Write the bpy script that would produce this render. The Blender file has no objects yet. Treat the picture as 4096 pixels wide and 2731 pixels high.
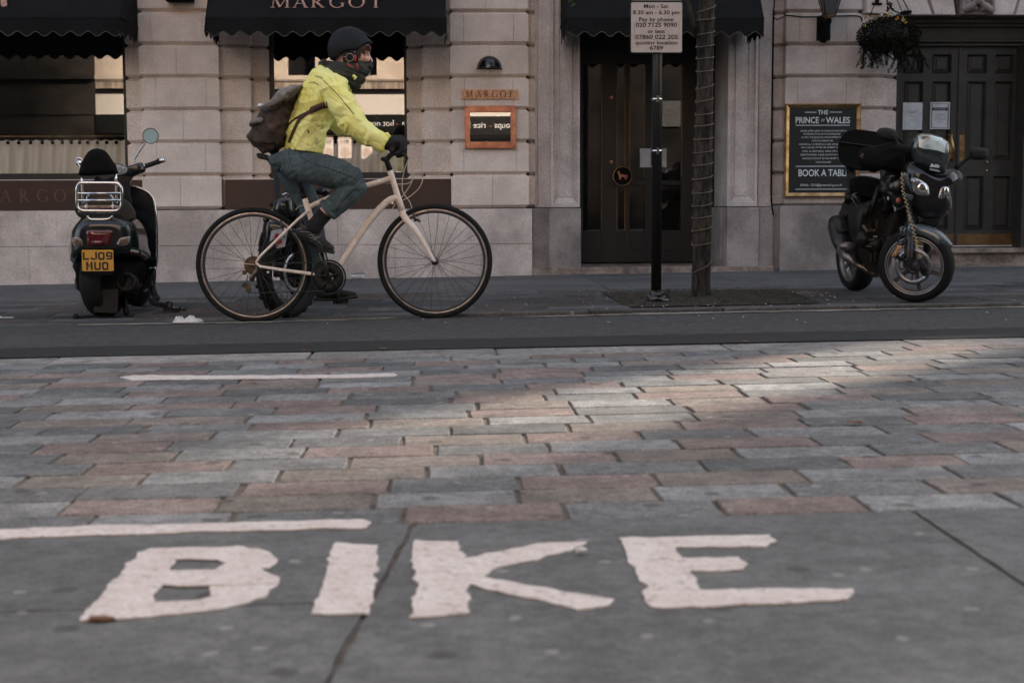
import bpy, bmesh, math, random
from mathutils import Vector, Matrix, noise
R = math.radians
random.seed(11)
scene = bpy.context.scene
col = scene.collection
# ------------------------------------------------------------------ camera
HC = 0.706; FPX = 6000.0; YAW = R(2.6); PIT = math.atan(565.5/6000.0); ROLL = R(0.25)
fw = Vector((math.sin(YAW)*math.cos(PIT), math.cos(YAW)*math.cos(PIT), -math.sin(PIT)))
rt0 = Vector((math.cos(YAW), -math.sin(YAW), 0)); up0 = rt0.cross(fw)
rt = rt0*math.cos(ROLL) - up0*math.sin(ROLL); up = up0*math.cos(ROLL) + rt0*math.sin(ROLL)
cam_d = bpy.data.cameras.new("camera"); cam = bpy.data.objects.new("camera", cam_d); col.objects.link(cam)
M = Matrix((rt, up, -fw)).transposed().to_4x4(); M.translation = Vector((0, 0, HC)); cam.matrix_world = M
cam_d.sensor_width = 36; cam_d.lens = 36*FPX/4096.0; cam_d.clip_start = 0.05; cam_d.clip_end = 500
cam_d.dof.use_dof = True; cam_d.dof.focus_distance = 9.9; cam_d.dof.aperture_fstop = 5.0
scene.camera = cam
# ------------------------------------------------------------------ light
SUN_EL = R(26.0); SUN_AZ = R(45.0)         # azimuth measured from +Y towards +X: the low sun stands behind the restaurant, to the right
w = bpy.data.worlds.new("World"); scene.world = w; w.use_nodes = True
nt = w.node_tree; bgn = nt.nodes['Background']
sky = nt.nodes.new('ShaderNodeTexSky'); sky.sky_type = 'NISHITA'; sky.sun_disc = False
sky.sun_elevation = SUN_EL; sky.sun_rotation = SUN_AZ; sky.dust_density = 3.0; sky.air_density = 1.0; sky.ozone_density = 0.6
hs = nt.nodes.new('ShaderNodeHueSaturation'); hs.inputs['Saturation'].default_value = 0.55
nt.links.new(sky.outputs[0], hs.inputs['Color']); nt.links.new(hs.outputs[0], bgn.inputs[0]); bgn.inputs[1].default_value = 0.09
sl = bpy.data.lights.new("sun", 'SUN'); sl.energy = 5.0; sl.angle = R(3.4); sl.color = (1.0, 0.84, 0.68)
so = bpy.data.objects.new("sun", sl); col.objects.link(so)
sdir = Vector((math.sin(SUN_AZ)*math.cos(SUN_EL), math.cos(SUN_AZ)*math.cos(SUN_EL), math.sin(SUN_EL)))
so.rotation_euler = sdir.to_track_quat('Z', 'Y').to_euler(); so.location = (0, 0, 20)
scene.view_settings.view_transform = 'Standard'; scene.view_settings.look = 'None'
scene.view_settings.gamma = 1.0; scene.view_settings.exposure = 2.25
# ------------------------------------------------------------------ pixel <-> world (photo pixels, 4096 wide)
def ray(u, v):
    return fw + rt*((u-2048.0)/FPX) - up*((v-1365.5)/FPX)
def S(u, v, Y):
    d = ray(u, v); return Vector((0, 0, HC)) + d*(Y/d.y)
def prof(y):
    pts = [(-60, 0), (8.9, 0), (10.1, -.03), (12.1, -.03), (14.6, -.036), (60, -.036)]
    for (a, za), (b, zb) in zip(pts, pts[1:]):
        if y <= b: return za + (zb-za)*(y-a)/(b-a)
    return -.036
def gz(x, y): return .012*x + prof(y)
def G(u, v, dz=0.0):
    Y = 6.0; d = ray(u, v); p = None
    if d.z > -1e-3: return None
    t = HC/-d.z
    for i in range(30):
        p = Vector((0, 0, HC)) + d*t
        t -= (p.z - gz(p.x, p.y) - dz)/d.z*0.8
    return Vector((0, 0, HC)) + d*t
def zm(x0, y0, k): return lambda x, y: (x0 + x/k, y0 + y/k)
def T(i, j, x, y): return (1024*i + x/2.2965, 683*j + y/2.2965)
z1 = zm(960, 90, 2.851); z3 = zm(1000, 540, 3.2667); z5 = zm(950, 760, 2.958); zh = zm(1260, 90, 5.808)
zA = zm(240, 500, 3.9208); zB = zm(240, 880, 3.824); zC = zm(3300, 480, 3.618); zD = zm(3300, 830, 3.618)
def t5(x, y): return T(1, 1, x, y)
# ------------------------------------------------------------------ materials
MAT = {}
def new_mat(name):
    m = bpy.data.materials.new(name); m.use_nodes = True; MAT[name] = m
    return m, m.node_tree, m.node_tree.nodes['Principled BSDF']
def mat(name, c, rough=.6, metal=0., var=0., vscale=8., bump=0., bscale=60., coat=0., spec=.5, c2=None, detail=4., stretch=None, speck=0., trans=0.):
    m, nt, b = new_mat(name)
    b.inputs['Base Color'].default_value = (*c, 1); b.inputs['Roughness'].default_value = rough
    b.inputs['Metallic'].default_value = metal; b.inputs['Coat Weight'].default_value = coat
    b.inputs['Specular IOR Level'].default_value = spec; b.inputs['Coat Roughness'].default_value = .06
    L = nt.links.new
    tc = nt.nodes.new('ShaderNodeNewGeometry'); src = tc.outputs['Position']
    if stretch:
        mp = nt.nodes.new('ShaderNodeMapping'); mp.inputs['Scale'].default_value = stretch
        L(src, mp.inputs['Vector']); src = mp.outputs['Vector']
    if var > 0 or c2:
        n = nt.nodes.new('ShaderNodeTexNoise'); n.inputs['Scale'].default_value = vscale; n.inputs['Detail'].default_value = detail
        n.inputs['Roughness'].default_value = .65
        L(src, n.inputs['Vector'])
        rp = nt.nodes.new('ShaderNodeValToRGB'); rp.color_ramp.elements[0].position = .39; rp.color_ramp.elements[1].position = .61
        a = c2 if c2 else tuple(x*(1-var) for x in c); bb = c if c2 else tuple(min(1, x*(1+var)) for x in c)
        rp.color_ramp.elements[0].color = (*a, 1); rp.color_ramp.elements[1].color = (*bb, 1)
        L(n.outputs['Fac'], rp.inputs['Fac']); out = rp.outputs['Color']
        if speck > 0:
            n2 = nt.nodes.new('ShaderNodeTexNoise'); n2.inputs['Scale'].default_value = 110; n2.inputs['Detail'].default_value = 2
            L(tc.outputs['Position'], n2.inputs['Vector'])
            r2 = nt.nodes.new('ShaderNodeValToRGB'); r2.color_ramp.elements[0].position = .3; r2.color_ramp.elements[1].position = .7
            r2.color_ramp.elements[0].color = (1-speck, 1-speck, 1-speck, 1); r2.color_ramp.elements[1].color = (1+speck*.6,)*3+(1,)
            mx = nt.nodes.new('ShaderNodeMixRGB'); mx.blend_type = 'MULTIPLY'; mx.inputs[0].default_value = 1
            L(n2.outputs['Fac'], r2.inputs['Fac']); L(out, mx.inputs[1]); L(r2.outputs['Color'], mx.inputs[2]); out = mx.outputs[0]
        L(out, b.inputs['Base Color'])
    if bump > 0:
        n = nt.nodes.new('ShaderNodeTexNoise'); n.inputs['Scale'].default_value = bscale; n.inputs['Detail'].default_value = 5
        L(src, n.inputs['Vector'])
        bp = nt.nodes.new('ShaderNodeBump'); bp.inputs['Strength'].default_value = min(1, bump); bp.inputs['Distance'].default_value = .004*max(1, bump)
        L(n.outputs['Fac'], bp.inputs['Height']); L(bp.outputs['Normal'], b.inputs['Normal'])
    return m
def glass_mat(name, refl=.14, tint=(1, 1, 1), rough=0.0, blend=None):
    m = bpy.data.materials.new(name); m.use_nodes = True; nt = m.node_tree; nt.nodes.remove(nt.nodes['Principled BSDF'])
    tr = nt.nodes.new('ShaderNodeBsdfTransparent'); tr.inputs[0].default_value = (*tint, 1)
    gl = nt.nodes.new('ShaderNodeBsdfGlossy'); gl.inputs['Roughness'].default_value = rough; gl.inputs[0].default_value = (1, 1, 1, 1)
    fr = nt.nodes.new('ShaderNodeLayerWeight'); fr.inputs[0].default_value = .35
    mr = nt.nodes.new('ShaderNodeMapRange'); mr.inputs[3].default_value = refl; mr.inputs[4].default_value = 1.0
    nt.links.new(fr.outputs['Facing'], mr.inputs[0])
    pw = nt.nodes.new('ShaderNodeMath'); pw.operation = 'POWER'; pw.inputs[1].default_value = 4
    nt.links.new(fr.outputs['Facing'], pw.inputs[0]); nt.links.new(pw.outputs[0], mr.inputs[0])
    mx = nt.nodes.new('ShaderNodeMixShader'); nt.links.new(mr.outputs[0], mx.inputs[0])
    nt.links.new(tr.outputs[0], mx.inputs[1]); nt.links.new(gl.outputs[0], mx.inputs[2])
    nt.links.new(mx.outputs[0], nt.nodes['Material Output'].inputs['Surface']); MAT[name] = m
    return m
# ------------------------------------------------------------------ mesh builder
ORG = {}
class MB:
    def __init__(s): s.v = []; s.f = []; s.m = []; s.sm = []; s.cm = 0; s.cs = False; s.col = []; s.cc = (1, 1, 1)
    def add(s, vs, fs, smooth=None):
        o = len(s.v); s.v += [Vector(p) for p in vs]
        for f in fs:
            s.f.append([i+o for i in f]); s.m.append(s.cm); s.sm.append(s.cs if smooth is None else smooth); s.col.append(s.cc)
        return s
    def box(s, a, b):
        x0, y0, z0 = a; x1, y1, z1 = b
        return s.add([(x0,y0,z0),(x1,y0,z0),(x1,y1,z0),(x0,y1,z0),(x0,y0,z1),(x1,y0,z1),(x1,y1,z1),(x0,y1,z1)],
              [(0,3,2,1),(4,5,6,7),(0,1,5,4),(1,2,6,5),(2,3,7,6),(3,0,4,7)], False)
    def obox(s, c, ax, ay, az):
        c = Vector(c); ax, ay, az = Vector(ax), Vector(ay), Vector(az); vs = []
        for k in (-1, 1):
            for (i, j) in ((-1,-1),(1,-1),(1,1),(-1,1)): vs.append(c+ax*i+ay*j+az*k)
        return s.add(vs, [(0,3,2,1),(4,5,6,7),(0,1,5,4),(1,2,6,5),(2,3,7,6),(3,0,4,7)], False)
    def rings(s, rs, cap=True, closed=True, smooth=True, loop=False):
        n = len(rs[0]); vs = [p for r in rs for p in r]; fs = []
        m = len(rs); rng = range(m) if loop else range(m-1)
        for i in rng:
            a = i*n; b = ((i+1) % m)*n
            for j in range(n if closed else n-1):
                k = (j+1) % n; fs.append((a+j, a+k, b+k, b+j))
        s.add(vs, fs, smooth)
        if cap and not loop:
            o = len(s.v)-len(vs)
            for idx, fl in ((0, True), (m-1, False)):
                c = [o+idx*n+j for j in range(n)]
                s.f.append(c[::-1] if fl else c); s.m.append(s.cm); s.sm.append(False); s.col.append(s.cc)
        return s
    def islands(s, name, mt, parent=None, **k):      # one object per separate piece
        par = list(range(len(s.v)))
        def find(a):
            while par[a] != a: par[a] = par[par[a]]; a = par[a]
            return a
        for f in s.f:
            for i in f[1:]: par[find(i)] = find(f[0])
        gr = {}
        for f, sm_ in zip(s.f, s.sm): gr.setdefault(find(f[0]), []).append((f, sm_))
        out = []
        for fs in gr.values():
            q = MB(); mp = {}
            for f, sm_ in fs:
                for i in f:
                    if i not in mp: mp[i] = len(q.v); q.v.append(s.v[i])
                q.f.append([mp[i] for i in f]); q.sm.append(sm_); q.m.append(0); q.col.append((1, 1, 1))
            out.append(q.build(name, mt, parent, **k))
        return out
    def tube(s, pts, r, n=10, cap=True, flat=None, closed=False):
        pts = [Vector(p) for p in pts]; m = len(pts)
        rr = r if isinstance(r, (list, tuple)) else [r]*m; rs = []; pn = None
        for i, p in enumerate(pts):
            a = pts[(i-1) % m] if (i > 0 or closed) else p; b = pts[(i+1) % m] if (i < m-1 or closed) else p
            t = (b-a).normalized()
            if pn is None:
                h = Vector((0, 1, 0)) if abs(t.y) < .9 else Vector((0, 0, 1)); n1 = (h - t*h.dot(t)).normalized()
            else:
                n1 = (pn - t*pn.dot(t)).normalized()
            pn = n1; n2 = t.cross(n1); fl = 1.0 if flat is None else (flat[i] if isinstance(flat, (list, tuple)) else flat)
            rs.append([p + n1*(rr[i]*fl*math.cos(2*math.pi*j/n)) + n2*(rr[i]*math.sin(2*math.pi*j/n)) for j in range(n)])
        return s.rings(rs, cap=cap and not closed, loop=closed)
    def prism(s, poly, y0, y1, smooth=False):      # poly: (x,z) list, extruded along Y
        n = len(poly); vs = [(x, y0, z) for x, z in poly] + [(x, y1, z) for x, z in poly]
        fs = [tuple(range(n)), tuple(range(2*n-1, n-1, -1))]
        for i in range(n):
            j = (i+1) % n; fs.append((i, i+n, j+n, j))
        return s.add(vs, fs, smooth)
    def sphere(s, c, r, nu=16, nv=10):
        c = Vector(c); r = (r, r, r) if not isinstance(r, (tuple, list)) else r; rs = []
        for i in range(1, nv):
            th = math.pi*i/nv
            rs.append([c+Vector((r[0]*math.sin(th)*math.cos(2*math.pi*j/nu), r[1]*math.sin(th)*math.sin(2*math.pi*j/nu), r[2]*math.cos(th))) for j in range(nu)])
        return s.rings(rs, cap=True)
    def lathe(s, c, axis, prof_, n=32, loop=False, cap=False):   # prof_: (radius, along)
        c = Vector(c); axis = Vector(axis).normalized(); h = Vector((0, 0, 1)) if abs(axis.z) < .9 else Vector((1, 0, 0))
        e1 = (h-axis*h.dot(axis)).normalized(); e2 = axis.cross(e1); rs = []
        for r, a in prof_:
            rs.append([c+axis*a+e1*(r*math.cos(2*math.pi*j/n))+e2*(r*math.sin(2*math.pi*j/n)) for j in range(n)])
        return s.rings(rs, cap=cap, loop=loop)
    def build(s, name, mt, parent=None, bevel=0., subsurf=0, colattr=False):
        me = bpy.data.meshes.new(name)
        if parent is not None: org = ORG[parent.name]
        elif s.v:
            xs = [p.x for p in s.v]; ys = [p.y for p in s.v]; zs = [p.z for p in s.v]
            org = Vector(((min(xs)+max(xs))/2, (min(ys)+max(ys))/2, min(zs)))
        me.from_pydata([tuple(p-org) for p in s.v], [], s.f); me.update()
        me.polygons.foreach_set('use_smooth', s.sm)
        if colattr:
            ca = me.color_attributes.new('tint', 'FLOAT_COLOR', 'CORNER')
            for p, c in zip(me.polygons, s.col):
                for li in p.loop_indices: ca.data[li].color = (*c, 1)
        ms = mt if isinstance(mt, (list, tuple)) else [mt]
        for x in ms: me.materials.append(MAT[x] if isinstance(x, str) else x)
        if len(ms) > 1: me.polygons.foreach_set('material_index', s.m)
        bm = bmesh.new(); bm.from_mesh(me); bmesh.ops.recalc_face_normals(bm, faces=bm.faces); bm.to_mesh(me); bm.free()
        o = bpy.data.objects.new(name, me); col.objects.link(o); ORG[o.name] = org
        if parent is not None: o.parent = parent
        else: o.location = org
        if bevel > 0:
            md = o.modifiers.new('bevel', 'BEVEL'); md.width = bevel; md.segments = 2; md.limit_method = 'ANGLE'; md.angle_limit = R(40)
        if subsurf:
            md = o.modifiers.new('sub', 'SUBSURF'); md.levels = subsurf; md.render_levels = subsurf
        return o
def thing(name, loc, label, cat, group=None):
    o = bpy.data.objects.new(name, None); col.objects.link(o); o.location = loc; ORG[o.name] = Vector(loc); o.empty_display_size = .1
    o['label'] = label; o['category'] = cat
    if group: o['group'] = group
    return o
def tag(o, label=None, cat=None, group=None, kind=None):
    if label: o['label'] = label
    if cat: o['category'] = cat
    if group: o['group'] = group
    if kind: o['kind'] = kind
    return o
def smooth_poly(P, n=6, closed=True):
    out = []; m = len(P)
    rg = range(m) if closed else range(m-1)
    for i in rg:
        g = lambda k: Vector(P[k % m]) if closed else Vector(P[max(0, min(m-1, k))])
        p0, p1, p2, p3 = g(i-1), g(i), g(i+1), g(i+2)
        for j in range(n):
            t = j/n
            out.append(.5*((2*p1)+(p2-p0)*t+(2*p0-5*p1+4*p2-p3)*t*t+(3*p1-p0-3*p2+p3)*t**3))
    if not closed: out.append(Vector(P[-1]))
    return out
def puff(mb, P, Y, front, back, n=4, k=5, smooth=True, power=1.0, zf=None):   # rounded solid from an outline given as (u,v) pixels at distance Y
    pts = smooth_poly([Vector((a, b)) for a, b in P], n) if smooth else [Vector((a, b)) for a, b in P]
    W = [S(p.x, p.y, Y) for p in pts]; c = sum(W, Vector())/len(W); rs = []
    steps = [(-math.pi/2*(1-i/k)) for i in range(0, k+1)] + [math.pi/2*i/k for i in range(1, k+1)]
    for t in steps:
        sc = max(.04, math.cos(t))**power; yo = math.sin(t)*(front if t < 0 else back)
        rs.append([c+(p-c)*sc+Vector((0, yo, 0)) for p in W])
    return mb.rings(rs, cap=True)
def plate(mb, P, Y, th, dy=0.):       # flat plate from pixel outline at distance Y
    W = [S(a, b, Y) for a, b in P]; n = len(W)
    vs = W+[p+Vector((0, th, dy)) for p in W]
    fs = [tuple(range(n)), tuple(range(2*n-1, n-1, -1))]+[(i, i+n, (i+1) % n+n, (i+1) % n) for i in range(n)]
    return mb.add(vs, fs, False)
def text_into(mb, body, size, origin, ex, ey, align='LEFT', depth=.002, spacing=1.0, shear=0., offset=0., width=None, bold=0.):
    cu = bpy.data.curves.new('t', 'FONT'); cu.body = body; cu.size = size; cu.align_x = align; cu.space_character = spacing
    cu.shear = shear; cu.offset = bold; cu.resolution_u = 3
    o = bpy.data.objects.new('t', cu); col.objects.link(o)
    dg = bpy.context.evaluated_depsgraph_get(); me = bpy.data.meshes.new_from_object(o.evaluated_get(dg))
    ex, ey, og = Vector(ex).normalized(), Vector(ey).normalized(), Vector(origin); en = ex.cross(ey)
    vs = [v.co.copy() for v in me.vertices]
    if width and vs:
        xs = [v.x for v in vs]; k = width/(max(xs)-min(xs)); mid = (max(xs)+min(xs))/2 if align == 'CENTER' else min(xs)
        for v in vs: v.x = (v.x-mid)*k + (0 if align == 'CENTER' else 0)
    W = [og+ex*v.x+ey*v.y+en*depth for v in vs]
    mb.add(W, [tuple(p.vertices) for p in me.polygons], False)
    bpy.data.objects.remove(o); bpy.data.curves.remove(cu); bpy.data.meshes.remove(me)
    return mb
# ================================================================== colours
mat('stone', (.86, .75, .68), .85, var=.16, vscale=2.6, c2=(.70, .60, .535), bump=.9, bscale=45, speck=.28, detail=9)
mat('stone_grey', (.64, .57, .54), .85, c2=(.45, .395, .375), vscale=2.8, bump=.8, bscale=45, speck=.3, detail=9)
mat('plinth', (.80, .705, .655), .88, c2=(.46, .395, .365), vscale=1.6, bump=1., bscale=30, speck=.3, detail=9, stretch=(1, 1, .8))
mat('plinth_grey', (.38, .335, .32), .88, c2=(.19, .165, .155), vscale=1.6, bump=.8, bscale=30, speck=.25, detail=8)
mat('carved_stone', (.30, .262, .25), .85, c2=(.16, .14, .13), vscale=5, bump=.6, bscale=40)
mat('dark_joint', (.035, .03, .028), .9)
mat('marble', (.058, .032, .026), .35, c2=(.042, .024, .020), vscale=3, spec=.4)
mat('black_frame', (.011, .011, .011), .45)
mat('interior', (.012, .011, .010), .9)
mat('awning', (.0125, .0127, .0135), .9, spec=.1, c2=(.010, .0102, .011), vscale=4, bump=.3, bscale=300)
mat('piping', (.10, .085, .065), .7)
mat('copper_letter', (.62, .36, .26), .5, metal=.6, c2=(.35, .2, .15), vscale=20)
mat('dull_letter', (.13, .075, .05), .6, metal=.2)
mat('curtain', (.80, .72, .61), .9, bump=.2, bscale=200)
mat('brass', (.60, .38, .18), .32, metal=1., c2=(.30, .17, .07), vscale=9, bump=.3, bscale=25)
mat('brass_dull', (.20, .115, .045), .5, metal=.6, c2=(.12, .065, .028), vscale=7)
mat('copper', (.58, .27, .18), .36, metal=.9, c2=(.36, .16, .11), vscale=9, bump=.15, bscale=30)
mat('copper_plate', (.72, .42, .26), .5, metal=.6, c2=(.42, .22, .13), vscale=38, detail=6, bump=.9, bscale=90)
mat('copper_groove', (.05, .022, .014), .7, metal=.3)
mat('chrome', (.75, .75, .75), .12, metal=1.)
mat('black_gloss', (.010, .010, .011), .22, coat=.5)
mat('black_matte', (.0062, .0062, .0062), .8, spec=.12)
mat('door_paint', (.034, .031, .027), .55, c2=(.024, .022, .019), vscale=6, bump=.4, bscale=30)
mat('step_stone', (.34, .27, .225), .8, c2=(.13, .10, .085), vscale=7, detail=8, bump=.6, bscale=40, speck=.3)
mat('paper', (.52, .55, .60), .5, c2=(.42, .45, .50), vscale=9, bump=.6, bscale=14)
mat('ink', (.03, .03, .035), .7)
mat('chalk', (.62, .68, .70), .8)
mat('chalk_dim', (.30, .34, .36), .8)
mat('board', (.011, .011, .011), .7)
glass_mat('window_glass', .115); glass_mat('menu_glass', .24)
YW = 14.6
fx = lambda u, Y=YW, v=500: S(u, v, Y).x
fz = lambda v, Y=YW, u=1700: S(u, v, Y).z
JV = [47-130.4*k for k in range(8, 0, -1)] + [47, 178.5, 308.8, 438.5, 568, 699, 833]
JZ = [fz(v) for v in JV]
def course(mb, x0, x1, y0, y1, z0, z1, c=.03, splits=(), gap=.003, cl=True, cr=True):
    xs = [x0]+sorted(splits)+[x1]
    for i in range(len(xs)-1):
        a = xs[i]+(gap/2 if i else 0); b = xs[i+1]-(gap/2 if i < len(xs)-2 else 0)
        il = c if (i == 0 and cl) else 0; ir = c if (i == len(xs)-2 and cr) else 0
        rs = []
        for (z, k, e) in ((z0, 1, 1.7), (z0+c, 0, 0), (z1-c*.8, 0, 0), (z1, 1, 1.3)):
            rs.append([(a+il*k, y0+c*e, z), (b-ir*k, y0+c*e, z), (b-ir*k, y1, z), (a+il*k, y1, z)])
        mb.rings(rs, cap=True, smooth=False)
def column(mb, u0, u1, Yf, Yb, j0=0, j1=None, base=None, c=.03, split=True, seed=1, cl=True, cr=True, zlist=None):
    rg = random.Random(seed); Z = zlist or JZ; x0, x1 = fx(u0, Yf), fx(u1, Yf)
    for i in range(len(Z)-1):
        zt, zb = Z[i], Z[i+1]; sp = []
        if split:
            wd = x1-x0
            sp = [x0+wd*rg.uniform(.44, .56)] if i % 2 else [x0+wd*rg.uniform(.15, .2), x0+wd*rg.uniform(.8, .84)]
        course(mb, x0, x1, Yf, Yb, zb, zt, c, sp, cl=cl, cr=cr)
    return mb
def glyph(mb, ch, x, y, h, org, ex, ey, dp=0):          # serif capitals on a unit-high grid
    en = Vector(ex).cross(Vector(ey))
    def P(poly): mb.add([Vector(org)+Vector(ex)*(x+a*h)+Vector(ey)*(y+b*h)+en*dp for a, b in poly], [tuple(range(len(poly)))], False)
    def st(a, b, w):
        a, b = Vector(a), Vector(b); d = (b-a).normalized(); n = Vector((-d.y, d.x))*w/2
        P([a-n, b-n, b+n, a+n])
    def arc(cx, cy, rx, ry, t0, t1, w0, w1, n=18):
        pts = []
        for i in range(n+1):
            t = R(t0+(t1-t0)*i/n); th = w0+(w1-w0)*abs(math.cos(t)); pts.append((Vector((cx+rx*math.cos(t), cy+ry*math.sin(t))), Vector((cx+(rx-th)*math.cos(t), cy+(ry-w0*1.1)*math.sin(t)))))
        for a, b in zip(pts, pts[1:]): P([a[0], b[0], b[1], a[1]])
    def serif(cx, cy, w=.26, up=True):
        P([(cx-w/2, cy), (cx+w/2, cy), (cx+w/2, cy+.03), (cx+.05, cy+.06), (cx-.05, cy+.06), (cx-w/2, cy+.03)] if up else
          [(cx-w/2, cy), (cx-.05, cy-.06), (cx+.05, cy-.06), (cx+w/2, cy), (cx+w/2, cy-.03+.03), (cx-w/2, cy)][::-1])
    K, N = .13, .055
    if ch == 'M':
        st((.16, .02), (.2, 1), N); st((.2, 1), (.58, .04), K); st((.58, .04), (.95, 1), N); st((1.0, .02), (.96, 1), K)
        serif(.16, 0); serif(1.0, 0, .3); P([(.02, 1), (.26, 1), (.22, .94), (.1, .96)]); P([(.9, 1), (1.14, 1), (1.08, .96), (.95, .94)]); return 1.2
    if ch == 'A':
        st((.12, .03), (.43, 1), N); st((.43, 1), (.76, .03), K); st((.22, .36), (.62, .36), N); serif(.12, 0, .24); serif(.78, 0, .28); return .92
    if ch == 'R':
        st((.2, .03), (.2, .97), K); serif(.2, 0, .3); P([(.06, 1), (.26, 1), (.26, .94), (.14, .96)]); arc(.26, .74, .36, .26, -90, 90, N, K)
        P([(.2, 1), (.28, 1), (.28, .955), (.2, .955)]); st((.34, .5), (.74, .04), K); P([(.62, 0), (.86, 0), (.86, .03), (.7, .07)]); return .84
    if ch == 'G':
        arc(.52, .5, .46, .52, 48, 318, N, K); st((.84, .08), (.84, .42), K); P([(.68, .42), (.98, .42), (.98, .39), (.68, .39)]); P([(.84, .92), (.87, .92), (.87, .7), (.84, .78)]); return 1.02
    if ch == 'O':
        arc(.52, .5, .48, .52, 0, 360, N, K, 32); return 1.06
    if ch == 'T':
        st((.42, .03), (.42, .98), K); serif(.42, 0, .3); P([(.04, 1), (.8, 1), (.8, .955), (.04, .955)]); P([(.04, 1), (.07, 1), (.06, .8), (.02, .8)]); P([(.77, 1), (.8, 1), (.82, .8), (.78, .8)]); return .84
    return .5
DOG = [(0, .62), (.06, .72), (.14, .78), (.2, .74), (.22, .62), (.3, .5), (.45, .47), (.7, .45), (.8, .42), (.88, .38), (1, .28), (.99, .25), (.88, .3), (.86, .2), (.9, .02), (.84, .0), (.82, .04), (.8, .16), (.76, .02), (.7, .0), (.72, .2), (.6, .24), (.42, .24), (.34, .2), (.34, .02), (.28, 0), (.26, .16), (.22, .02), (.16, .0), (.18, .18), (.14, .34), (.14, .52), (.08, .56)]
def dog(mb, org, ex, ey, w_, dp):
    ex, ey = Vector(ex), Vector(ey); en = ex.cross(ey); f = [Vector(org)+ex*(a*w_)+ey*(b*w_)+en*dp for a, b in DOG]; k = [p-en*(dp*.9) for p in f]; n = len(f)
    mb.add(f+k, [tuple(range(n)), tuple(range(2*n-1, n-1, -1))]+[(i, i+n, (i+1) % n+n, (i+1) % n) for i in range(n)], False)
# ================================================================== ground
def tint_mat(name, rough, bump, bscale, speck, var, joint=False):
    m, nt, b = new_mat(name); L = nt.links.new; b.inputs['Roughness'].default_value = rough; b.inputs['Specular IOR Level'].default_value = .35
    at = nt.nodes.new('ShaderNodeAttribute'); at.attribute_name = 'tint'; gm = nt.nodes.new('ShaderNodeNewGeometry'); prev = at.outputs['Color']
    for sc, lo, hi, p0, p1 in ((130, 1-speck, 1+speck*.5, .3, .7), (7, 1-var, 1+var*.6, .3, .7), (1.6, 1-var*.6, 1+var*.5, .35, .65), (28, 1-var*.8, 1+var*.6, .3, .7)):
        n = nt.nodes.new('ShaderNodeTexNoise'); n.inputs['Scale'].default_value = sc; n.inputs['Detail'].default_value = 4; L(gm.outputs['Position'], n.inputs['Vector'])
        r = nt.nodes.new('ShaderNodeMapRange'); r.inputs[1].default_value = p0+.09; r.inputs[2].default_value = p1-.09; r.inputs[3].default_value = lo; r.inputs[4].default_value = hi
        L(n.outputs['Fac'], r.inputs[0]); mx = nt.nodes.new('ShaderNodeMixRGB'); mx.blend_type = 'MULTIPLY'; mx.inputs[0].default_value = 1
        L(prev, mx.inputs[1]); L(r.outputs[0], mx.inputs[2]); prev = mx.outputs[0]
    # dark trodden gum and pale spots
    for sc, th, cc in ((2.3, .040, (.035, .033, .032)), (3.3, .030, (.30, .30, .29))):
        v = nt.nodes.new('ShaderNodeTexVoronoi'); v.voronoi_dimensions = '2D'; v.inputs['Scale'].default_value = sc; v.inputs['Randomness'].default_value = 1.
        wv = nt.nodes.new('ShaderNodeTexNoise'); wv.inputs['Scale'].default_value = 30; L(gm.outputs['Position'], wv.inputs['Vector'])
        ad = nt.nodes.new('ShaderNodeVectorMath'); ad.operation = 'MULTIPLY_ADD'; L(wv.outputs['Color'], ad.inputs[0]); ad.inputs[1].default_value = (.03, .03, .03); L(gm.outputs['Position'], ad.inputs[2])
        L(ad.outputs[0], v.inputs['Vector'])
        r = nt.nodes.new('ShaderNodeMapRange'); r.inputs[1].default_value = th; r.inputs[2].default_value = th*1.5; r.inputs[3].default_value = .6; r.inputs[4].default_value = 0
        L(v.outputs['Distance'], r.inputs[0]); mx = nt.nodes.new('ShaderNodeMixRGB'); L(r.outputs[0], mx.inputs[0]); L(prev, mx.inputs[1]); mx.inputs[2].default_value = (*cc, 1); prev = mx.outputs[0]
    L(prev, b.inputs['Base Color'])
    n = nt.nodes.new('ShaderNodeTexNoise'); n.inputs['Scale'].default_value = bscale; n.inputs['Detail'].default_value = 6; L(gm.outputs['Position'], n.inputs['Vector'])
    bp = nt.nodes.new('ShaderNodeBump'); bp.inputs['Strength'].default_value = bump; bp.inputs['Distance'].default_value = .006; L(n.outputs['Fac'], bp.inputs['Height']); L(bp.outputs['Normal'], b.inputs['Normal'])
tint_mat('setts', .8, .7, 60, .34, .17); tint_mat('slabs', .72, .5, 40, .2, .14)
mat('mortar', (.15, .128, .113), .95, c2=(.075, .064, .056), vscale=9, bump=1., bscale=60)
mat('asphalt', (.076, .075, .075), .82, c2=(.036, .036, .037), vscale=22, bump=1.2, bscale=90, speck=.7, detail=9)
mat('asphalt_dark', (.016, .017, .018), .8, c2=(.011, .012, .013), vscale=5, bump=.8, bscale=150, speck=.3)
mat('road_paint', (.66, .61, .59), .8, c2=(.58, .515, .485), vscale=12, bump=1.2, bscale=50, speck=.14, detail=10)
pm = MAT['road_paint']; pn = pm.node_tree; pb0 = pn.nodes['Principled BSDF']; lk = pb0.inputs['Base Color'].links[0].from_socket
wn = pn.nodes.new('ShaderNodeTexNoise'); wn.inputs['Scale'].default_value = 38; wn.inputs['Detail'].default_value = 9; wn.inputs['Roughness'].default_value = .72; wg = pn.nodes.new('ShaderNodeNewGeometry'); pn.links.new(wg.outputs['Position'], wn.inputs['Vector'])
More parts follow.
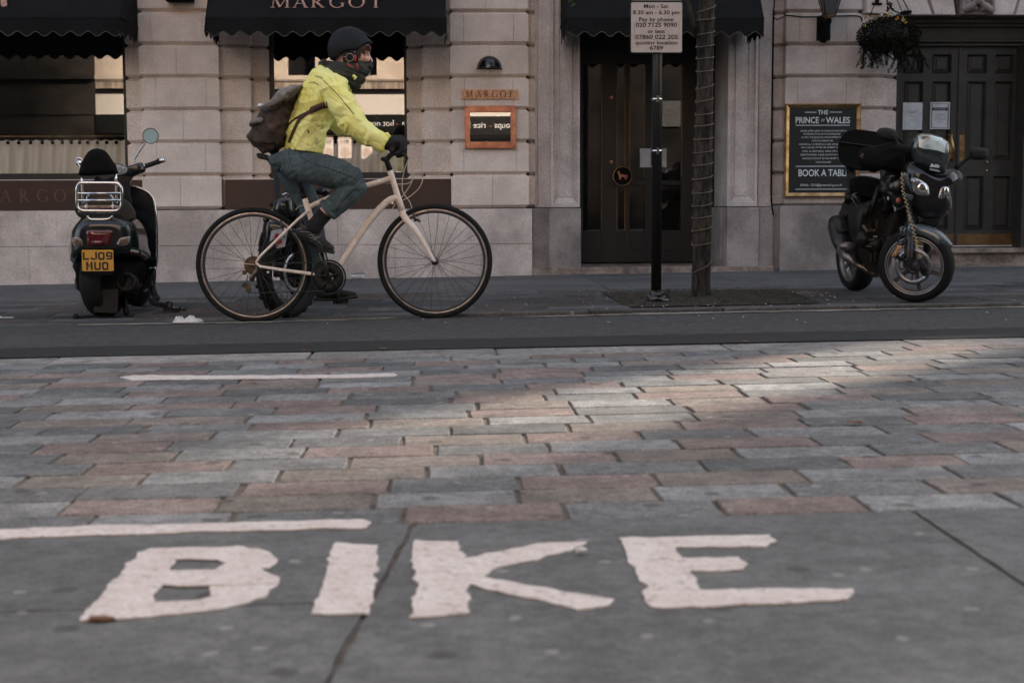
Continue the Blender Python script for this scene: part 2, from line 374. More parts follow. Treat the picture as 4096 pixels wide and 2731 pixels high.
wr = pn.nodes.new('ShaderNodeMapRange'); wr.inputs[1].default_value = .555; wr.inputs[2].default_value = .64; wr.inputs[3].default_value = 0; wr.inputs[4].default_value = .75; pn.links.new(wn.outputs['Fac'], wr.inputs[0])
wm = pn.nodes.new('ShaderNodeMixRGB'); wm.inputs[2].default_value = (.24, .20, .175, 1); pn.links.new(wr.outputs[0], wm.inputs[0]); pn.links.new(lk, wm.inputs[1]); pn.links.new(wm.outputs[0], pb0.inputs['Base Color'])
mat('line_worn', (.34, .31, .27), .8, c2=(.055, .055, .055), vscale=5, detail=9, stretch=(1, 3, 1))
mat('soil', (.046, .036, .024), .95, c2=(.012, .011, .008), vscale=9, bump=1.5, bscale=40)
def sheet(name, x0, x1, y0, y1, m, dz=0., nx=24, ny=None, parent=None):
    ny = ny or max(2, int((y1-y0)/.3)); mb = MB(); vs = []
    for j in range(ny+1):
        y = y0+(y1-y0)*j/ny
        for i in range(nx+1):
            x = x0+(x1-x0)*i/nx; vs.append((x, y, gz(x, y)+dz))
    mb.add(vs, [(j*(nx+1)+i, j*(nx+1)+i+1, (j+1)*(nx+1)+i+1, (j+1)*(nx+1)+i) for j in range(ny) for i in range(nx)], False)
    return mb.build(name, m, parent)
tag(sheet('ground', -60, 60, -40, 80, 'mortar', -.007, nx=30, ny=160), kind='structure')
YS, YK0, YK1, YB = 3.26, 6.78, 7.10, 9.14         # slab edge, near kerb, far edge of the road
tag(sheet('road', -14, 14, YK1, YB, 'asphalt', 0), kind='structure')
tag(sheet('road_edge', -14, 14, YK1+.003, YK1+.50, 'asphalt_dark', .004), kind='structure')
def block(mb, xa, xb, ya, yb, dz=0., h=.05, b=.006, sk=0., tw=None):
    n = 7 if yb < 7 and xb-xa < .7 else 1; c = []
    for i in range(n): c.append((xa+(xb-xa)*i/n, ya))
    for i in range(2 if n > 1 else 1): c.append((xb, ya+(yb-ya)*i/(2 if n > 1 else 1)))
    for i in range(n): c.append((xb-(xb-xa)*i/n, yb))
    for i in range(2 if n > 1 else 1): c.append((xa, yb-(yb-ya)*i/(2 if n > 1 else 1)))
    if n > 1: c = [(x+BR.uniform(-.0035, .0035), y+BR.uniform(-.0025, .0025)) for x, y in c]
    cx, cy = (xa+xb)/2, (ya+yb)/2; t1, t2 = BR.uniform(-.006, .006), BR.uniform(-.01, .01)
    def ring(ins, z): return [(x+(ins if x < cx else -ins), y+(ins if y < cy else -ins), gz(x, y)+dz+z+((x-cx)*t1+(y-cy)*t2 if n > 1 else 0)) for x, y in c]
    mb.rings([ring(0, -h), ring(0, -b), ring(b, 0)], cap=True, smooth=False)
BR = random.Random(77)
def field(name, x0, x1, y0, y1, rows, L0, L1, pal, m, gapx=.013, gapy=.005, dz=0., seed=3):
    rg = random.Random(seed); mb = MB(); hy = (y1-y0)/rows
    for r in range(rows):
        x = x0-rg.random()*L1; prev = None; last = cur if r else []; cur = []
        while x < x1:
            ln = rg.uniform(L0, L1); c = rg.choice(pal)
            for _ in range(4):
                if c == prev or any(a < x+ln and b_ > x and cc == c for a, b_, cc in last): c = rg.choice(pal)
            prev = c; cur.append((x, x+ln, c)); k = rg.uniform(.9, 1.1); mb.cc = tuple(q*k for q in c)
            sx = rg.uniform(-.008, .008)
            block(mb, x, x+ln-gapx*rg.uniform(.6, 1.3), y0+r*hy+gapy/2, y0+(r+1)*hy-gapy/2, dz+rg.uniform(-.0018, .0018), b=.003, sk=sx*.3); x += ln
    return tag(mb.build(name, m, colattr=True), kind='structure')
GR, DG, LG, PK, BG = (.168, .175, .178), (.128, .134, .137), (.228, .235, .238), (.215, .172, .160), (.20, .178, .160)
field('sett_paving', -4.6, 6.4, YS, YK0, 20, .31, .40, [GR, DG, LG, PK, BG, GR, LG], 'setts')
field('kerb', -12, 14, YK0+.004, YK1-.003, 1, .85, 1.25, [(.29, .275, .262), (.25, .238, .228)], 'setts', seed=8)
field('parking_bay_paving', -9, 12, YB+.20, 12.0, 9, .5, .8, [(.088, .084, .083), (.060, .060, .062), (.092, .074, .064), (.078, .080, .084), (.125, .125, .128)], 'setts', seed=5, dz=-.002)
field('bay_edging', -9, .55, YB+.01, YB+.19, 1, .9, 1.2, [(.085, .08, .075), (.07, .066, .063)], 'setts', seed=9, dz=.004)
field('raised_kerb', .62, 2.9, YB+.01, YB+.17, 1, .8, 1.0, [(.11, .105, .098), (.085, .08, .076)], 'setts', seed=19, dz=.022)
field('bay_edging', 3.75, 12, YB+.01, YB+.19, 1, .9, 1.2, [(.085, .08, .075), (.07, .066, .063)], 'setts', seed=29, dz=.004)
field('pavement', -12, 14, 12.02, 14.62, 3, 1.1, 1.5, [(.118, .118, .119), (.105, .106, .108)], 'slabs', gapx=.007, gapy=.007, seed=6)
mb = MB(); mb.cc = (.152, .156, .156)
xs = [-4.0, -1.9, .05, 1.62, 3.6]
for a, b in zip(xs, xs[1:]):
    rg = random.Random(int(a*10)); mb.cc = tuple(q*rg.uniform(.96, 1.05) for q in (.152, .156, .157))
for (xa, xb, ya, yb, sk) in ((-3.6, -.075, 2.62, YS-.006, -.062), (-.063, 1.034, 1.2, YS-.006, -.19), (1.046, 3.6, 1.2, YS-.006, 0), (-3.6, -.137, 1.2, 2.612, -.12)):
    k = random.Random(int(xa*100+ya*10)).uniform(.95, 1.05); mb.cc = (.128*k, .133*k, .134*k); n = 1
    xr = lambda y: -.069-.10*(YS-y)
    L_ = lambda y: xr(y)+.006 if xa > -.1 and xa < 0 else xa
    R_ = lambda y: xr(y)-.006 if xb < 0 else xb
    nn = 40; ys = [ya+(yb-ya)*i/nn for i in range(nn+1)]; jt = lambda y, s_: .006*noise.noise(Vector((s_*7, y*14, xa)))
    ol = [(R_(y)+jt(y, 1), y) for y in ys]+[(L_(y)+jt(y, 2), y) for y in ys[::-1]]
    mb.rings([[(x, y, gz(x, y)-.05) for x, y in ol], [(x, y, gz(x, y)-.003) for x, y in ol], [(x*.9995, y, gz(x, y)) for x, y in ol]], cap=True, smooth=False)
tag(mb.build('slab_paving', 'slabs', colattr=True), kind='structure')
# painted letters and lines, traced on the ground plane
def gpoly(mb, P, dz=.004, seg=22, rough=.0055, seed=1):
    rg = random.Random(seed); W = [G(a*1.7415, b*1.7415, dz) for a, b in P]; out = []
    for i, p in enumerate(W):
        q = W[(i+1) % len(W)]; n = max(1, int((q-p).length/.014))
        for j in range(n):
            t = p.lerp(q, j/n); w_ = Vector((t.x*22, t.y*22, seed)); t = t+Vector((rg.uniform(-1, 1), rg.uniform(-1, 1), 0))*rough*.35+Vector((noise.noise(w_), noise.noise(w_+Vector((9, 4, 2))), 0))*rough*1.9; t.z = gz(t.x, t.y)+dz; out.append(t)
    n = len(out); base = [p-Vector((0, 0, .003)) for p in out]
    mb.add(out+base, [(i, i+n, (i+1) % n+n, (i+1) % n) for i in range(n)], False)
    bm = bmesh.new(); vv = [bm.verts.new(p) for p in out]; f = bm.faces.new(vv); r = bmesh.ops.triangulate(bm, faces=[f]); bm.verts.index_update()
    mb.add([v.co.copy() for v in bm.verts], [tuple(v.index for v in f.verts) for f in bm.faces], False); bm.free()
bk = thing('painted_word', G(1080*1.7415, 1330*1.7415), 'large worn off-white painted word BIKE on the grey paving slabs', 'road marking')
mb = MB()
# B as three joined strokes round two counters
gpoly(mb, [(182,1425),(205,1395),(262,1330),(318,1268),(350,1258),(402,1262),(402,1282),(390,1306),(372,1340),(352,1362),(350,1378),(335,1400),(300,1418),(250,1421)], seed=1, dz=.0046)
gpoly(mb, [(345,1257),(560,1254),(625,1268),(634,1284),(618,1304),(560,1306),(496,1307),(516,1292),(500,1283),(430,1281),(398,1283)], seed=2, dz=.0052)
gpoly(mb, [(380,1308),(500,1307),(600,1303),(612,1316),(643,1324),(640,1337),(560,1342),(486,1341),(366,1342)], seed=3, dz=.0058)
gpoly(mb, [(486,1343),(640,1338),(612,1362),(560,1385),(480,1400),(360,1411),(252,1421),(330,1379),(380,1381),(440,1378),(484,1366)], seed=4)
for i, q in enumerate(mb.v): q.z += .0
mb.build('letter', 'road_paint', bk)
mb = MB(); gpoly(mb, [(766,1246),(868,1250),(866,1290),(862,1340),(850,1407),(713,1408),(726,1380),(744,1335),(752,1300)], seed=5); mb.build('letter', 'road_paint', bk)
mb = MB(); gpoly(mb, [(944,1240),(1052,1243),(1060,1270),(1064,1282),(1240,1246),(1348,1243),(1310,1262),(1120,1308),(1108,1322),(1250,1350),(1416,1376),(1395,1388),(1330,1397),(1180,1362),(1078,1340),(1074,1408),(1005,1412),(945,1416),(954,1350),(951,1290)], seed=6); mb.build('letter', 'road_paint', bk)
mb = MB(); gpoly(mb, [(1421,1234),(1470,1233),(1600,1230),(1770,1227),(1782,1240),(1760,1254),(1690,1254),(1552,1255),(1556,1270),(1568,1280),(1700,1279),(1714,1290),(1712,1306),(1640,1310),(1588,1310),(1598,1330),(1606,1352),(1760,1351),(1960,1350),(1948,1376),(1800,1382),(1640,1390),(1500,1392),(1476,1380),(1484,1345),(1462,1312),(1438,1284),(1440,1262)], seed=7); mb.build('letter', 'road_paint', bk)
mb = MB(); gpoly(mb, [(-60,1218),(200,1206),(500,1200),(830,1190),(852,1198),(846,1210),(600,1216),(300,1224),(-60,1238)], seed=8)
tag(mb.build('painted_line', 'road_paint'), 'thick off-white painted line along the edge of the setts above the word BIKE', 'road marking')
mb = MB(); gpoly(mb, [(278,866),(310,861),(500,862),(760,860),(905,856),(914,860),(900,864),(760,868),(500,870),(300,873)], seed=9, rough=.012)
tag(mb.build('painted_line', 'road_paint'), 'short thin off-white painted line on the far setts near the kerb', 'road marking')
mb = MB(); gpoly(mb, [(180,744),(600,738),(900,729),(905,730),(600,740),(180,746)], seed=10, rough=.012, dz=.005)
tag(mb.build('painted_line', 'line_worn'), 'thin broken white line at the road edge below the bicycle wheels', 'road marking')
mb = MB(); gpoly(mb, [(1180,727),(1500,718),(2080,708),(2352,703),(2352,705),(2080,710),(1500,721),(1180,728)], seed=12, rough=.01, dz=.005)
tag(mb.build('painted_line', 'line_worn'), 'thin faded yellowish line along the road in front of the tree pit', 'road marking')
# ================================================================== restaurant building
TOPZ = 5.2; ROOF = 11.5
rb = thing('restaurant_building', (0, YW+.5, gz(0, YW)), 'pale stone restaurant building with rusticated piers and dark canopied windows', 'building')
def plinth(mb, u0, u1, Yf, Yb, vt=836, ex=0., seed=1, joints=(978,)):
    rg = random.Random(seed); x0, x1 = fx(u0, Yf, 900), fx(u1, Yf, 900); zt = fz(vt); zb = gz(x0, YW)-.03
    zs = [zt]+[fz(j) for j in joints]+[zb]
    for i in range(len(zs)-1):
        n = max(1, int((x1-x0)/.85)); cuts = [x0+(x1-x0)*(k+rg.uniform(-.12, .12)+(.5 if i else 0))/n for k in range(1, n)] if n > 1 else []
        if n > 1 and i: cuts = [c for c in cuts if c < x1-.1]
        xs = [x0]+cuts+[x1]
        for a, b in zip(xs, xs[1:]): course(mb, a+.0012, b-.0012, Yf, Yb, zs[i+1]+.001, zs[i]-.001, .004)
piers = [(563, 880, 1), (1803, 2115, 2)]
for u0, u1, sd in piers:
    mb = MB(); column(mb, u0, u1, YW, YW+.8, seed=sd+3, zlist=JZ)
    mb.build('pier', 'stone', rb)
mb = MB()     # the stepped side reveals (shallow recesses) of both windows
for (u0, u1, Y) in ((508, 575, YW+.13), (876, 1006, YW+.13), (1003, 1078, YW+.27), (1628, 1696, YW+.27), (1690, 1808, YW+.13), (2108, 2146, YW+.13)):
    mb = MB(); column(mb, u0, u1, Y, YW+.8, split=False, zlist=JZ); mb.build('window_reveal', 'stone', rb)
mb = MB(); plinth(mb, -500, 2129, YW-.02, YW+.8, seed=4, joints=(978,)); mb.build('plinth', 'plinth', rb)
mb = MB()
for (ua, ub) in ((-700, 573), (893, 1804)):
    mb.box((fx(ua), YW+.02, fz(836)+.002), (fx(ub), YW+.5, fz(716)))
mb.islands('panel_band', 'marble', rb)
mb = MB()
for (ua, ub) in ((-700, 565), (890, 1804)):
    mb.box((fx(ua), YW+.012, fz(716)), (fx(ub), YW+.5, fz(713)))
mb.islands('sill', 'stone', rb)
# joints backing
mb = MB(); mb.box((fx(563)+.05, YW+.07, -.3), (fx(880)-.05, YW+.7, TOPZ)); mb.box((fx(1803)+.05, YW+.07, -.3), (fx(2115)-.05, YW+.7, TOPZ)); mb.islands('wall_core', 'dark_joint', rb)
mb = MB(); mb.box((-14, YW+.0, TOPZ), (fx(3090), YW+.9, 8.2)); mb.box((-14, YW-.3, 8.2), (fx(3090), YW+.9, 8.5)); mb.box((-14, YW, 8.5), (fx(3090), YW+.9, ROOF-.3)); mb.box((-14, YW-.3, ROOF-.3), (fx(3090), YW+.9, ROOF))
mb.build('upper_wall', 'stone', rb)
mb = MB(); mb.box((-14, YW+.88, 8.55), (fx(3090), YW+9, 8.7)); mb.box((-14, YW+2.1, 2.9), (6.2, YW+2.2, 8.55)); mb.box((-14, YW+.5, 2.9), (6.2, YW+2.2, 3.0)); mb.build('sky_block', 'dark_joint', rb)  # unseen slabs added to keep sky light out of the rooms
# shop windows: frame, glass, dark room behind
def window(ua, ub, va, vb, Y, fr=.05):
    xa, xb = fx(ua, Y), fx(ub, Y); za, zb = fz(vb), fz(va)
    m = MB(); fl = fx(ua+26, Y)-xa if ua > 0 else .05; frr = xb-fx(ub-17, Y)
    m.box((xa-.02, Y, za), (xa+fl, Y+.06, zb)); m.box((xb-frr, Y, za), (xb+.02, Y+.06, zb)); m.box((xa+fl, Y, za), (xb-frr, Y+.06, za+.06)); m.box((xa+fl, Y, zb-.1), (xb-frr, Y+.06, zb))
    f = m.build('window', 'black_frame', rb, bevel=.003)
    m = MB(); m.box((xa+fl, Y+.035, za+.06), (xb-frr, Y+.039, zb-.1)); m.build('glass', 'window_glass', f)
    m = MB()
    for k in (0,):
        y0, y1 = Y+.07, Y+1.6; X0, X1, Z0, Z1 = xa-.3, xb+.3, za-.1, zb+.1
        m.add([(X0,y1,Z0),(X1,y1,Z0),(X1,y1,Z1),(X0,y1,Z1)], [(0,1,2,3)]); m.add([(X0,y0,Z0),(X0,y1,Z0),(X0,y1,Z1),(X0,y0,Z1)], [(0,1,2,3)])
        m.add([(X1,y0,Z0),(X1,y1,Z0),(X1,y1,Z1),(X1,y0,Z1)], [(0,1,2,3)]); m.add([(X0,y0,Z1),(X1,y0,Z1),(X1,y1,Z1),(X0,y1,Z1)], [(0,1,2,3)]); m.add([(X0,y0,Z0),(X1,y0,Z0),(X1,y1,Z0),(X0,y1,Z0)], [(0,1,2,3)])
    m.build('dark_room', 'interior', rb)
    return xa+fl, xb-frr
window(-620, 514, -260, 712, YW+.24); window(1072, 1635, -260, 711, YW+.34)
# curtains on brass rods with rings
def curtain(ua, ub, Y, label, seed):
    rg = random.Random(seed); xa, xb = fx(ua, Y), fx(ub, Y); zr = fz(542, Y); zt = fz(556, Y)-.0; zb = fz(712, Y)
    t = thing('cafe_curtain', ((xa+xb)/2, Y, zb), label, 'curtain')
    m = MB(); nx = int((xb-xa)/.008); rows = 14; vs = []; holes = []
    hx = xa+.05
    while hx < xb: holes.append(hx); hx += rg.uniform(.078, .115)
    for j in range(rows+1):
        for i in range(nx+1):
            x = xa+(xb-xa)*i/nx; q = j/rows
            d = .018*math.sin(x*43+2*noise.noise(Vector((x*3, seed, q*.8))))+.012*math.sin(x*91+3*q)+.01*noise.noise(Vector((x*14, q*2, seed)))
            sag = .010*(1-math.cos((x-holes[0])/(.096)*2*math.pi))/2 if j == 0 else 0
            vs.append((x, Y+.03+d*(.5+.5*q), zt-(zt-zb)*q-sag))
    m.add(vs, [(j*(nx+1)+i, j*(nx+1)+i+1, (j+1)*(nx+1)+i+1, (j+1)*(nx+1)+i) for j in range(rows) for i in range(nx)], True); m.build('cloth', 'curtain', t)
    m = MB(); m.tube([(xa-.1, Y, zr), (xb+.1, Y, zr)], .006, 8); m.build('rod', 'brass', t)
    m = MB()
    for h in holes:
        m.lathe((h, Y-.012, zt-.028), (0, 1, 0), [(.0, 0), (.018, 0), (.018, .004), (0, .004)], 16); m.tube([(h, Y-.002, zt-.01), (h, Y-.004, zr+.006), (h, Y+.006, zr+.004)], .0022, 6)
    m.build('ring', 'black_matte', t)
curtain(-560, 506, YW+.40, 'beige cafe curtain on a brass rod behind the left window, scooter side', 2)
curtain(1105, 1612, YW+.50, 'grey-beige cafe curtain behind the middle window, behind the cyclist', 5)
# letters on the left marble panel
m = MB(); k = 1.7415; zb_ = fz(683+270/2.2965); h = fz(683+157/2.2965)-zb_
for ch, u in (('M', -78), ('A', -12), ('R', 62), ('G', 133), ('O', 203), ('T', 277)):
    glyph(m, ch, fx(u), zb_, h, (0, YW+.018, 0), (1, 0, 0), (0, 0, 1))
o = m.build('lettering', 'dull_letter', rb); o['label'] = 'dull copper letters MARGOT on the dark panel under the left window'
# entrance: architrave, panelled pilasters, recess, door
m = MB(); zt = TOPZ; z835 = fz(833)
for (u0, u1, Y) in ((2140, 2150, YW+.10), (2151, 2201, YW+.085), (3034, 3090, YW+.085)):
    m.box((fx(u0, Y), Y, z835), (fx(u1, Y), YW+.8, zt))
m.box((fx(2145), YW+.12, z835), (fx(2320), YW+.7, zt)); m.box((fx(2915), YW+.12, z835), (fx(3090), YW+.7, zt))
m.islands('architrave', 'stone_grey', rb, bevel=.004)
m = MB()
def panelled(u0, u1, vb, open_side):
    Y = YW; x0, x1 = fx(u0), fx(u1); zb, zt = fz(vb), TOPZ; w_ = x1-x0
    m.box((x0, Y+.03, zb), (x1, YW+.7, zt))
    m.box((x0, Y, zb), (x1, Y+.031, zb+.045))
    for a, b in ((0, .10),(.90, 1)): m.box((x0+w_*a, Y+.002, zb+.045), (x0+w_*b, Y+.031, zt))
    m.add([(x0+w_*.1, Y+.004, zb+.045), (x1-w_*.1, Y+.004, zb+.045), (x1-w_*.26, Y+.028, zb+.10), (x0+w_*.26, Y+.028, zb+.10)], [(0,1,2,3)])
    for a, b in ((.26, .30), (.70, .74)): m.box((x0+w_*a, Y+.018, zb+.1), (x0+w_*b, Y+.031, zt))
    m.box((x0+w_*.26, Y+.019, zb+.1), (x0+w_*.74, Y+.031, zb+.112))
panelled(2203, 2320, 832, 1); m.build('pilaster', 'stone_grey', rb, bevel=.003); m = MB(); panelled(2911, 3032, 832, -1)
m.build('pilaster', 'stone_grey', rb, bevel=.003)
m = MB()
for (u0, u1, Y, s_) in ((2129, 2197, YW+.05, 1), (2197, 2324, YW-.012, 2), (2908, 3036, YW-.012, 3), (2880, 2910, YW+.2, 3), (3036, 3094, YW+.05, 4)):
    x0, x1 = fx(u0, Y, 900), fx(u1, Y, 900); m.box((x0, Y, gz(x0, YW)+.02), (x1, YW+.8, fz(835)-.001))
m.islands('plinth_block', 'plinth_grey', rb, bevel=.006)
m = MB(); x0, x1 = fx(2129, v=900), fx(3094, v=900)
m.box((x0, YW-.03, gz(x0, YW)-.05), (fx(2324), YW+1.3, gz(x0, YW)+.072)); m.box((fx(2324)+.003, YW-.028, gz(x0, YW)-.05), (x1, YW+1.3, gz(x0, YW)+.076))
m.box((x0, YW-.05, gz(x0, YW)-.05), (x1, YW-.031, gz(x0, YW)+.036))
m.islands('step', 'step_stone', rb, bevel=.006)
# recess walls, soffit and the door with its side lights
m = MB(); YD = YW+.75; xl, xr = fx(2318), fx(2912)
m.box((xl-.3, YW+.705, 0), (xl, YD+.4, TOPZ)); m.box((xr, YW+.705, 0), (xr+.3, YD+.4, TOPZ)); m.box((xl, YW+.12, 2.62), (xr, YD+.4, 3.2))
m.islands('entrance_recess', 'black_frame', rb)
dfr = MB(); zd = gz(1.8, YW)+.078; zh = 2.6
def vx(x): return S(2048+x/2.2965, 300, YD).x
bars = [(628, 652), (822, 968), (1040, 1084), (1225, 1370), (1560, 1960)]
for a, b in bars: dfr.box((vx(a), YD, zd), (vx(b), YD+.05, zh))
zr0 = fz(683+560/2.2965, YD); zr1 = fz(683+140/2.2965, YD); zr2 = fz(683+100/2.2965, YD)
dfr.box((vx(600), YD+.004, zd), (vx(1960), YD+.046, zr0)); dfr.box((vx(1040), YD+.003, zr1), (vx(1570), YD+.047, zr2)); dfr.box((vx(600), YD+.002, fz(255, YD)), (vx(1960), YD+.048, zh))
for a, b, zc in ((1100, 1230, .42), (1370, 1550, .42)): dfr.box((vx(a), YD+.05-.055, zd+.12), (vx(b), YD+.002, zd+.24))
dd = dfr.build('door', 'black_frame', rb, bevel=.004)
m = MB()
for a, b in zip(bars, bars[1:]): m.box((vx(a[1]), YD+.025, zr0), (vx(b[0]), YD+.029, fz(255, YD)))
m.build('glass', 'window_glass', dd)
m = MB()
for x in (822, 966, 1038, 1082, 1562): m.box((vx(x)-.004, YD-.003, zr0+(.0 if x < 1082 else .55)), (vx(x)+.006, YD+.004, fz(262, YD)))
m.islands('trim_strip', 'brass_dull', dd)
m = MB()
for (x, y) in ((915, 897), (912, 1487)): c = S(2048+x/2.2965, y/2.2965, YD); m.box((c.x-.013, YD-.008, c.z-.014), (c.x+.013, YD, c.z+.014))
m.islands('lock_plate', 'copper', dd)
c = S(2048+1013/2.2965, 705, YD-.05)
m = MB(); m.lathe(c, (0, -1, 0), [(0, 0), (.096, 0), (.096, .022), (.09, .026), (0, .026)], 48); hd = m.build('handle', 'black_matte', dd)
m = MB(); m.lathe(c+Vector((0, -.022, 0)), (0, -1, 0), [(.092, 0), (.098, 0), (.098, .006), (.092, .006)], 48, loop=True); m.build('rim', 'brass', dd)
m = MB(); dog(m, (c.x-.055, c.y-.028, c.z-.035), (1, 0, 0), (0, 0, 1), .11, .004); m.build('dog_emblem', 'copper', dd)
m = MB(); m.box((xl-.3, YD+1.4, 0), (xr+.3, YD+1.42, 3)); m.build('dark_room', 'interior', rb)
# notice stuck inside the door glass
m = MB()
for a, b in ((1175, 1275), (1375, 1418)): m.add([S(2048+a/2.2965, 1365/2.2965, YD-.004), S(2048+b/2.2965, 1365/2.2965, YD-.004), S(2048+b/2.2965, 1538/2.2965, YD-.004), S(2048+a/2.2965, 1538/2.2965, YD-.004)], [(0,1,2,3)])
m.add([S(2048+1230/2.2965, 1520/2.2965, YD-.004), S(2048+1400/2.2965, 1520/2.2965, YD-.004), S(2048+1400/2.2965, 1538/2.2965, YD-.004), S(2048+1230/2.2965, 1538/2.2965, YD-.004)], [(0,1,2,3)])
tag(m.build('door_notice', 'paper'), 'pale notice on the dark restaurant door, half hidden by the sign pole', 'notice')
# ================================================================== awnings
def awning(u0, u1, label, seed=0, letters=False, emblem=False):
    YF = 13.78; v0 = 72; x0, x1 = S(u0, 110, YF).x, S(u1, 110, YF).x; zt = fz(v0, YF); zl = fz(137, YF); zback = zt+.95; yb = YW-.006
    t = thing('awning', ((x0+x1)/2, YW, zt), label, 'awning', 'dark scalloped awnings over the shop front')
    m = MB(); nx = int((x1-x0)/.05)
    def sh(x, q): return .012*noise.noise(Vector((x*1.5, q*2, seed)))
    vs = []
    for j in range(9):
        q = j/8
        for i in range(nx+1):
            x = x0+(x1-x0)*i/nx; vs.append((x, YF+(yb-YF)*q, zt+(zback-zt)*q-.02*math.sin(q*math.pi)+sh(x, q)*math.sin(q*math.pi)))
    m.add(vs, [(j*(nx+1)+i, j*(nx+1)+i+1, (j+1)*(nx+1)+i+1, (j+1)*(nx+1)+i) for j in range(8) for i in range(nx)], True)
    for x in (x0, x1): m.add([(x, YF, zt), (x, yb, zt), (x, yb, zback)], [(0, 1, 2)])
    m.build('canopy', 'awning', t)
    m = MB(); e = MB(); A = .021; P = .156
    def val(pa, pb):
        L_ = (pb-pa).length; n = int(L_/.0078); d = (pb-pa)/n; nrm = Vector((-d.y, d.x, 0)).normalized()
        top = [pa+d*i+nrm*(.004*math.sin(i*.11)) for i in range(n+1)]; bot = []
        for i in range(n+1):
            s_ = i*L_/n; z = zl+A*math.cos(2*math.pi*s_/P)-.0; b = pa+d*i+nrm*(.014*math.sin(s_*9+seed)); b = Vector((b.x, b.y, z)); bot.append(b)
        o = len(top); m.add(top+bot, [(i, i+1, o+i+1, o+i) for i in range(n)], True)
        e.tube(bot, .0028, 6)
    a, b, c_, d_ = Vector((x0, YF, zt)), Vector((x1, YF, zt)), Vector((x0, yb, zt)), Vector((x1, yb, zt))
    val(a, b); val(a, c_); val(b, d_)
    vl = m.build('valance', 'awning', t); e.build('piping', 'piping', vl)
    m = MB(); m.tube([(x0, YF+.01, zt), (x1, YF+.01, zt)], .008, 8); m.tube([(x0, YF+.02, zt), (x0, yb, zt)], .008, 8); m.tube([(x1, YF+.02, zt), (x1, yb, zt)], .008, 8); m.build('frame_bar', 'black_matte', t)
    sl_ = Vector((0, yb-YF, zback-zt)).normalized()
    if letters:
        m = MB(); c0 = Vector((0, YF, zt))
        # intersect the pixel ray with the canopy slope
        def hit(u, v):
            d = ray(u, v); n_ = Vector((1, 0, 0)).cross(sl_); tt = (c0-Vector((0, 0, HC))).dot(n_)/d.dot(n_); return Vector((0, 0, HC))+d*tt
        for ch, u in (('M', 1080), ('A', 1170), ('R', 1240), ('G', 1312), ('O', 1390), ('T', 1474)):
            p = hit(u, 37); glyph(m, ch, 0, 0, .155 if ch != 'M' else .155, p, (1, 0, 0), sl_, .012+.004)
        o = m.build('lettering', 'copper_letter', t)
    if emblem:
        m = MB(); d = ray(4, 27); n_ = Vector((1, 0, 0)).cross(sl_); c0 = Vector((0, YF, zt)); p = Vector((0, 0, HC))+d*((c0-Vector((0, 0, HC))).dot(n_)/d.dot(n_))
        dog(m, p+Vector((-.62, 0, -.01)), (1, 0, 0), sl_, .75, .012); m.build('dog_emblem', 'copper_letter', t)
awning(-500, 479, 'black awning with scalloped edge over the left window above the scooter', 1, emblem=True)
awning(822, 1784, 'black awning lettered MARGOT over the middle window behind the cyclist', 2, letters=True)
awning(2270, 3056, 'black awning over the recessed restaurant door behind the parking sign', 3)
# ================================================================== pub building
pb = thing('pub_building', (fx(3600), YW+.5, gz(4, YW)), 'grey stone pub building with dark panelled double doors and carved lintel', 'building')
m = MB(); column(m, 3140, 3440, YW, YW+.8, seed=21, zlist=JZ[:-1]+[fz(831)]); m.build('pier', 'stone_grey', pb)
m = MB()
column(m, 3092, 3143, YW+.13, YW+.8, split=False, zlist=JZ); m.build('side_reveal', 'stone_grey', pb); m = MB(); column(m, 3436, 3549, YW+.04, YW+.8, split=False, zlist=JZ, cl=False); column(m, 3545, 3583, YW+.14, YW+.8, split=False, zlist=JZ, cl=False)
m.build('side_reveal', 'stone_grey', pb)
m = MB(); plinth(m, 3120, 3583, YW-.02, YW+.8, vt=829, joints=()); x0 = fx(3094, v=900); m.box((x0, YW+.08, -.1), (fx(3122, v=900), YW+.8, fz(831))); m.build('plinth', 'plinth_grey', pb)
m = MB(); m.box((fx(3140)+.05, YW+.07, -.2), (fx(3440)-.05, YW+.7, TOPZ)); m.build('wall_core', 'dark_joint', pb)
# voussoirs over the door: wedge blocks leaning away from the carved keystone
m = MB(); zl = fz(60, YW, 3850); cx = 3905; top = fz(-140)
cuts = [3440, 3640, 3735, 3828, 3962, 4055, 4150, 4260]
def lean(u): return u+(u-cx)*.42*1.0
for a, b in zip(cuts, cuts[1:]):
    if (a, b) == (3828, 3962): continue
    g = 4
    q = [(fx(a+g, v=60), zl), (fx(b-g, v=60), zl), (fx(lean(b)-g, v=-140), top), (fx(lean(a)+g, v=-140), top)]
    if a == 3440: q = [(fx(3452), fz(50)), (fx(b-g), zl), (fx(lean(b)-g), top), (fx(3452), top)]
    f = [(x, YW-.005, z) for x, z in q]; cxx = sum(p[0] for p in f)/4; czz = sum(p[2] for p in f)/4
    fr = [(cxx+(x-cxx)*.93 if True else x, YW-.02, z+(.0 if z < czz else 0)) for x, y, z in f]
    bk_ = [(x+(g*.0024)*(1 if x > cxx else -1), YW+.03, z) for x, y, z in f]; bb = [(x, YW+.6, z) for x, y, z in f]
    m.rings([fr, bk_, bb], cap=True, smooth=False)
m.islands('voussoir', 'stone_grey', pb)
m = MB(); kx0, kx1 = fx(3836), fx(3958); m.box((kx0-.01, YW+.01, zl+.004), (kx1+.01, YW+.5, top)); m.box((kx0-.006, YW-.05, zl+.005), (kx0+.012, YW+.1, top)); m.box((kx1-.012, YW-.05, zl+.005), (kx1+.006, YW+.1, top))
c = Vector(((kx0+kx1)/2, YW-.02, fz(0)))
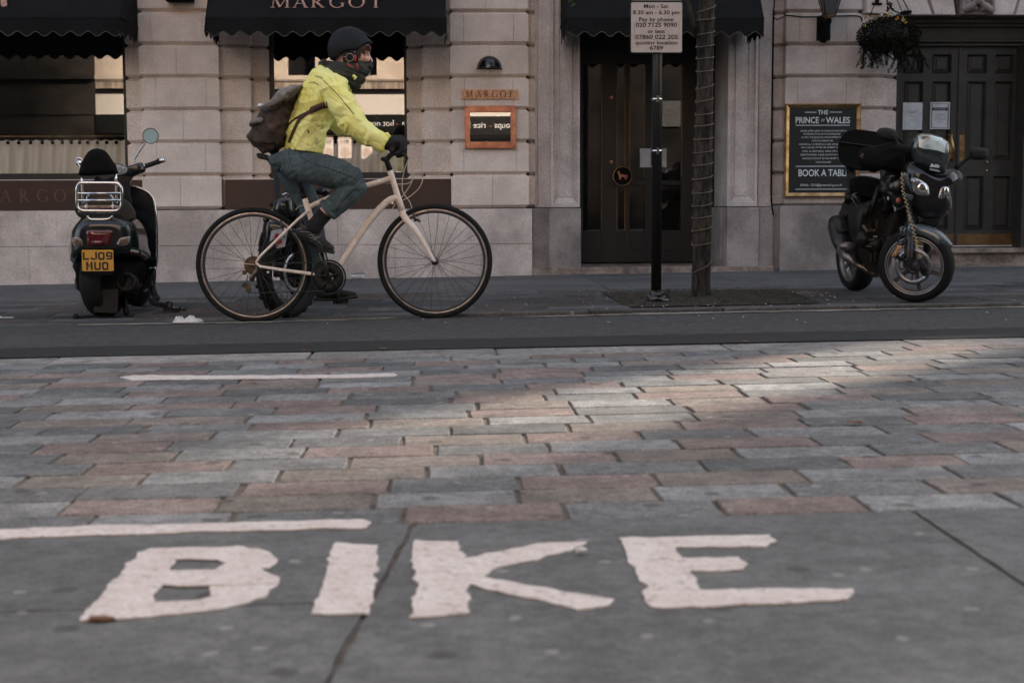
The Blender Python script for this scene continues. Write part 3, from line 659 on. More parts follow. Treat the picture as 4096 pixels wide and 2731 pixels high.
for s_ in (-1, 1):
    m.tube([c+Vector((0, 0, .0)), c+Vector((s_*.07, -.01, -.055)), c+Vector((s_*.15, 0, -.10))], [.03, .036, .04], 10); m.tube([c+Vector((0, -.005, 0)), c+Vector((s_*.1, 0, .12))], .03, 10)
m.sphere(c+Vector((0, -.02, 0)), (.045, .03, .045), 12, 8)
rg = random.Random(4)
for i in range(26):
    s_ = rg.choice((-1, 1)); q = (rg.uniform(-.13, .13), rg.uniform(-.12, .13))
    if abs(abs(q[0])*.72+q[1]) < .03: continue
    m.sphere(c+Vector((q[0], .005, q[1])), rg.uniform(.014, .026), 8, 6)
m.build('keystone', 'carved_stone', pb)
m = MB(); YP = YW+.32; m.box((fx(3440), YW+.0, TOPZ-1.3), (6.29, YW+.8, 8.2)); m.build('upper_wall', 'stone_grey', pb)
m = MB(); m.box((fx(4232), YW+.02, -.1), (6.295, YW+.8, TOPZ-1.3)); m.build('end_pier', 'stone_grey', pb)
# door head mouldings and frame
m = MB()
for (v0, v1, Y) in ((55, 72, YW+.10), (72, 92, YW+.18), (92, 108, YW+.24), (108, 158, YW+.30), (158, 168, YW+.27), (168, 176, YW+.31), (176, 184, YW+.28)):
    m.box((fx(3583), Y, fz(v1, Y, 3800)), (fx(4230), YW+.7, fz(v0, Y, 3800)-.0005))
for u0, u1, Y in ((3578, 3591, YW+.22), (4077, 4096, YW+.24), (4096, 4230, YW+.1)): m.box((fx(u0, Y), Y, .1), (fx(u1, Y), YW+.7, fz(176, Y, 3800)))
m.build('door_frame', 'door_paint', pb, bevel=.004)
YL = YW+.34; zb = fz(683+688/2.2965, YL, 3900); zt = fz(187, YL, 3800)
def leaf(u0, u1, cols, kick):
    g = MB(); x0, x1 = fx(u0, YL), fx(u1, YL); Z = lambda v: fz(v, YL, 3850)
    rows = [(217, 294), (325, 640), (703, 918)]
    xs = [x0]+[fx(c, YL) for cc in cols for c in cc]+[x1]
    g.box((x0, YL, zb), (xs[1], YL+.05, zt)); g.box((xs[2], YL, zb), (xs[3], YL+.05, zt)); g.box((xs[4], YL, zb), (x1, YL+.05, zt))
    for a, b in ((xs[1], xs[2]), (xs[3], xs[4])):
        zz = [zt]+[Z(v) for r in rows for v in r]+[zb]
        for i in range(0, len(zz), 2): g.box((a, YL, zz[i+1]), (b, YL+.05, zz[i]))
        for r in rows:
            ZT, ZB = Z(r[0]), Z(r[1]); k1, k2 = .014, .042
            def q(k, y): return [(a+k, y, ZB+k), (b-k, y, ZB+k), (b-k, y, ZT-k), (a+k, y, ZT-k)]
            g.rings([q(0, YL-.004), q(.006, YL-.010), q(k1, YL+.004), q(k1+.003, YL+.03), q(k2, YL+.022), q(k2+.002, YL+.012)], cap=False, smooth=False)
            g.add(q(k2+.002, YL+.012), [(0, 1, 2, 3)])
    d = g.build('door', 'door_paint', pb)
    g = MB(); g.box((x0+.01, YL-.004, Z(936)), (x1-.01, YL, Z(979))); g.build('kick_plate', 'brass_dull', d)
    g = MB(); g.box((x0, YL-.02, Z(986)), (x1, YL+.04, Z(981))); g.build('weather_bar', 'stone_grey', d)
    return d
e4 = lambda x: 3072+x/2.2965
dl = leaf(3591, 3832, [(e4(1245), e4(1420)), (e4(1500), e4(1675))], 1)
dr = leaf(3834, 4077, [(e4(1818), e4(1998)), (e4(2070), e4(2250))], 1)
m = MB(); m.box((fx(3829, YL), YL-.014, zb), (fx(3838, YL), YL+.0, zt)); m.build('meeting_strip', 'door_paint', dl)
m = MB(); p0, p1 = S(e4(1738), 1242/2.2965, YL), S(e4(1798), 1490/2.2965, YL); m.box((p0.x, YL-.006, p1.z), (p1.x, YL-.001, p0.z)); m.build('push_plate', 'brass', dr, bevel=.002)
m = MB(); p0, p1 = S(e4(1680), 1252/2.2965, YL-.05), S(e4(1700), 1470/2.2965, YL-.05)
m.tube([(p0.x, YL-.004, p0.z), (p0.x+.004, YL-.05, p0.z-.01), (p1.x, YL-.055, (p0.z+p1.z)/2), (p1.x, YL-.05, p1.z+.01), (p1.x, YL-.004, p1.z)], [.016, .014, .012, .014, .016], 12)
m.box((p0.x-.012, YL-.006, p1.z-.02), (p0.x+.035, YL-.001, p0.z+.02)); m.build('handle', 'brass', dl)
m = MB()
for (x, y) in ((2012, 1492), (2010, 1570)):
    c = S(e4(x), y/2.2965, YL); m.lathe(c, (0, -1, 0), [(0, .0), (.014, .0), (.014, .012), (.008, .018), (0, .018)], 16)
m.islands('lock', 'brass', dr)
m = MB(); xa, xb = fx(3583, v=1000), 6.2; zg = gz(4.6, YW); zs = fz(994, YW, 3850)
m.box((xa, YW+.02, zg-.1), (xb, YL+.3, zs-.002)); m.box((xa, YW-.03, zs-.045), (xb, YL+.3, zs)); m.box((xa, YW-.05, zg-.05), (xb, YW+.02, fz(1053, YW, 3850)))
m.islands('doorstep', 'step_stone', pb, bevel=.007)
# ================================================================== opposite side of the street (seen only mirrored in the glass) and the added sun blockers
YO = -2.6
mat('facing_shade_brown', (.060, .05, .042), .95, spec=0., c2=(.03, .026, .022), vscale=1.2, detail=8)  # shade on the left front opposite is put into this dark brown
mat('facing_dark', (.018, .016, .015), .95, spec=0., c2=(.008, .008, .008), vscale=1.2, detail=8)
mat('sun_stone', (.58, .48, .385), .85, c2=(.48, .39, .31), vscale=2.0, bump=.4, bscale=20)
mat('stained_stone', (.45, .36, .28), .9, c2=(.16, .125, .10), vscale=3, stretch=(6, 1, .8), detail=8)
mat('white_panel', (.62, .56, .50), .6); mat('fascia', (.010, .010, .010), .3)
mat('white_letter', (.75, .74, .72), .5); mat('red_dot', (.30, .05, .05), .5); mat('poster', (.62, .54, .48), .6); mat('poster_art', (.34, .22, .19), .6, c2=(.52, .42, .34), vscale=35)
ob = thing('opposite_building', (0, YO-.5, gz(0, YO)), 'sunlit pale shop building across the street, mirrored in the restaurant windows', 'building')
VW = 2*(YW+.375)-YO; VM = 2*(YW-.035)-YO; VD = 2*(YD+.027)-YO
OX = lambda u, v=450, V=VW: S(u, v, V).x
OZ = lambda v, V=VW, u=1400: S(u, v, V).z
m = MB()
z_f0, z_f1 = OZ(532), OZ(462); z_p0, z_p1 = OZ(459), OZ(366); z_fr0, z_fr1 = OZ(356), OZ(326); z_c1 = OZ(303); z_w1 = OZ(150)
XA, XB = -7.3, 2.1
m.box((XA, YO-.4, z_fr0), (XB, YO, z_fr1)); m.build('frieze', 'stained_stone', ob)
m = MB(); m.box((XA, YO-.4, z_fr1), (XB, YO+.03, z_fr1+.03)); m.box((XA, YO-.4, z_fr1+.03), (XB, YO+.055, z_c1)); m.build('cornice', 'sun_stone', ob)
m = MB(); m.box((XA, YO-.4, z_p1+.005), (XB, YO-.1, z_fr0)); m.box((XA, YO-.6, .02), (XB, YO-.3, z_p0)); m.box((XA, YO-.4, z_p1-.06), (XB, YO+.03, z_p1)) ; m.build('shadow_gap', 'fascia', ob)
m = MB(); m.box((XA, YO-.3, z_p0), (XB, YO+.02, z_p1-.06)); m.build('sign_panel', 'white_panel', ob)
m = MB(); m.box((XA, YO-.3, z_f0), (XB, YO+.05, z_p0-.001)); m.box((XA, YO-.3, z_f0-.05), (XB, YO+.0, z_f0)); m.build('fascia', 'fascia', ob)
m = MB(); ex = (-1, 0, 0); ez = (0, 0, 1); zt_ = OZ(505); 
text_into(m, 'hot noodles', .175, (OX(1577), YO+.052, zt_), ex, ez)
text_into(m, 'rice bowls', .175, (OX(1944, 540, VM), YO+.052, zt_), ex, ez)
text_into(m, 'soups', .175, (OX(2054, 548, VM), YO+.052, zt_), ex, ez)
text_into(m, 'a', .175, (OX(1620), YO+.052, zt_), ex, ez)
m.build('lettering', 'white_letter', ob)
m = MB()
for x, z in ((OX(1962, 535, VM), OZ(498)), (OX(1588), OZ(498))): m.lathe((x, YO+.05, z), (0, 1, 0), [(0, .002), (.018, .002)], 12)
m.build('dot', 'red_dot', ob)
m = MB(); text_into(m, 'he', .13, (OX(1895, 470, VM), YO+.023, OZ(446)), ex, ez); m.build('panel_lettering', 'ink', ob)
# upper floors with window openings
m = MB(); wd = MB(); x = XA; 
cu = [OX(1024+a/2.2965, 290) for a in (165, 285, 545, 1040, 1110, 1420)]
edges = [XA, cu[1], cu[2]+.0, cu[3]-.45, cu[4], cu[4]+1.4, 1.9, XB]
for i in range(0, len(edges)-1):
    a, b = edges[i], edges[i+1]
    if i in (0,) or i % 2 == 0: m.box((a, YO-.4, z_c1), (b, YO, 9.5))
    else:
        for k in range(2):
            zb_ = z_c1+.0+k*3.0; m.box((a, YO-.4, zb_+2.0), (b, YO, zb_+3.0))
            wd.box((a, YO-.3, zb_), (b, YO-.25, zb_+2.0))
        m.box((a, YO-.4, z_c1+7), (b, YO, 9.5))
m.build('upper_wall', 'sun_stone', ob); wd.islands('window', 'black_gloss', ob)
m = MB(); m.box((XA, YO-.6, -.3), (XB, YO-.1, .45)); m.build('stall_riser', 'fascia', ob)
# product cards hanging in the shop window (the photo shows them mirrored)
def card(xr, xl, vt, vb, txt=True):
    x1, x0 = OX(1024+xr/2.2965, 580), OX(1024+xl/2.2965, 580); za, zb = OZ(vb), OZ(vt)
    t = thing('product_card', ((x0+x1)/2, YO-.05, za), 'white product card with food picture hanging in the shop window opposite', 'poster', 'cards hanging in the opposite shop window')
    q = MB(); q.box((x0, YO-.06, za), (x1, YO-.055, zb)); q.build('card', 'poster', t)
    if txt:
        q = MB(); text_into(q, 'itsu', .14, ((x0+x1)/2, YO-.054, zb-.17), ex, ez, align='CENTER', width=(x1-x0)*.62); 
        q.build('lettering', 'ink', t)
        q = MB(); c = ((x0+x1)/2, YO-.054, za+.12); q.lathe(c, (0, 1, 0), [(0, .001), (.10, .001)], 18); q.lathe((x1-.05, YO-.054, za+.1), (0, 1, 0), [(0, .002), (.045, .002)], 12); q.build('picture', 'poster_art', t)
for a, b, c_, d_, tx in ((612, 708, 541, 632, True), (752, 876, 541, 632, True), (965, 1068, 541, 634, True), (1107, 1210, 541, 634, True), (1290, 1366, 541, 634, True), (975, 1072, 652, 690, False), (1107, 1210, 652, 690, False), (1285, 1366, 652, 690, False)):
    card(b, a, c_, d_, tx)
m = MB(); p0 = S(2048+1550/2.2965, 930/2.2965, VD); p1 = S(2048+1375/2.2965, 1165/2.2965, VD)
m.box((p1.x, YO+.06, p1.z), (p0.x, YO+.07, p0.z)); m.build('hanging_board', 'asphalt', ob)
m = MB(); q = S(2048+1535/2.2965, 1080/2.2965, VD); text_into(m, 'itsu', .36, (q.x, YO+.073, q.z), ex, ez); m.build('board_lettering', 'ink', ob)
m = MB(); m.box((2.102, YO-.5, -.3), (16, YO, 9.5)); nb = m.build('dark_reflection_block', 'facing_dark'); tag(nb, 'dark block added across the street to darken the view mirrored in the door', 'building')  # added dark block, keeps the door glass reflection dark
m = MB(); m.box((-20, YO-.5, -.3), (-7.302, YO, 9.5)); m.box((-20, YO, z_fr1+.03), (-7.302, YO+.15, z_c1)); m.box((-20, YO, z_p0), (-7.302, YO+.04, z_p1)); tag(m.build('dark_reflection_block', 'facing_shade_brown'), 'brown block left of the sunlit shop, its dark colour standing in for shade', 'building')  # dark colour stands in for the shaded stretch of the opposite front
# unseen block and slit wall added to block the sun and shape its band
mat('brick', (.25, .16, .12), .9, c2=(.2, .12, .09), vscale=3)
m = MB(); m.box((-40, YW+2.25, -.5), (12.0, YW+9, 18)); tag(m.build('sun_block', 'brick'), 'unseen tall block added behind the restaurant to hold back the sun', 'building')  # unseen, added to shade the left of the opposite front
m = MB(); XG = 10.12; g = .20
m.box((6.3, YW, -.2), (XG-g, YW+.06, 12.6)); m.box((XG+g, YW, -.2), (40, YW+.06, 12.6)); m.box((XG-g, YW, -.2), (XG+g, YW+.06, 5.5)); m.box((XG-g, YW, 7.25), (XG+g, YW+.06, 12.6))  # added wall, its slit throws a band of sun on the setts
tag(m.build('sun_slit_wall', 'stone_grey'), 'unseen thin wall added beyond the pub, slit to let a band of sun through', 'building')
# ================================================================== things fixed to the walls
mat('smoke_glass', (.075, .08, .088), .15, spec=.6); mat('sign_face', (.52, .45, .42), .55, c2=(.46, .395, .365), vscale=5, bump=.2)
mat('sign_ink', (.02, .02, .02), .6); mat('pole_black', (.010, .0095, .0095), .4, spec=.4)
mat('bark', (.062, .051, .041), .95, c2=(.007, .006, .005), vscale=34, stretch=(1, 1, .25), detail=8, bump=4., bscale=38)
mat('wire', (.13, .10, .078), .6); mat('leaf', (.05, .07, .022), .7, c2=(.03, .045, .015), vscale=12); mat('dark_leaf', (.017, .018, .012), .9, spec=.1, c2=(.008, .009, .007), vscale=10)
mat('petal_orange', (.55, .22, .04), .7); mat('petal_white', (.6, .58, .58), .7); mat('petal_yellow', (.6, .42, .08), .7); mat('petal_red', (.30, .05, .04), .7)
mat('bin_bag', (.014, .014, .014), .28, spec=.6, coat=.3); mat('tissue', (.62, .61, .60), .8); mat('dry_leaf', (.25, .13, .08), .8, c2=(.16, .09, .05), vscale=30)
glass_mat('clear_plastic', .10, (.92, .92, .92), .08)
t = thing('menu_box', S(1961, 590, YW-.03), 'copper framed menu case with a small dog emblem on the stone pier', 'menu case')
P0, P1 = S(1858, 423, YW-.05), S(2065, 594, YW-.05); G0, G1 = S(1880, 450, YW-.05), S(2043, 567, YW-.05)
m = MB(); m.box((P0.x, YW-.05, P1.z), (G0.x, YW, P0.z)); m.box((G1.x, YW-.05, P1.z), (P1.x, YW, P0.z)); m.box((G0.x, YW-.05, G0.z), (G1.x, YW, P0.z)); m.box((G0.x, YW-.05, P1.z), (G1.x, YW, G1.z)); m.build('frame', 'copper', t, bevel=.004)
m = MB(); m.add([(G0.x, YW-.0345, G1.z), (G1.x, YW-.0345, G1.z), (G1.x, YW-.0338, G0.z), (G0.x, YW-.0338, G0.z)], [(0, 1, 2, 3)]); m.build('glass', 'menu_glass', t)
m = MB(); m.box((G0.x, YW-.012, G1.z), (G1.x, YW-.006, G0.z)); m.build('back_panel', 'black_frame', t)
m = MB()
for a in (P0.x+.018, P1.x-.018):
    for b in (P0.z-.018, P1.z+.018): m.sphere((a, YW-.052, b), (.007, .006, .007), 10, 6)
m.islands('screw', 'copper_groove', t)
c = S(1944, 590, YW-.051); m = MB(); dog(m, (c.x, c.y, c.z-.002), (1, 0, 0), (0, 0, 1), .085, .006); m.build('dog_emblem', 'copper', t)
t = thing('name_plate', S(1961, 397, YW-.02), 'long hammered copper plate engraved MARGOT above the menu case', 'sign')
P0, P1 = S(1847, 359, YW-.02), S(2072, 397, YW-.02)
m = MB(); m.box((P0.x, YW-.02, P1.z), (P1.x, YW-.001, P0.z)); m.build('plate', 'copper_plate', t, bevel=.003)
m = MB(); zb_ = S(1950, 390, YW-.021).z
for ch, u in (('M', 1862), ('A', 1903), ('R', 1935), ('G', 1966), ('O', 1999), ('T', 2031)): glyph(m, ch, 0, 0, .062, (S(u, 390, YW-.021).x, YW-.0225, zb_), (1, 0, 0), (0, 0, 1))
m.build('lettering', 'copper_groove', t)
m = MB(); c = S(1958, 273, YW-.06); rs = []
for j in range(9):
    a = math.pi/2*j/8; yy = YW-.13*math.cos(a)*1.0; 
for j in range(13):
    ph = math.pi*j/12; ring = []
    for i in range(10):
        th = math.pi/2*i/9; ring.append((c.x+.122*math.cos(ph), YW-.002-.11*math.sin(ph)*math.sin(th), c.z+.122*math.sin(ph)*math.cos(th)*1.0))
    rs.append(ring)
m.rings(rs, cap=False, closed=False); m.box((c.x-.125, YW-.012, c.z-.006), (c.x+.125, YW-.001, c.z+.002))
tag(m.build('wall_light', 'black_gloss'), 'black half-dome wall light on the stone pier above the copper plate', 'wall light')
m = MB(); c = S(715, 4, YW-.14); m.box((c.x-.125, YW-.15, c.z), (c.x+.125, YW-.001, c.z+.11)); m.box((c.x-.11, YW-.135, c.z-.004), (c.x+.11, YW-.02, c.z+.001))
tag(m.build('wall_light', 'black_matte', bevel=.01), 'black box wall light at the top of the left pier, between two awnings', 'wall light')
# chalkboard
t = thing('chalkboard', S(3290, 787, YW-.05), 'black pub chalkboard in a worn gold frame, lettered THE PRINCE OF WALES', 'sign')
YC = YW-.06; P0, P1 = S(3142, 415, YC), S(3440, 788, YC); f_ = .042
m = MB()
o4 = [(P0.x, P0.z), (P1.x, P0.z), (P1.x, P1.z), (P0.x, P1.z)]; i4 = [(P0.x+f_, P0.z-f_), (P1.x-f_, P0.z-f_), (P1.x-f_, P1.z+f_), (P0.x+f_, P1.z+f_)]; q4 = [(P0.x+.012, P0.z-.012), (P1.x-.012, P0.z-.012), (P1.x-.012, P1.z+.012), (P0.x+.012, P1.z+.012)]
m.rings([[(x, YW-.001, z) for x, z in o4], [(x, YC+.012, z) for x, z in o4], [(x, YC-.006, z) for x, z in q4], [(x, YC+.012, z) for x, z in i4]], cap=False, smooth=False)
m.build('frame', 'brass', t)
m = MB(); m.box((P0.x+f_-.004, YC+.013, P1.z+f_-.004), (P1.x-f_+.004, YC+.03, P0.z-f_+.004)); m.build('board', 'board', t)
EX, EZ = (1, 0, 0), (0, 0, 1); m = MB(); md_ = MB(); yb = YC+.011
def bt(mb, s, u, v, capx, wpx=None, **k):     # u,v photo pixels of the text's centre baseline; capx = cap height in pixels
    p = S(u, v, yb); h = capx/FPX*YC; text_into(mb, s, h*1.42, (p.x, yb, p.z), EX, EZ, align='CENTER', width=(wpx/FPX*YC if wpx else None), depth=0, **k)
e4 = lambda x: 3072+x/2.2965
CX = e4(505)
bt(m, 'THE', CX, 1052/2.2965, 17, 42, bold=.0012); bt(m, 'PRINCE', e4(360), 1132/2.2965, 24, 94, bold=.0015); bt(m, 'OF', e4(504), 1118/2.2965, 11, 15); bt(m, 'WALES', e4(642), 1132/2.2965, 24, 98, bold=.0015)
L8 = ["NAMED AFTER QUEEN VICTORIA'S SON EDWARD VII", "THE PRINCE OF WALES WAS ESTABLISHED", "IN 1852. THE BUILDING WAS FORMERLY A", "POTATO WAREHOUSE.", "ORIGINALLY A MEDIEVAL LANE, DRURY LANE", "WAS CALLED AFTER SIR ROBERT DRURY", "1500. A HISTORIC AREA OF ILL", "REPUTE DRURY LANE IS NOW A WORLD", "FAMOUS DISTRICT IN THE HEART OF", "THEATRELAND!"]
W8 = [425, 345, 370, 195, 430, 400, 350, 420, 350, 145]; C8 = [510, 495, 493, 503, 500, 500, 490, 507, 490, 507]
for s, wd_, cx_, y in zip(L8, W8, C8, (1211, 1240, 1270, 1302, 1334, 1363, 1398, 1430, 1464, 1498)): bt(m, s, e4(cx_), y/2.2965, 6.6, wd_/2.2965)
p = 683
bt(m, 'BOOK A TABLE', e4(512), p+50/2.2965, 27, 205, bold=.0015); bt(m, 'EMAIL: 7233@greeneking.co.uk', e4(488), p+142/2.2965, 9, 170, shear=.25)
m.build('lettering', 'chalk', t)
def bar(x0, x1, y0, y1, j=0): a, b = S(e4(x0), y0/2.2965+683*j, yb), S(e4(x1), y1/2.2965+683*j, yb); md_.box((a.x, yb-.0005, b.z), (b.x, yb+.001, a.z))
bar(340, 445, 1028, 1040); bar(568, 678, 1026, 1038); bar(255, 750, 1147, 1158); bar(256, 740, 1523, 1534); bar(252, 755, 165, 175, 1)
md_.islands('ruled_line', 'chalk_dim', t)
# two notices on the door
for (x0, x1, y0, y1, lb, lines) in ((1240, 1415, 944, 1194, 'plain white paper notice taped to the left pub door leaf, the left one of two', [('FOR ALL DELIVERIES', 1030, 84), ('PLEASE CALL', 1045, 52), ('07969 516006', 1075, 56), ('THANK YOU', 1110, 50)]),
        (1492, 1667, 940, 1188, 'white paper notice headed WE ARE CLOSED taped to the left pub door leaf', [('NO CASH OR', 1056, 80), ('STOCK ON SITE', 1070, 92), ('CCTV remains in place', 1090, 104), ('and is constantly monitored', 1102, 120), ('Thank you', 1120, 44)])):
    Yn = YL-.013; a, b = S(e4(x0), y0/2.2965, Yn), S(e4(x1), y1/2.2965, Yn); t = thing('paper_notice', ((a.x+b.x)/2, Yn, b.z), lb, 'notice')
    q = MB(); nx, nz = 8, 10; vs = [(a.x+(b.x-a.x)*i/nx, Yn-.003*noise.noise(Vector((i*.7, j*.6, x0))), a.z+(b.z-a.z)*j/nz) for j in range(nz+1) for i in range(nx+1)]
    q.add(vs, [(j*(nx+1)+i, j*(nx+1)+i+1, (j+1)*(nx+1)+i+1, (j+1)*(nx+1)+i) for j in range(nz) for i in range(nx)], True); q.build('sheet', 'paper', t)
    q = MB(); yb_ = yb; yb = Yn-.005
    for s, y, wd_ in lines: bt(q, s, e4((x0+x1)/2), y/2.2965, 3.6, wd_/2.2965)
    if 'CLOSED' in lb:
        for (u0, u1, v0, v1) in ((1512, 1650, 990, 1016),):
            A_, B_ = S(e4(u0), v0/2.2965, yb), S(e4(u1), v1/2.2965, yb); q.box((A_.x, yb, B_.z), (B_.x, yb+.001, A_.z))
        for (u0, u1, v0, v1) in ((1504, 1506, 955, 1175), (1655, 1657, 955, 1175), (1504, 1657, 953, 956), (1504, 1657, 1174, 1177)):
            A_, B_ = S(e4(u0), v0/2.2965, yb), S(e4(u1), v1/2.2965, yb); q.box((A_.x, yb, B_.z), (B_.x, yb+.001, A_.z))
    q.build('lettering', 'ink', t)
    if 'CLOSED' in lb:
        q = MB(); yb = Yn-.008; bt(q, 'WE ARE CLOSED', e4(1580), 1008/2.2965, 5, 46); q.build('heading', 'paper', t)
    yb = yb_
# lantern on its bracket
YN = YW-.36; t = thing('wall_lantern', S(e4(515), 380/2.2965, YW-.05), 'black and brass street lantern on a scrolled wall bracket of the pub', 'lantern')
def e4p(x, y, Y): return S(e4(x), y/2.2965, Y)
c = e4p(565, 150, YN); m = MB(); tp = e4p(565, -260, YN); hw0, hw1 = .042, .155
m4 = lambda hw, z: [(c.x-hw, c.y-hw, z), (c.x+hw, c.y-hw, z), (c.x+hw, c.y+hw, z), (c.x-hw, c.y+hw, z)]
q = MB(); q.rings([m4(hw0-.006, c.z+.01), m4(hw1-.008, tp.z)], cap=False, smooth=False); q.build('glass', 'smoke_glass', t)
q = MB(); A_, B_ = m4(hw0, c.z), m4(hw1, tp.z)
for a, b in zip(A_, B_): q.tube([a, b], .008, 6)
for i in range(4): q.tube([A_[i], A_[(i+1) % 4]], .007, 6); q.tube([B_[i], B_[(i+1) % 4]], .012, 6)
q.box((c.x-.03, c.y-.03, c.z-.02), (c.x+.03, c.y+.03, c.z+.004)); q.build('frame', 'brass_dull', t)
q = MB(); w0 = e4p(515, 150, YW-.05)
q.tube([c+Vector((0, 0, -.01)), c+Vector((0, .05, -.045)), Vector((w0.x, YW-.12, w0.z-.02)), Vector((w0.x, YW-.06, w0.z-.1)), Vector((w0.x, YW-.045, w0.z-.2)), Vector((w0.x, YW-.03, w0.z-.25))], [.02, .035, .05, .06, .05, .025], 10)
q.box((w0.x-.062, YW-.07, w0.z-.23), (w0.x+.062, YW-.001, w0.z+.0)); q.build('bracket', 'black_matte', t, bevel=.008)
# cable along the pub wall
m = MB(); pts = [e4p(x, y, YW-.02) for x, y in ((52, -60), (58, 40), (46, 130), (60, 172), (95, 178), (140, 158), (170, 143), (240, 150), (340, 158), (480, 155), (640, 150), (800, 148), (850, 160), (864, 200))]
m.tube(smooth_poly(pts, 4, closed=False), .007, 6)
pts = [e4p(x, y, YW-.02) for x, y in ((50, 150), (45, 400), (38, 900), (30, 1500))]+[S(e4(30), 683+250/2.2965, YW-.02), S(e4(50), 683+410/2.2965, YW-.04)]
m.tube(smooth_poly(pts, 4, closed=False), .009, 6); tag(m.build('wall_cable', 'black_matte'), 'black cable clipped along and down the pub wall beside the chalkboard', 'cable')
# hanging basket
YB_ = YW-.30; t = thing('hanging_basket', e4p(1120, 420, YB_), 'overflowing hanging basket of trailing plants with orange and white flowers', 'hanging basket')
cb = e4p(1110, 330, YB_); rg = random.Random(7); m = MB(); fl = {'petal_orange': MB(), 'petal_white': MB(), 'petal_yellow': MB(), 'petal_red': MB()}
q = MB(); q.sphere(cb+Vector((0, 0, 0)), (.19, .17, .14), 16, 10); q.build('basket', 'dark_joint', t)
def leafq(mb, p, s, rg):
    a = Vector((rg.uniform(-1, 1), rg.uniform(-1, 1), rg.uniform(-1, 1))).normalized(); b = a.cross(Vector((rg.uniform(-1, 1), rg.uniform(-1, 1), rg.uniform(-1, 1)))).normalized(); p = Vector(p)
    mb.add([p-a*s, p+b*s*.55, p+a*s, p-b*s*.55], [(0, 1, 2, 3)], False)
for i in range(4200):
    a = rg.uniform(0, 2*math.pi); u = rg.uniform(-1, 1); r_ = math.sqrt(1-u*u); k = rg.uniform(.8, 1.1)
    p = cb+Vector((.285*r_*math.cos(a)*k, .22*r_*math.sin(a)*k, .17*u*k))
    if p.y > YW-.02: continue
    leafq(m, p, rg.uniform(.008, .018), rg)
for i in range(64):        # trailing stems
    a = rg.uniform(0, 2*math.pi); x = cb.x+.27*math.cos(a)*rg.uniform(.5, 1); y = cb.y+.2*math.sin(a); L_ = rg.uniform(.12, .30)
    if x > cb.x+.02: L_ *= 1.15
    z = cb.z-.03; dx = 0; sg = [(x, y, z)]
    for k in range(int(L_/.01)):
        dx += rg.uniform(-.004, .004); z -= .01; x += dx*.5; sg.append((x, y, z))
        for _ in range(4): leafq(m, (x+rg.uniform(-.012, .012), y+rg.uniform(-.012, .012), z), rg.uniform(.006, .013), rg)
    m.tube(sg[::4]+[sg[-1]], .0016, 4)
for i in range(30):
    a = rg.uniform(-.05, .05); p = cb+Vector((rg.gauss(-.0, .02), 0, .16+i*.005)); leafq(m, p, .02, rg)
m.build('foliage', 'dark_leaf', t)
for (x, y, k) in ((1110, 152, 'petal_orange'), (1090, 122, 'petal_yellow'), (1108, 130, 'petal_white'), (1135, 140, 'petal_white'), (1190, 165, 'petal_orange'), (1182, 182, 'petal_orange'), (1238, 165, 'petal_yellow'), (1262, 205, 'petal_yellow'), (1250, 190, 'petal_yellow'), (895, 168, 'petal_red'), (884, 200, 'petal_white'), (885, 232, 'petal_yellow'), (1043, 132, 'petal_white'), (1232, 188, 'petal_white'), (1160, 128, 'petal_white')):
    p = e4p(x, y, YB_-.2)
    for q_ in range(7): leafq(fl[k], p+Vector((rg.uniform(-.011, .011), rg.uniform(-.01, .01), rg.uniform(-.009, .009))), rg.uniform(.008, .013), rg)
for k, v in fl.items(): v.build('flower', k, t)
q = MB()
for (x0, y0, x1, y1) in ((975, 55, 935, 150), (1185, 0, 1240, 130)): 
    A_, B_ = e4p(x0, y0, YB_), e4p(x1, y1, YB_-.05); n = 14
    for i in range(n): 
        p = A_.lerp(B_, (i+.5)/n); d = (B_-A_).normalized()*.009; s_ = Vector((.005, 0, 0)) if i % 2 else Vector((0, .005, 0)); q.tube([p-d, p-d*.5+s_, p+d*.5+s_, p+d, p+d*.5-s_, p-d*.5-s_], .0016, 5, closed=True)
q.build('chain', 'black_matte', t)
q = MB(); a = e4p(1000, 40, YW-.02); q.box((a.x-.048, YW-.03, a.z-.012), (a.x+.048, YW-.001, a.z+.012)); q.box((a.x-.02, YW-.028, a.z), (a.x+.02, YW-.004, a.z+.2))
b = e4p(1270, 120, YW-.1); q.box((b.x-.035, YW-.16, b.z-.01), (b.x+.035, YW-.03, b.z+.016)); q.tube(smooth_poly([e4p(1080, -20, YW-.2), e4p(1120, 60, YW-.2), e4p(1175, 110, YW-.16), e4p(1240, 130, YW-.12)], 4, closed=False), .007, 6); q.tube([Vector((a.x, YW-.02, a.z+.15)), e4p(1100, -40, YB_)], .008, 6)
tag(q.build('basket_bracket', 'black_matte'), 'black iron wall bracket that carries the hanging basket', 'bracket')
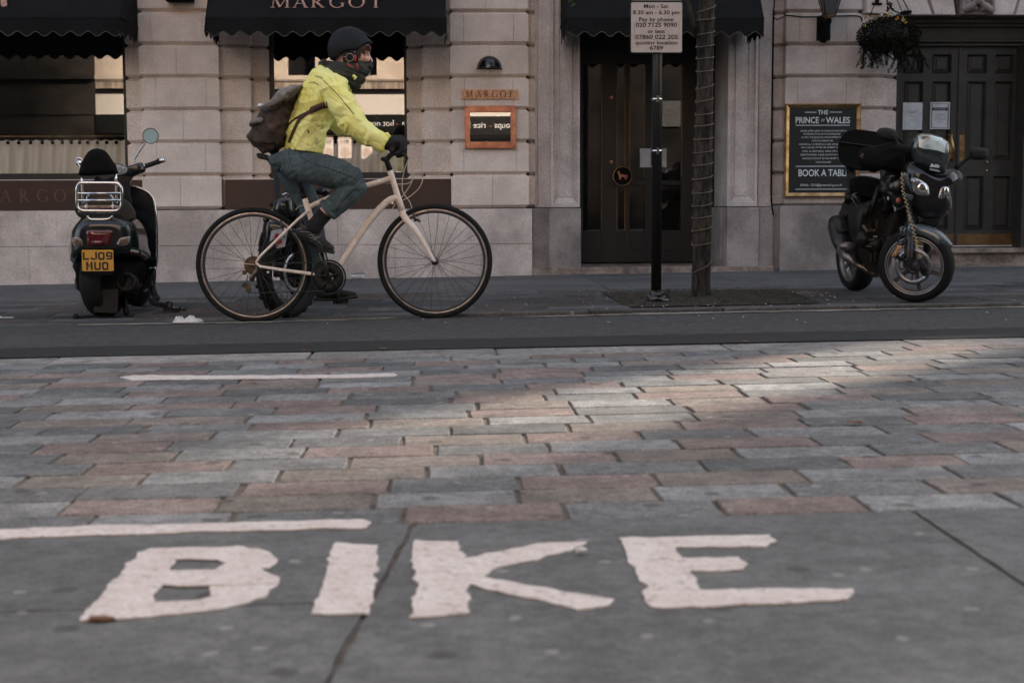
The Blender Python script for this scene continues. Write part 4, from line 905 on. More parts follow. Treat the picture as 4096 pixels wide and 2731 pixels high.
# ================================================================== parking sign on its pole
YPL = 10.35; pb_ = S(2626, 1212, YPL); gzp = gz(pb_.x, YPL); pxx = S(2626, 900, YPL).x
t = thing('parking_sign', (pxx, YPL, gzp), 'parking sign plate with pay by phone hours on a tall black pole', 'sign')
m = MB(); m.tube([(pxx, YPL, gzp-.02), (pxx, YPL, 3.1)], .036, 20); m.build('pole', 'pole_black', t)
YSg = YPL-.05; a, b = S(2523, 9, YSg), S(2729, 212, YSg)
def rrect(x0, x1, z0, z1, r, n=5):
    P = []
    for cx_, cz_, t0 in ((x1-r, z1-r, 0), (x0+r, z1-r, 90), (x0+r, z0+r, 180), (x1-r, z0+r, 270)):
        for i in range(n+1): q = R(t0+90*i/n); P.append((cx_+r*math.cos(q), cz_+r*math.sin(q)))
    return P
def signplate(x0, x1, z0, z1):
    q = MB(); q.prism(rrect(x0-.003, x1+.003, z0-.003, z1+.003, .012), YSg, YSg+.012); s_ = q.build('panel', 'pole_black', t)
    q = MB(); q.prism(rrect(x0+.006, x1-.006, z0+.006, z1-.006, .01), YSg-.0015, YSg); q.build('face', 'sign_face', s_)
    q = MB(); o = rrect(x0+.003, x1-.003, z0+.003, z1-.003, .011); i_ = rrect(x0+.0055, x1-.0055, z0+.0055, z1-.0055, .010); n = len(o); vs = [(x, YSg-.0022, z) for x, z in o]+[(x, YSg-.0022, z) for x, z in i_]
    q.add(vs, [(k, (k+1) % n, n+(k+1) % n, n+k) for k in range(n)], False); q.build('border', 'petal_white', s_); return s_
sp = signplate(a.x, b.x, b.z, a.z); zz = S(2600, 4, YSg).z; signplate(a.x, b.x, zz, zz+.33)
m = MB(); yb_ = yb; YC_ = YC; YC = YSg; yb = YSg-.003; z3x = lambda x: 2048+x/2.2965
for s, x, y, cap, wd_ in (('Mon - Sat', 1324, 77, 15.5, 222), ('8.30 am - 6.30 pm', 1324, 134, 15.5, 426), ('Pay by phone', 1325, 198, 15.5, 315), ('020 7125 9090', 1326, 250, 15.5, 378), ('or text', 1326, 306, 15, 160), ('07860 022 205', 1328, 358, 15.5, 390), ('quoting location', 1326, 411, 15, 386), ('6789', 1327, 460, 15.5, 122)):
    bt(m, s, z3x(x), y/2.2965, cap, wd_/2.2965, bold=.0007)
m.build('lettering', 'sign_ink', t)
m = MB(); A_, B_ = S(z3x(1123), 213/2.2965, yb), S(z3x(1533), 363/2.2965, yb)
for q in ((A_.x, B_.x, A_.z, A_.z+.0012), (A_.x, B_.x, B_.z, B_.z+.0012), (A_.x, A_.x+.0012, B_.z, A_.z), (B_.x, B_.x+.0012, B_.z, A_.z)): m.box((q[0], yb-.0002, q[2]), (q[1], yb+.0004, q[3]))
m.build('sticker_edge', 'sign_ink', t); yb = yb_; YC = YC_
for v in (397, 604):
    c = S(2626, v, YPL-.036); m = MB(); m.lathe((pxx, YPL, c.z), (0, 0, 1), [(.0365, -.008), (.0385, -.008), (.0385, .008), (.0365, .008)], 24, loop=True); m.box((pxx-.009, YPL-.056, c.z-.018), (pxx+.007, YPL-.037, c.z+.018)); m.box((pxx-.012, YPL-.050, c.z-.022), (pxx+.010, YPL-.040, c.z-.014)); m.box((pxx-.012, YPL-.050, c.z+.014), (pxx+.010, YPL-.040, c.z+.022)); m.build('clamp', 'chrome', t)
m = MB(); 
# black refuse sack slumped round the foot of the pole
def blob(mb, pts, seed, amp, nu=26, nv=16, c=None, r=(1, 1, 1), sc=6.):
    c = Vector(c); rs = []
    for i in range(1, nv):
        th = math.pi*i/nv; row = []
        for j in range(nu):
            ph = 2*math.pi*j/nu; d = Vector((math.sin(th)*math.cos(ph), math.sin(th)*math.sin(ph), math.cos(th)))
            k = 1+amp*noise.fractal(d*sc*.5+Vector((seed, 0, 0)), .8, 2.2, 4); row.append(c+Vector((d.x*r[0]*k, d.y*r[1]*k, d.z*r[2]*k)))
        rs.append(row)
    mb.rings(rs, cap=True)
def dropz(mb):
    for p in mb.v: p.z = max(p.z, gz(p.x, p.y)+.001)
c = Vector((pxx+.005, YPL-.03, gzp+.03)); blob(m, None, 3, .28, c=c, r=(.085, .07, .05)); blob(m, None, 5, .2, c=c+Vector((0, 0, .035)), r=(.06, .06, .03)); dropz(m)
m.tube(smooth_poly([c+Vector((.0, -.07, .03)), c+Vector((.03, -.075, .05)), c+Vector((.06, -.07, .075)), c+Vector((.072, -.06, .055)), c+Vector((.04, -.07, .04))], 4, closed=False), .006, 6)
tag(m.build('bin_bag', 'bin_bag'), 'small glossy black plastic bag knotted round the foot of the sign pole', 'plastic bag')
# ================================================================== street tree
YT = 10.75; tx = lambda u, v: S(u, v, YT); t = thing('street_tree', tx(2800, 1195), 'young rough-barked street tree growing in the tree pit before the restaurant door', 'tree')
zs_ = [(1215, 2762, 2846), (1190, 2764, 2843), (1150, 2766, 2842), (1050, 2770, 2842), (980, 2770, 2843), (900, 2770, 2845), (800, 2772, 2846), (680, 2773, 2848), (560, 2778, 2850), (440, 2784, 2851), (300, 2788, 2852), (150, 2788, 2855), (0, 2790, 2858), (-150, 2795, 2856), (-400, 2800, 2856), (-800, 2805, 2850)]
def hw(z):
    L_ = [(S((l+r_)/2, v, YT), (r_-l)/2/FPX*YT) for v, l, r_ in zs_]
    for (p, a), (q, b) in zip(L_, L_[1:]):
        if z <= q.z: k = max(0, (z-p.z)/(q.z-p.z)); return p.lerp(q, k), a+(b-a)*k
    return L_[-1]
m = MB(); z0 = gz(tx(2800, 1190).x, YT)-.02; rs = []; n = 56
for i in range(0, 290):
    z = z0+i*.0125
    if z > 3.6: break
    c, r_ = hw(z); ring = []
    for j in range(n):
        a = 2*math.pi*j/n; p = Vector((math.cos(a)*3.2, math.sin(a)*3.2, z*2.1)); d = noise.fractal(p*2.2, 1, 2, 4)
        rd = abs(noise.noise(Vector((math.cos(a)*7, math.sin(a)*7, z*4.2)))); k = r_*(1+.045*d)+.010*(min(rd*5, 1)-1); ring.append((c.x+k*math.cos(a), YT+k*math.sin(a), z))
    rs.append(ring)
m.rings(rs, cap=True); m.build('trunk', 'bark', t)
# limbs and crown above the picture
rg = random.Random(12); m = MB(); lf = MB(); top, _ = hw(3.55)
def limb(p, d, L_, r_, dep):
    pts = [p]; q = p.copy(); dd = d.copy()
    for k in range(5): dd = (dd+Vector((rg.uniform(-.2, .2), rg.uniform(-.2, .2), rg.uniform(-.05, .15)))).normalized(); q = q+dd*L_/5; pts.append(q.copy())
    m.tube(pts, [r_*(1-.13*k) for k in range(6)], 7)
    if dep:
        for k in range(3): limb(pts[rg.choice((3, 4, 5))], (dd+Vector((rg.uniform(-1, 1), rg.uniform(-1, 1), rg.uniform(-.3, .6)))).normalized(), L_*.62, r_*.55, dep-1)
    else:
        for k in range(130): leafq(lf, q+Vector((rg.gauss(0, .22), rg.gauss(0, .22), rg.gauss(0, .16))), rg.uniform(.03, .05), rg)
for k in range(5): a = k*1.26+.3; limb(Vector((top.x, YT, 3.3+.06*k)), Vector((math.cos(a), math.sin(a), .9)).normalized(), 1.2, .05, 2)
a = Vector(tx(2790, 120)); limb_pts = [a+Vector((0, 0, -.05)), tx(2760, 40), tx(2738, -20), tx(2700, -120)]; m.tube(limb_pts, [.03, .022, .018, .012], 8)
m.islands('limb', 'bark', t)
for (x, y) in ((545, 30), (565, 12), (535, 12), (575, 40), (560, 45), (880, 2), (550, 0), (585, 8)): 
    p = S(z3x(x), y/2.2965, YT-.5)
    for k in range(2): leafq(lf, p+Vector((rg.uniform(-.01, .01), 0, rg.uniform(-.01, .01))), .018, rg)
tw = MB()
m = MB(); p0 = S(z3x(560), 15/2.2965, YT-.5); m.tube([p0, p0+Vector((.02, 0, .1)), p0+Vector((.3, .2, .6)), Vector((top.x-.3, YT, 3.9))], [.002, .004, .008, .012], 6); m.build('twig', 'bark', t)
lf.build('crown', 'leaf', t)
# wire wound round the trunk
m = MB(); ws = [(48, 130), (165, 195), (285, 330), (408, 440), (522, 545), (637, 665), (770, 830), (895, 945), (1030, 1060), (1132, 1165), (1260, 1285), (1375, 1410), (1490, 1525)]
ws = [(b/2.2965, a/2.2965) for a, b in ws]+[(683+b/2.2965, 683+a/2.2965) for a, b in ((40, 85), (178, 210), (292, 330), (400, 440), (500, 560), (648, 685), (815, 950))]
pts = []
for vl, vr in ws:
    for k in range(13):
        q = k/12; c, r_ = hw(tx(2800, vl+(vr-vl)*q).z); a = math.pi+math.pi*q; z = tx(2800, vl+(vr-vl)*q).z+.008*math.sin(q*math.pi)*-1
        pts.append(Vector((c.x+(r_+.005)*math.cos(a), YT+(r_+.005)*math.sin(a), z)))
    nxt = ws.index((vl, vr))+1
    if nxt < len(ws):
        za = tx(2800, vr).z; zb_ = tx(2800, ws[nxt][0]).z
        for k in range(1, 8): q = k/8; c, r_ = hw(za); a = math.pi*q; pts.append(Vector((c.x+(r_+.005)*math.cos(a), YT+(r_+.005)*math.sin(a), za+(zb_-za)*q)))
m.tube(pts, .0042, 6); tag(m.build('wound_wire', 'wire'), 'thin pale wire wound in a spiral round the street tree trunk', 'wire')
# tree pit with soil and scraps
mb = MB(); rg = random.Random(5); P = [G(2395, 1166), G(3120, 1156), G(3290, 1214), G(2900, 1222), G(2500, 1221)]; y0 = 10.5; y1 = 12.0
xl0, xr0 = G(2500, 1221).x, G(3290, 1214).x; xl1, xr1 = G(2395, 1166).x, G(3140, 1157).x; nx, ny = 90, 46; vs = []
for j in range(ny+1):
    q = j/ny; y = G(2900, 1222).y*(1-q)+G(2800, 1163).y*q
    for i in range(nx+1):
        s_ = i/nx; x = (xl0+(xr0-xl0)*s_)*(1-q)+(xl1+(xr1-xl1)*s_)*q; e_ = min(1, 6*min(q, 1-q, s_*2, (1-s_)*2)); vs.append((x, y, gz(x, y)+.004+e_*(.012+.014*noise.fractal(Vector((x*7, y*7, 0)), .9, 2, 4))))
mb.add(vs, [(j*(nx+1)+i, j*(nx+1)+i+1, (j+1)*(nx+1)+i+1, (j+1)*(nx+1)+i) for j in range(ny) for i in range(nx)], True); tag(mb.build('tree_pit', 'soil'), kind='structure')
mb = MB()
for i in range(700):
    q = rg.random(); s_ = rg.random(); y = G(2900, 1222).y*(1-q)+G(2800, 1163).y*q; x = (xl0+(xr0-xl0)*s_)*(1-q)+(xl1+(xr1-xl1)*s_)*q
    h_ = rg.uniform(.008, .026); a = rg.uniform(0, 3.1); d = Vector((math.cos(a)*.004, math.sin(a)*.004, 0)); p = Vector((x, y, gz(x, y)+.012)); mb.add([p-d, p+d, p+Vector((rg.uniform(-.012, .012), rg.uniform(-.01, .01), h_))], [(0, 1, 2)])
tag(mb.build('moss_and_weeds', 'leaf'), kind='stuff', label='low moss and weeds in the tree pit', cat='weeds')
mb = MB(); mb2 = MB()
for i in range(230):
    if rg.random() < .6: p = G(rg.uniform(2300, 3350), rg.uniform(1158, 1226), .012)
    else: p = G(rg.uniform(100, 4050), rg.uniform(1150, 1300), .006)
    s_ = rg.uniform(.002, .007); tgt = mb if rg.random() < .5 else mb2; tgt.obox(p, (s_, rg.uniform(-.003, .003), 0), (0, s_*.6, 0), (0, 0, .0015))
tag(mb.build('ground_scraps', 'tissue'), kind='stuff', label='tiny pale scraps scattered on the far pavement', cat='debris'); tag(mb2.build('ground_grit', 'dry_leaf'), kind='stuff', label='tiny brown leaf crumbs scattered on the far pavement', cat='debris')
# litter
def crumple(name, c, r, m_, label, cat, seed, amp=.6):
    q = MB(); blob(q, None, seed, amp, c=c, r=r, sc=7); dropz(q); return tag(q.build(name, m_), label, cat)
k = 1.7415
q = MB()
P_ = [(397,738),(403,732),(418,727),(426,726),(432,729),(443,726),(455,721),(463,723),(461,731),(448,736),(425,739),(408,741)]
c0 = G(430*k, 733*k); ring = [G(a*k, (b)*k) for a, b in P_]; n_ = len(ring); rg = random.Random(3)
nu, nv = 22, 7; gA, gB = G(397*k, 741*k), G(463*k, 741*k); vs = []
for j in range(nv):
    for i in range(nu):
        x = gA.x+(gB.x-gA.x)*i/(nu-1); edge = min(i, nu-1-i, 3)/3; y = gA.y+(j-nv/2)*.02*(.3+.7*edge); z = gz(x, y)+.004+(.018+.028*abs(noise.noise(Vector((i*.9, j*.9, 1)))))*edge*(0 if j in (0, nv-1) else 1)*(.5+.8*abs(math.sin(i*.33+.6))); vs.append((x, y+rg.uniform(-.004, .004), z))
q.add(vs, [(j*nu+i, j*nu+i+1, (j+1)*nu+i+1, (j+1)*nu+i) for j in range(nv-1) for i in range(nu-1)], False); tag(q.build('tissue', 'tissue'), 'crumpled white tissue lying by the road edge between scooter and bicycle', 'litter')
q = MB(); a = G(0, 730*k); q.box((a.x-.1, a.y-.02, a.z), (a.x+.09, a.y+.02, a.z+.004)); q.sphere((a.x-.02, a.y, a.z+.005), (.04, .02, .008), 10, 6); tag(q.build('flat_litter', 'tissue'), 'flat scrap of white litter at the far left of the parking bay', 'litter')
YCp = YW-.18; a, b = S(1403, 1100, YCp), S(1455, 1108, YCp); q = MB(); d = Vector((1, -.15, .03)).normalized(); zc = gz(a.x, YCp)+.034
q.lathe((a.x+.005, YCp, zc), d, [(.026, 0), (.027, .002), (.035, .125), (.037, .126), (.034, .124), (.025, .003), (0, .003)], 24); tag(q.build('plastic_cup', 'clear_plastic'), 'clear plastic cup lying against the foot of the restaurant wall', 'cup')
for (u, v, w_, lb) in ((702, 806, 22, 'small brown leaf at the dark road edge, left of its twin'), (880, 803, 18, 'small orange-brown leaf at the dark road edge below the front wheel'), (582, 883, 16, 'small orange leaf on the setts below the short painted line'), (1962, 972, 46, 'long thin brown leaf on the setts at right'), (2089, 879, 16, 'small orange scrap on the setts far right near the kerb'), (1712, 787, 16, 'tiny tan leaf at the road edge right of centre')):
    p = G(u*k, v*k, .006); hw_ = w_*k/2/FPX*p.y; q = MB(); n_ = 10
    vs = [(p.x+hw_*math.cos(2*math.pi*i/n_)*(1 if i % 2 else .8), p.y+hw_*.45*math.sin(2*math.pi*i/n_), p.z+.006*abs(math.sin(i*1.7))+.003) for i in range(n_)]; q.add(vs+[(x, y, z-.002) for x, y, z in vs], [tuple(range(n_)), tuple(range(2*n_-1, n_-1, -1))]+[(i, (i+1) % n_, n_+(i+1) % n_, n_+i) for i in range(n_)]); tag(q.build('fallen_leaf', 'dry_leaf'), lb, 'leaf')
q = MB(); p = G(1335*k, 1270*k, .004); blob(q, None, 9, .4, c=p+Vector((0, 0, .006)), r=(.011, .008, .006)); dropz(q); tag(q.build('pebble', 'tissue'), 'small pale stone chip beside the upper arm of the K', 'stone')
q = MB(); p = G(232*k, 1420*k, .006); blob(q, None, 4, .4, c=p, r=(.022, .008, .005)); dropz(q); tag(q.build('fallen_leaf', 'dry_leaf'), 'brown leaf scrap on the lower left tip of the painted B', 'leaf')
# ================================================================== bicycle
zhd = zm(1260, 90, 5.808)
from mathutils.bvhtree import BVHTree
YB9 = 9.1
mat('frame_paint', (.90, .79, .71), .45, c2=(.76, .64, .56), vscale=22, detail=8, bump=.3, bscale=40, stretch=(1, 1, 1))
mat('tyre', (.008, .008, .008), .8, spec=.3, bump=.4, bscale=120); mat('rim_metal', (.62, .53, .48), .3, metal=.8, c2=(.36, .29, .25), vscale=12)
mat('rim_dark', (.03, .028, .027), .4); mat('spoke', (.085, .072, .062), .4, metal=.3); mat('drive_metal', (.16, .12, .09), .4, metal=.8, c2=(.07, .05, .035), vscale=40)
mat('cable_cream', (.62, .53, .45), .5); mat('rubber', (.0055, .0053, .0053), .7); mat('silver', (.55, .53, .5), .3, metal=.9)
def P9(uv, dy=0.): return S(uv[0], uv[1], YB9+dy)
px9 = YB9/FPX
by = thing('bicycle', P9((1377, 1280)), 'cream hybrid bicycle with a worn frame, ridden along the road by the cyclist', 'bicycle')
def torus(mb, c, ax, Rr, prof_, n=72): mb.lathe(c, ax, [(Rr+a, b) for a, b in prof_], n, loop=True)
def bike_wheel(uv, seed, rear=False):
    c = P9(uv); Ro = 228.5*px9; q = MB()
    q.lathe(c, (0, 1, 0), [(Ro-.017+.0185*math.cos(t), .0175*math.sin(t)) for t in [2*math.pi*i/12 for i in range(12)]], 96, loop=True); ty = q.build('wheel', 'tyre', by)
    q = MB(); q.lathe(c, (0, 1, 0), [(Ro-.029, -.0125), (Ro-.037, -.0135), (Ro-.041, -.0115), (Ro-.0415, .0115), (Ro-.037, .0135), (Ro-.029, .0125)], 96, loop=True); q.build('rim', 'rim_metal', ty)
    q = MB(); q.lathe(c, (0, 1, 0), [(Ro-.0405, -.0125), (Ro-.053, -.009), (Ro-.055, 0), (Ro-.053, .009), (Ro-.0405, .0125)], 96, loop=True); q.build('rim_inner', 'rim_dark', ty)
    q = MB(); rg = random.Random(seed); N = 28
    for k in range(N):
        a = 2*math.pi*(k+.3*seed)/N; off = (1 if (k//2) % 2 else -1)*R(58 if rear else 40); s_ = 1 if k % 2 else -1
        h = c+Vector((.019*math.cos(a+off), s_*.027, .019*math.sin(a+off))); e = c+Vector(((Ro-.05)*math.cos(a), s_*.003, (Ro-.05)*math.sin(a))); q.tube([h, e], .0014, 5)
    q.build('spoke', 'spoke', ty)
    q = MB(); q.lathe(c, (0, 1, 0), [(0, -.05), (.007, -.05), (.009, -.04), (.022, -.034), (.022, -.026), (.012, -.02), (.012, .02), (.022, .026), (.022, .034), (.009, .04), (0, .05)], 24); q.build('hub', 'rim_dark', ty)
    return c, ty
cr_, _w = bike_wheel((1016, 1061), 1, True); cf_, _w = bike_wheel((1740, 1046), 2)
BB = P9((1316, 1108)); ht, hb = P9((1560, 683)), P9((1608, 843)); st = P9((1219, 795))
m = MB()
m.tube([ht, ht.lerp(hb, .25), ht.lerp(hb, .7), hb], [.019, .0175, .0185, .022], 20)
tt = [P9((1575, 710)), P9((1520, 727)), P9((1473, 740)), P9((1380, 770)), P9((1298, 800)), P9((1241, 826))]; m.tube(smooth_poly(tt, 4, False), [.0185]+[.0165]*16+[.0155]*4, 16)
dt = [P9((1592, 790)), P9((1560, 800)), P9((1528, 826)), P9((1490, 868)), P9((1440, 935)), P9((1364, 1052)), BB]; pts = smooth_poly(dt, 4, False); m.tube(pts, [.021]*len(pts), 20)
m.tube([st, P9((1234, 842)), P9((1250, 893)), BB], [.0165, .0185, .0155, .0155], 16)
for s_ in (-1, 1):
    m.tube([P9((1234, 842), s_*.02), P9((1190, 880), s_*.045), P9((1040, 1025), s_*.062), P9((1024, 1050), s_*.062)], [.0085, .0085, .0075, .008], 10)
    m.tube([P9((1024, 1050), s_*.062), P9((1040, 1066), s_*.06), P9((1130, 1080), s_*.052), P9((1250, 1096), s_*.035), P9((1312, 1106), s_*.02)], [.008, .0085, .0095, .011, .011], 12)
m.tube([P9((1140, 915), -.045), P9((1132, 918), 0), P9((1140, 915), .045)], .006, 8)
m.lathe(BB, (0, 1, 0), [(0, -.035), (.021, -.035), (.021, .035), (0, .035)], 20)
m.sphere(P9((1568, 813), -.018), .009, 8, 6); m.sphere(P9((1072, 1089), -.055), .008, 8, 6)
m.build('frame', 'frame_paint', by)
m = MB()
m.tube([hb, P9((1613, 862)), P9((1618, 872))], [.021, .023, .021], 16)
for s_ in (-1, 1):
    pts = [P9((1614, 860), s_*.012), P9((1626, 880), s_*.035), P9((1650, 905), s_*.046), P9((1675, 940), s_*.049), P9((1700, 980), s_*.05), P9((1722, 1018), s_*.05), P9((1740, 1046), s_*.05)]
    pts = smooth_poly(pts, 3, False); m.tube(pts, [.019, .0195, .02, .020, .0185, .018, .0175, .017, .0165, .016, .015, .014, .013, .012, .011, .0105, .010, .0095, .009][:len(pts)], 12, flat=.6)
m.build('fork', 'frame_paint', by)
m = MB(); m.tube([P9((1560, 684)), P9((1551, 655)), P9((1546, 640)), P9((1560, 622)), P9((1588, 606))], [.0175, .0165, .018, .016, .017], 14); m.sphere(P9((1537, 637), -.01), (.02, .016, .015), 12, 8); m.sphere(P9((1530, 636), -.02), (.012, .012, .012), 10, 6); m.build('stem', 'rubber', by)
bc = P9((1588, 603)); m = MB(); m.tube([bc+Vector((-.02, -.29, .002)), bc+Vector((-.005, -.12, 0)), bc, bc+Vector((-.005, .12, 0)), bc+Vector((-.02, .29, .002))], .0115, 12)
m.tube([bc+Vector((-.02, -.295, .002)), bc+Vector((-.012, -.17, 0))], .0165, 14); m.tube([bc+Vector((-.02, .295, .002)), bc+Vector((-.012, .17, 0))], .0165, 14)
for s_ in (-1, 1): m.tube(smooth_poly([bc+Vector((.02, s_*.14, -.01)), bc+Vector((.05, s_*.17, -.03)), bc+Vector((.06, s_*.24, -.045))], 3, False), .006, 8)
m.build('handlebar', 'rubber', by)
m = MB()
sp_ = puff(m, [z3(*q) for q in ((84, 248), (130, 238), (220, 262), (300, 296), (430, 330), (560, 372), (690, 420), (720, 450), (600, 455), (430, 430), (300, 372), (200, 330), (110, 306))], YB9, .07, .07)
m.tube([P9(z3(420, 420)), P9(z3(330, 345))], .006, 8); m.build('saddle', 'rubber', by)
m = MB(); m.tube([st+(st-BB)*-.02, P9((1177, 660))], .0145, 14); m.tube([P9((1212, 775)), P9((1217, 792))], .019, 14); m.build('seat_post', 'rubber', by)
m = MB(); o = Vector((0, -.045, 0)); m.lathe(BB+o, (0, 1, 0), [(.104, -.002), (.107, 0), (.104, .003), (.096, .003), (.096, -.002)], 64, loop=True); m.lathe(BB+o, (0, 1, 0), [(.030, .0), (.092, .002), (.092, .005), (.030, .005)], 48, loop=True); m.lathe(BB+o+Vector((0, -.012, 0)), (0, 1, 0), [(0, 0), (.019, 0), (.021, .008), (0, .012)], 20)
for k in range(5):
    a = 2*math.pi*k/5+.4; m.tube([BB+o+Vector((.02*math.cos(a), -.006, .02*math.sin(a))), BB+o+Vector((.075*math.cos(a), -.004, .075*math.sin(a)))], .008, 6)
m.build('chainring', 'rubber', by)
def crank(pu, dy, s_):
    pe = P9(pu, dy); m = MB(); b0 = BB+Vector((0, dy*.82, 0)); m.tube([b0, pe], [.014, .011], 10); cr = m.build('crank', 'rim_dark', by)
    m = MB(); y0, y1 = (pe.y-.10, pe.y-.01) if s_ < 0 else (pe.y+.01, pe.y+.10); m.box((pe.x-.045, y0, pe.z-.010), (pe.x+.045, y1, pe.z+.010)); m.tube([pe+Vector((0, s_*.1, 0)), pe], .006, 8)
    for k in range(5): m.box((pe.x-.045+k*.02, y0-.002, pe.z-.014), (pe.x-.037+k*.02, y1+.002, pe.z+.014))
    m.build('pedal', 'rubber', cr); return pe
pe1 = crank((1283, 1000), -.075, -1); pe2 = crank((1361, 1208), .07, 1)
m = MB(); q = Vector((0, -.05, 0)); dz = .048
top = [P9((1016, 1054), -.05), P9((1300, 1048), -.05)]
m.tube([P9((1010, 1050), -.045), P9((1160, 1053), -.047), P9((1300, 1049), -.05)], .0032, 6); m.tube([P9((993, 1172), -.05), P9((1160, 1168), -.05), P9((1300, 1163), -.05)], .0032, 6); m.tube([P9((990, 1100), -.045), P9((985, 1150), -.05)], .0032, 6)
m.build('chain', 'rim_dark', by)
m = MB(); c = cr_+Vector((0, -.036, 0))
for k, (r_, y) in enumerate(((.056, .012), (.050, .007), (.044, .002), (.038, -.003), (.032, -.008), (.026, -.013))):
    n = 2*int(r_*420); ring = [(c.x+(r_+(.0025 if i % 2 else -.0015))*math.cos(2*math.pi*i/n), c.z+(r_+(.0025 if i % 2 else -.0015))*math.sin(2*math.pi*i/n)) for i in range(n)]; m.prism(ring, c.y+y-.001, c.y+y+.001)
m.build('cassette', 'drive_metal', by)
m = MB(); m.tube([P9((1030, 1062), -.06), P9((1018, 1095), -.065), P9((1008, 1125), -.065)], [.010, .014, .010], 8); m.lathe(P9((1008, 1112), -.065), (0, 1, 0), [(0, -.008), (.017, -.008), (.017, .006), (0, .006)], 16); m.lathe(P9((995, 1158), -.062), (0, 1, 0), [(.006, -.005), (.018, -.005), (.018, .004), (.006, .004)], 16, loop=True); m.obox(P9((985, 1145), -.066), (.022, 0, -.010), (0, .004, 0), (.006, 0, .012)); m.obox(P9((978, 1090), -.06), (.012, 0, 0), (0, .008, 0), (0, 0, .012)); m.build('derailleur', 'drive_metal', by)
m = MB()
for pts in ([(1634, 617), (1662, 640), (1690, 690), (1683, 742), (1645, 782), (1600, 806), (1578, 812), (1568, 818)], [(1628, 618), (1652, 660), (1650, 720), (1620, 772), (1598, 800)], [(1640, 622), (1615, 690), (1608, 745), (1615, 775), (1640, 810), (1650, 850)], [(1640, 640), (1655, 700), (1640, 730), (1600, 737), (1520, 732), (1500, 736)]):
    m.tube(smooth_poly([P9(p_, -.02+.01*i_) for i_, p_ in enumerate(pts)], 5, False), .0027, 8)
m.tube(smooth_poly([P9((1580, 815), -.02), P9((1560, 850), -.022), P9((1460, 990), -.022), P9((1385, 1085), -.02)], 3, False), .0022, 6)
m.tube(smooth_poly([P9((952, 1058), -.08), P9((975, 1054), -.08), P9((1020, 1060), -.07)], 3, False), .0022, 6); m.tube(smooth_poly([P9((1183, 840), -.02), P9((1195, 826), -.02), P9((1225, 822), -.015)], 3, False), .002, 6)
m.build('cable', 'cable_cream', by)
m = MB()
for (u, v) in ((1655, 872), (1125, 905)):
    for s_ in (-1, 1): m.tube([P9((u-2, v-22), s_*.03), P9((u+2, v), s_*.034), P9((u+8, v+14), s_*.03)], [.006, .009, .007], 8); m.obox(P9((u+14, v+8), s_*.028), (.018, 0, -.010), (0, .006, 0), (.003, 0, .007))
    m.tube([P9((u-2, v-20), -.03), P9((u-6, v-30), 0), P9((u-2, v-20), .03)], .0025, 6)
m.build('brake', 'rim_dark', by)
m = MB()
a, b = P9((1462, 921)), P9((1552, 812)); d = (b-a).normalized(); nn = Vector((-d.z, 0, d.x))
text_into(m, 'MARIN', .03, a+Vector((0, -.0215, 0))-nn*.008, d, nn, width=.15) if False else None
# ================================================================== cyclist
mat('jacket', (.87, .86, .33), .5, c2=(.86, .81, .19), vscale=4, bump=.5, bscale=26, spec=.4, stretch=(1, 1, 1)); mat('jacket_dark', (.05, .045, .03), .7)
mat('denim', (.080, .113, .125), .85, c2=(.048, .070, .079), vscale=9, bump=.5, bscale=160, speck=.3); mat('denim_seam', (.018, .024, .028), .9)
mat('skin', (.68, .42, .35), .5, c2=(.56, .29, .23), vscale=18); mat('scarf', (.042, .046, .036), .9, c2=(.02, .022, .018), vscale=20, bump=1., bscale=60)
mat('helmet', (.0085, .0105, .014), .6, spec=.22); mat('helmet_trim', (.30, .25, .20), .5); mat('red_strap', (.36, .035, .035), .7); mat('hair', (.10, .045, .03), .7, c2=(.05, .024, .017), vscale=60, stretch=(1, 1, .2))
mat('shoe', (.009, .009, .0095), .7, bump=.3); mat('sole', (.022, .021, .021), .8); mat('lace', (.25, .23, .20), .8); mat('glove', (.010, .0095, .0095), .85, bump=.5, bscale=90); mat('sock', (.010, .010, .010), .95, bump=.5, bscale=200)
mat('canvas', (.26, .245, .235), .9, c2=(.15, .135, .125), vscale=11, bump=.6, bscale=120); mat('canvas_dark', (.072, .053, .042), .9, c2=(.040, .030, .024), vscale=9, bump=.5, bscale=120); mat('leather', (.075, .037, .026), .55, c2=(.05, .025, .018), vscale=14)
mat('reflective', (.42, .40, .36), .5)
def organic(mb, name, mt, parent, voxel=.01, smooth=4, disp=None, extra=None):
    me = bpy.data.meshes.new('tmp'); org = ORG[parent.name]; me.from_pydata([tuple(p-org) for p in mb.v], [], mb.f)
    bm = bmesh.new(); bm.from_mesh(me); bmesh.ops.recalc_face_normals(bm, faces=bm.faces); bm.to_mesh(me); bm.free()
    o = bpy.data.objects.new('tmp', me); col.objects.link(o)
    r_ = o.modifiers.new('r', 'REMESH'); r_.mode = 'VOXEL'; r_.voxel_size = voxel
    if smooth: s_ = o.modifiers.new('s', 'SMOOTH'); s_.factor = .5; s_.iterations = smooth
    dg = bpy.context.evaluated_depsgraph_get(); dg.update(); m2 = bpy.data.meshes.new_from_object(o.evaluated_get(dg)); bpy.data.objects.remove(o); bpy.data.meshes.remove(me)
    if disp:
        ns = [v.normal.copy() for v in m2.vertices]
        for v, n in zip(m2.vertices, ns): v.co = v.co+n*disp(v.co+org, n)
    m2.name = name; m2.polygons.foreach_set('use_smooth', [True]*len(m2.polygons)); m2.materials.clear(); m2.materials.append(MAT[mt])
    o = bpy.data.objects.new(name, m2); col.objects.link(o); o.parent = parent; ORG[o.name] = org
    bv = BVHTree.FromPolygons([v.co+org for v in m2.vertices], [tuple(p.vertices) for p in m2.polygons])
    return o, bv
def ridge(p, s=1.): return 1-2*abs(noise.noise(p*s))
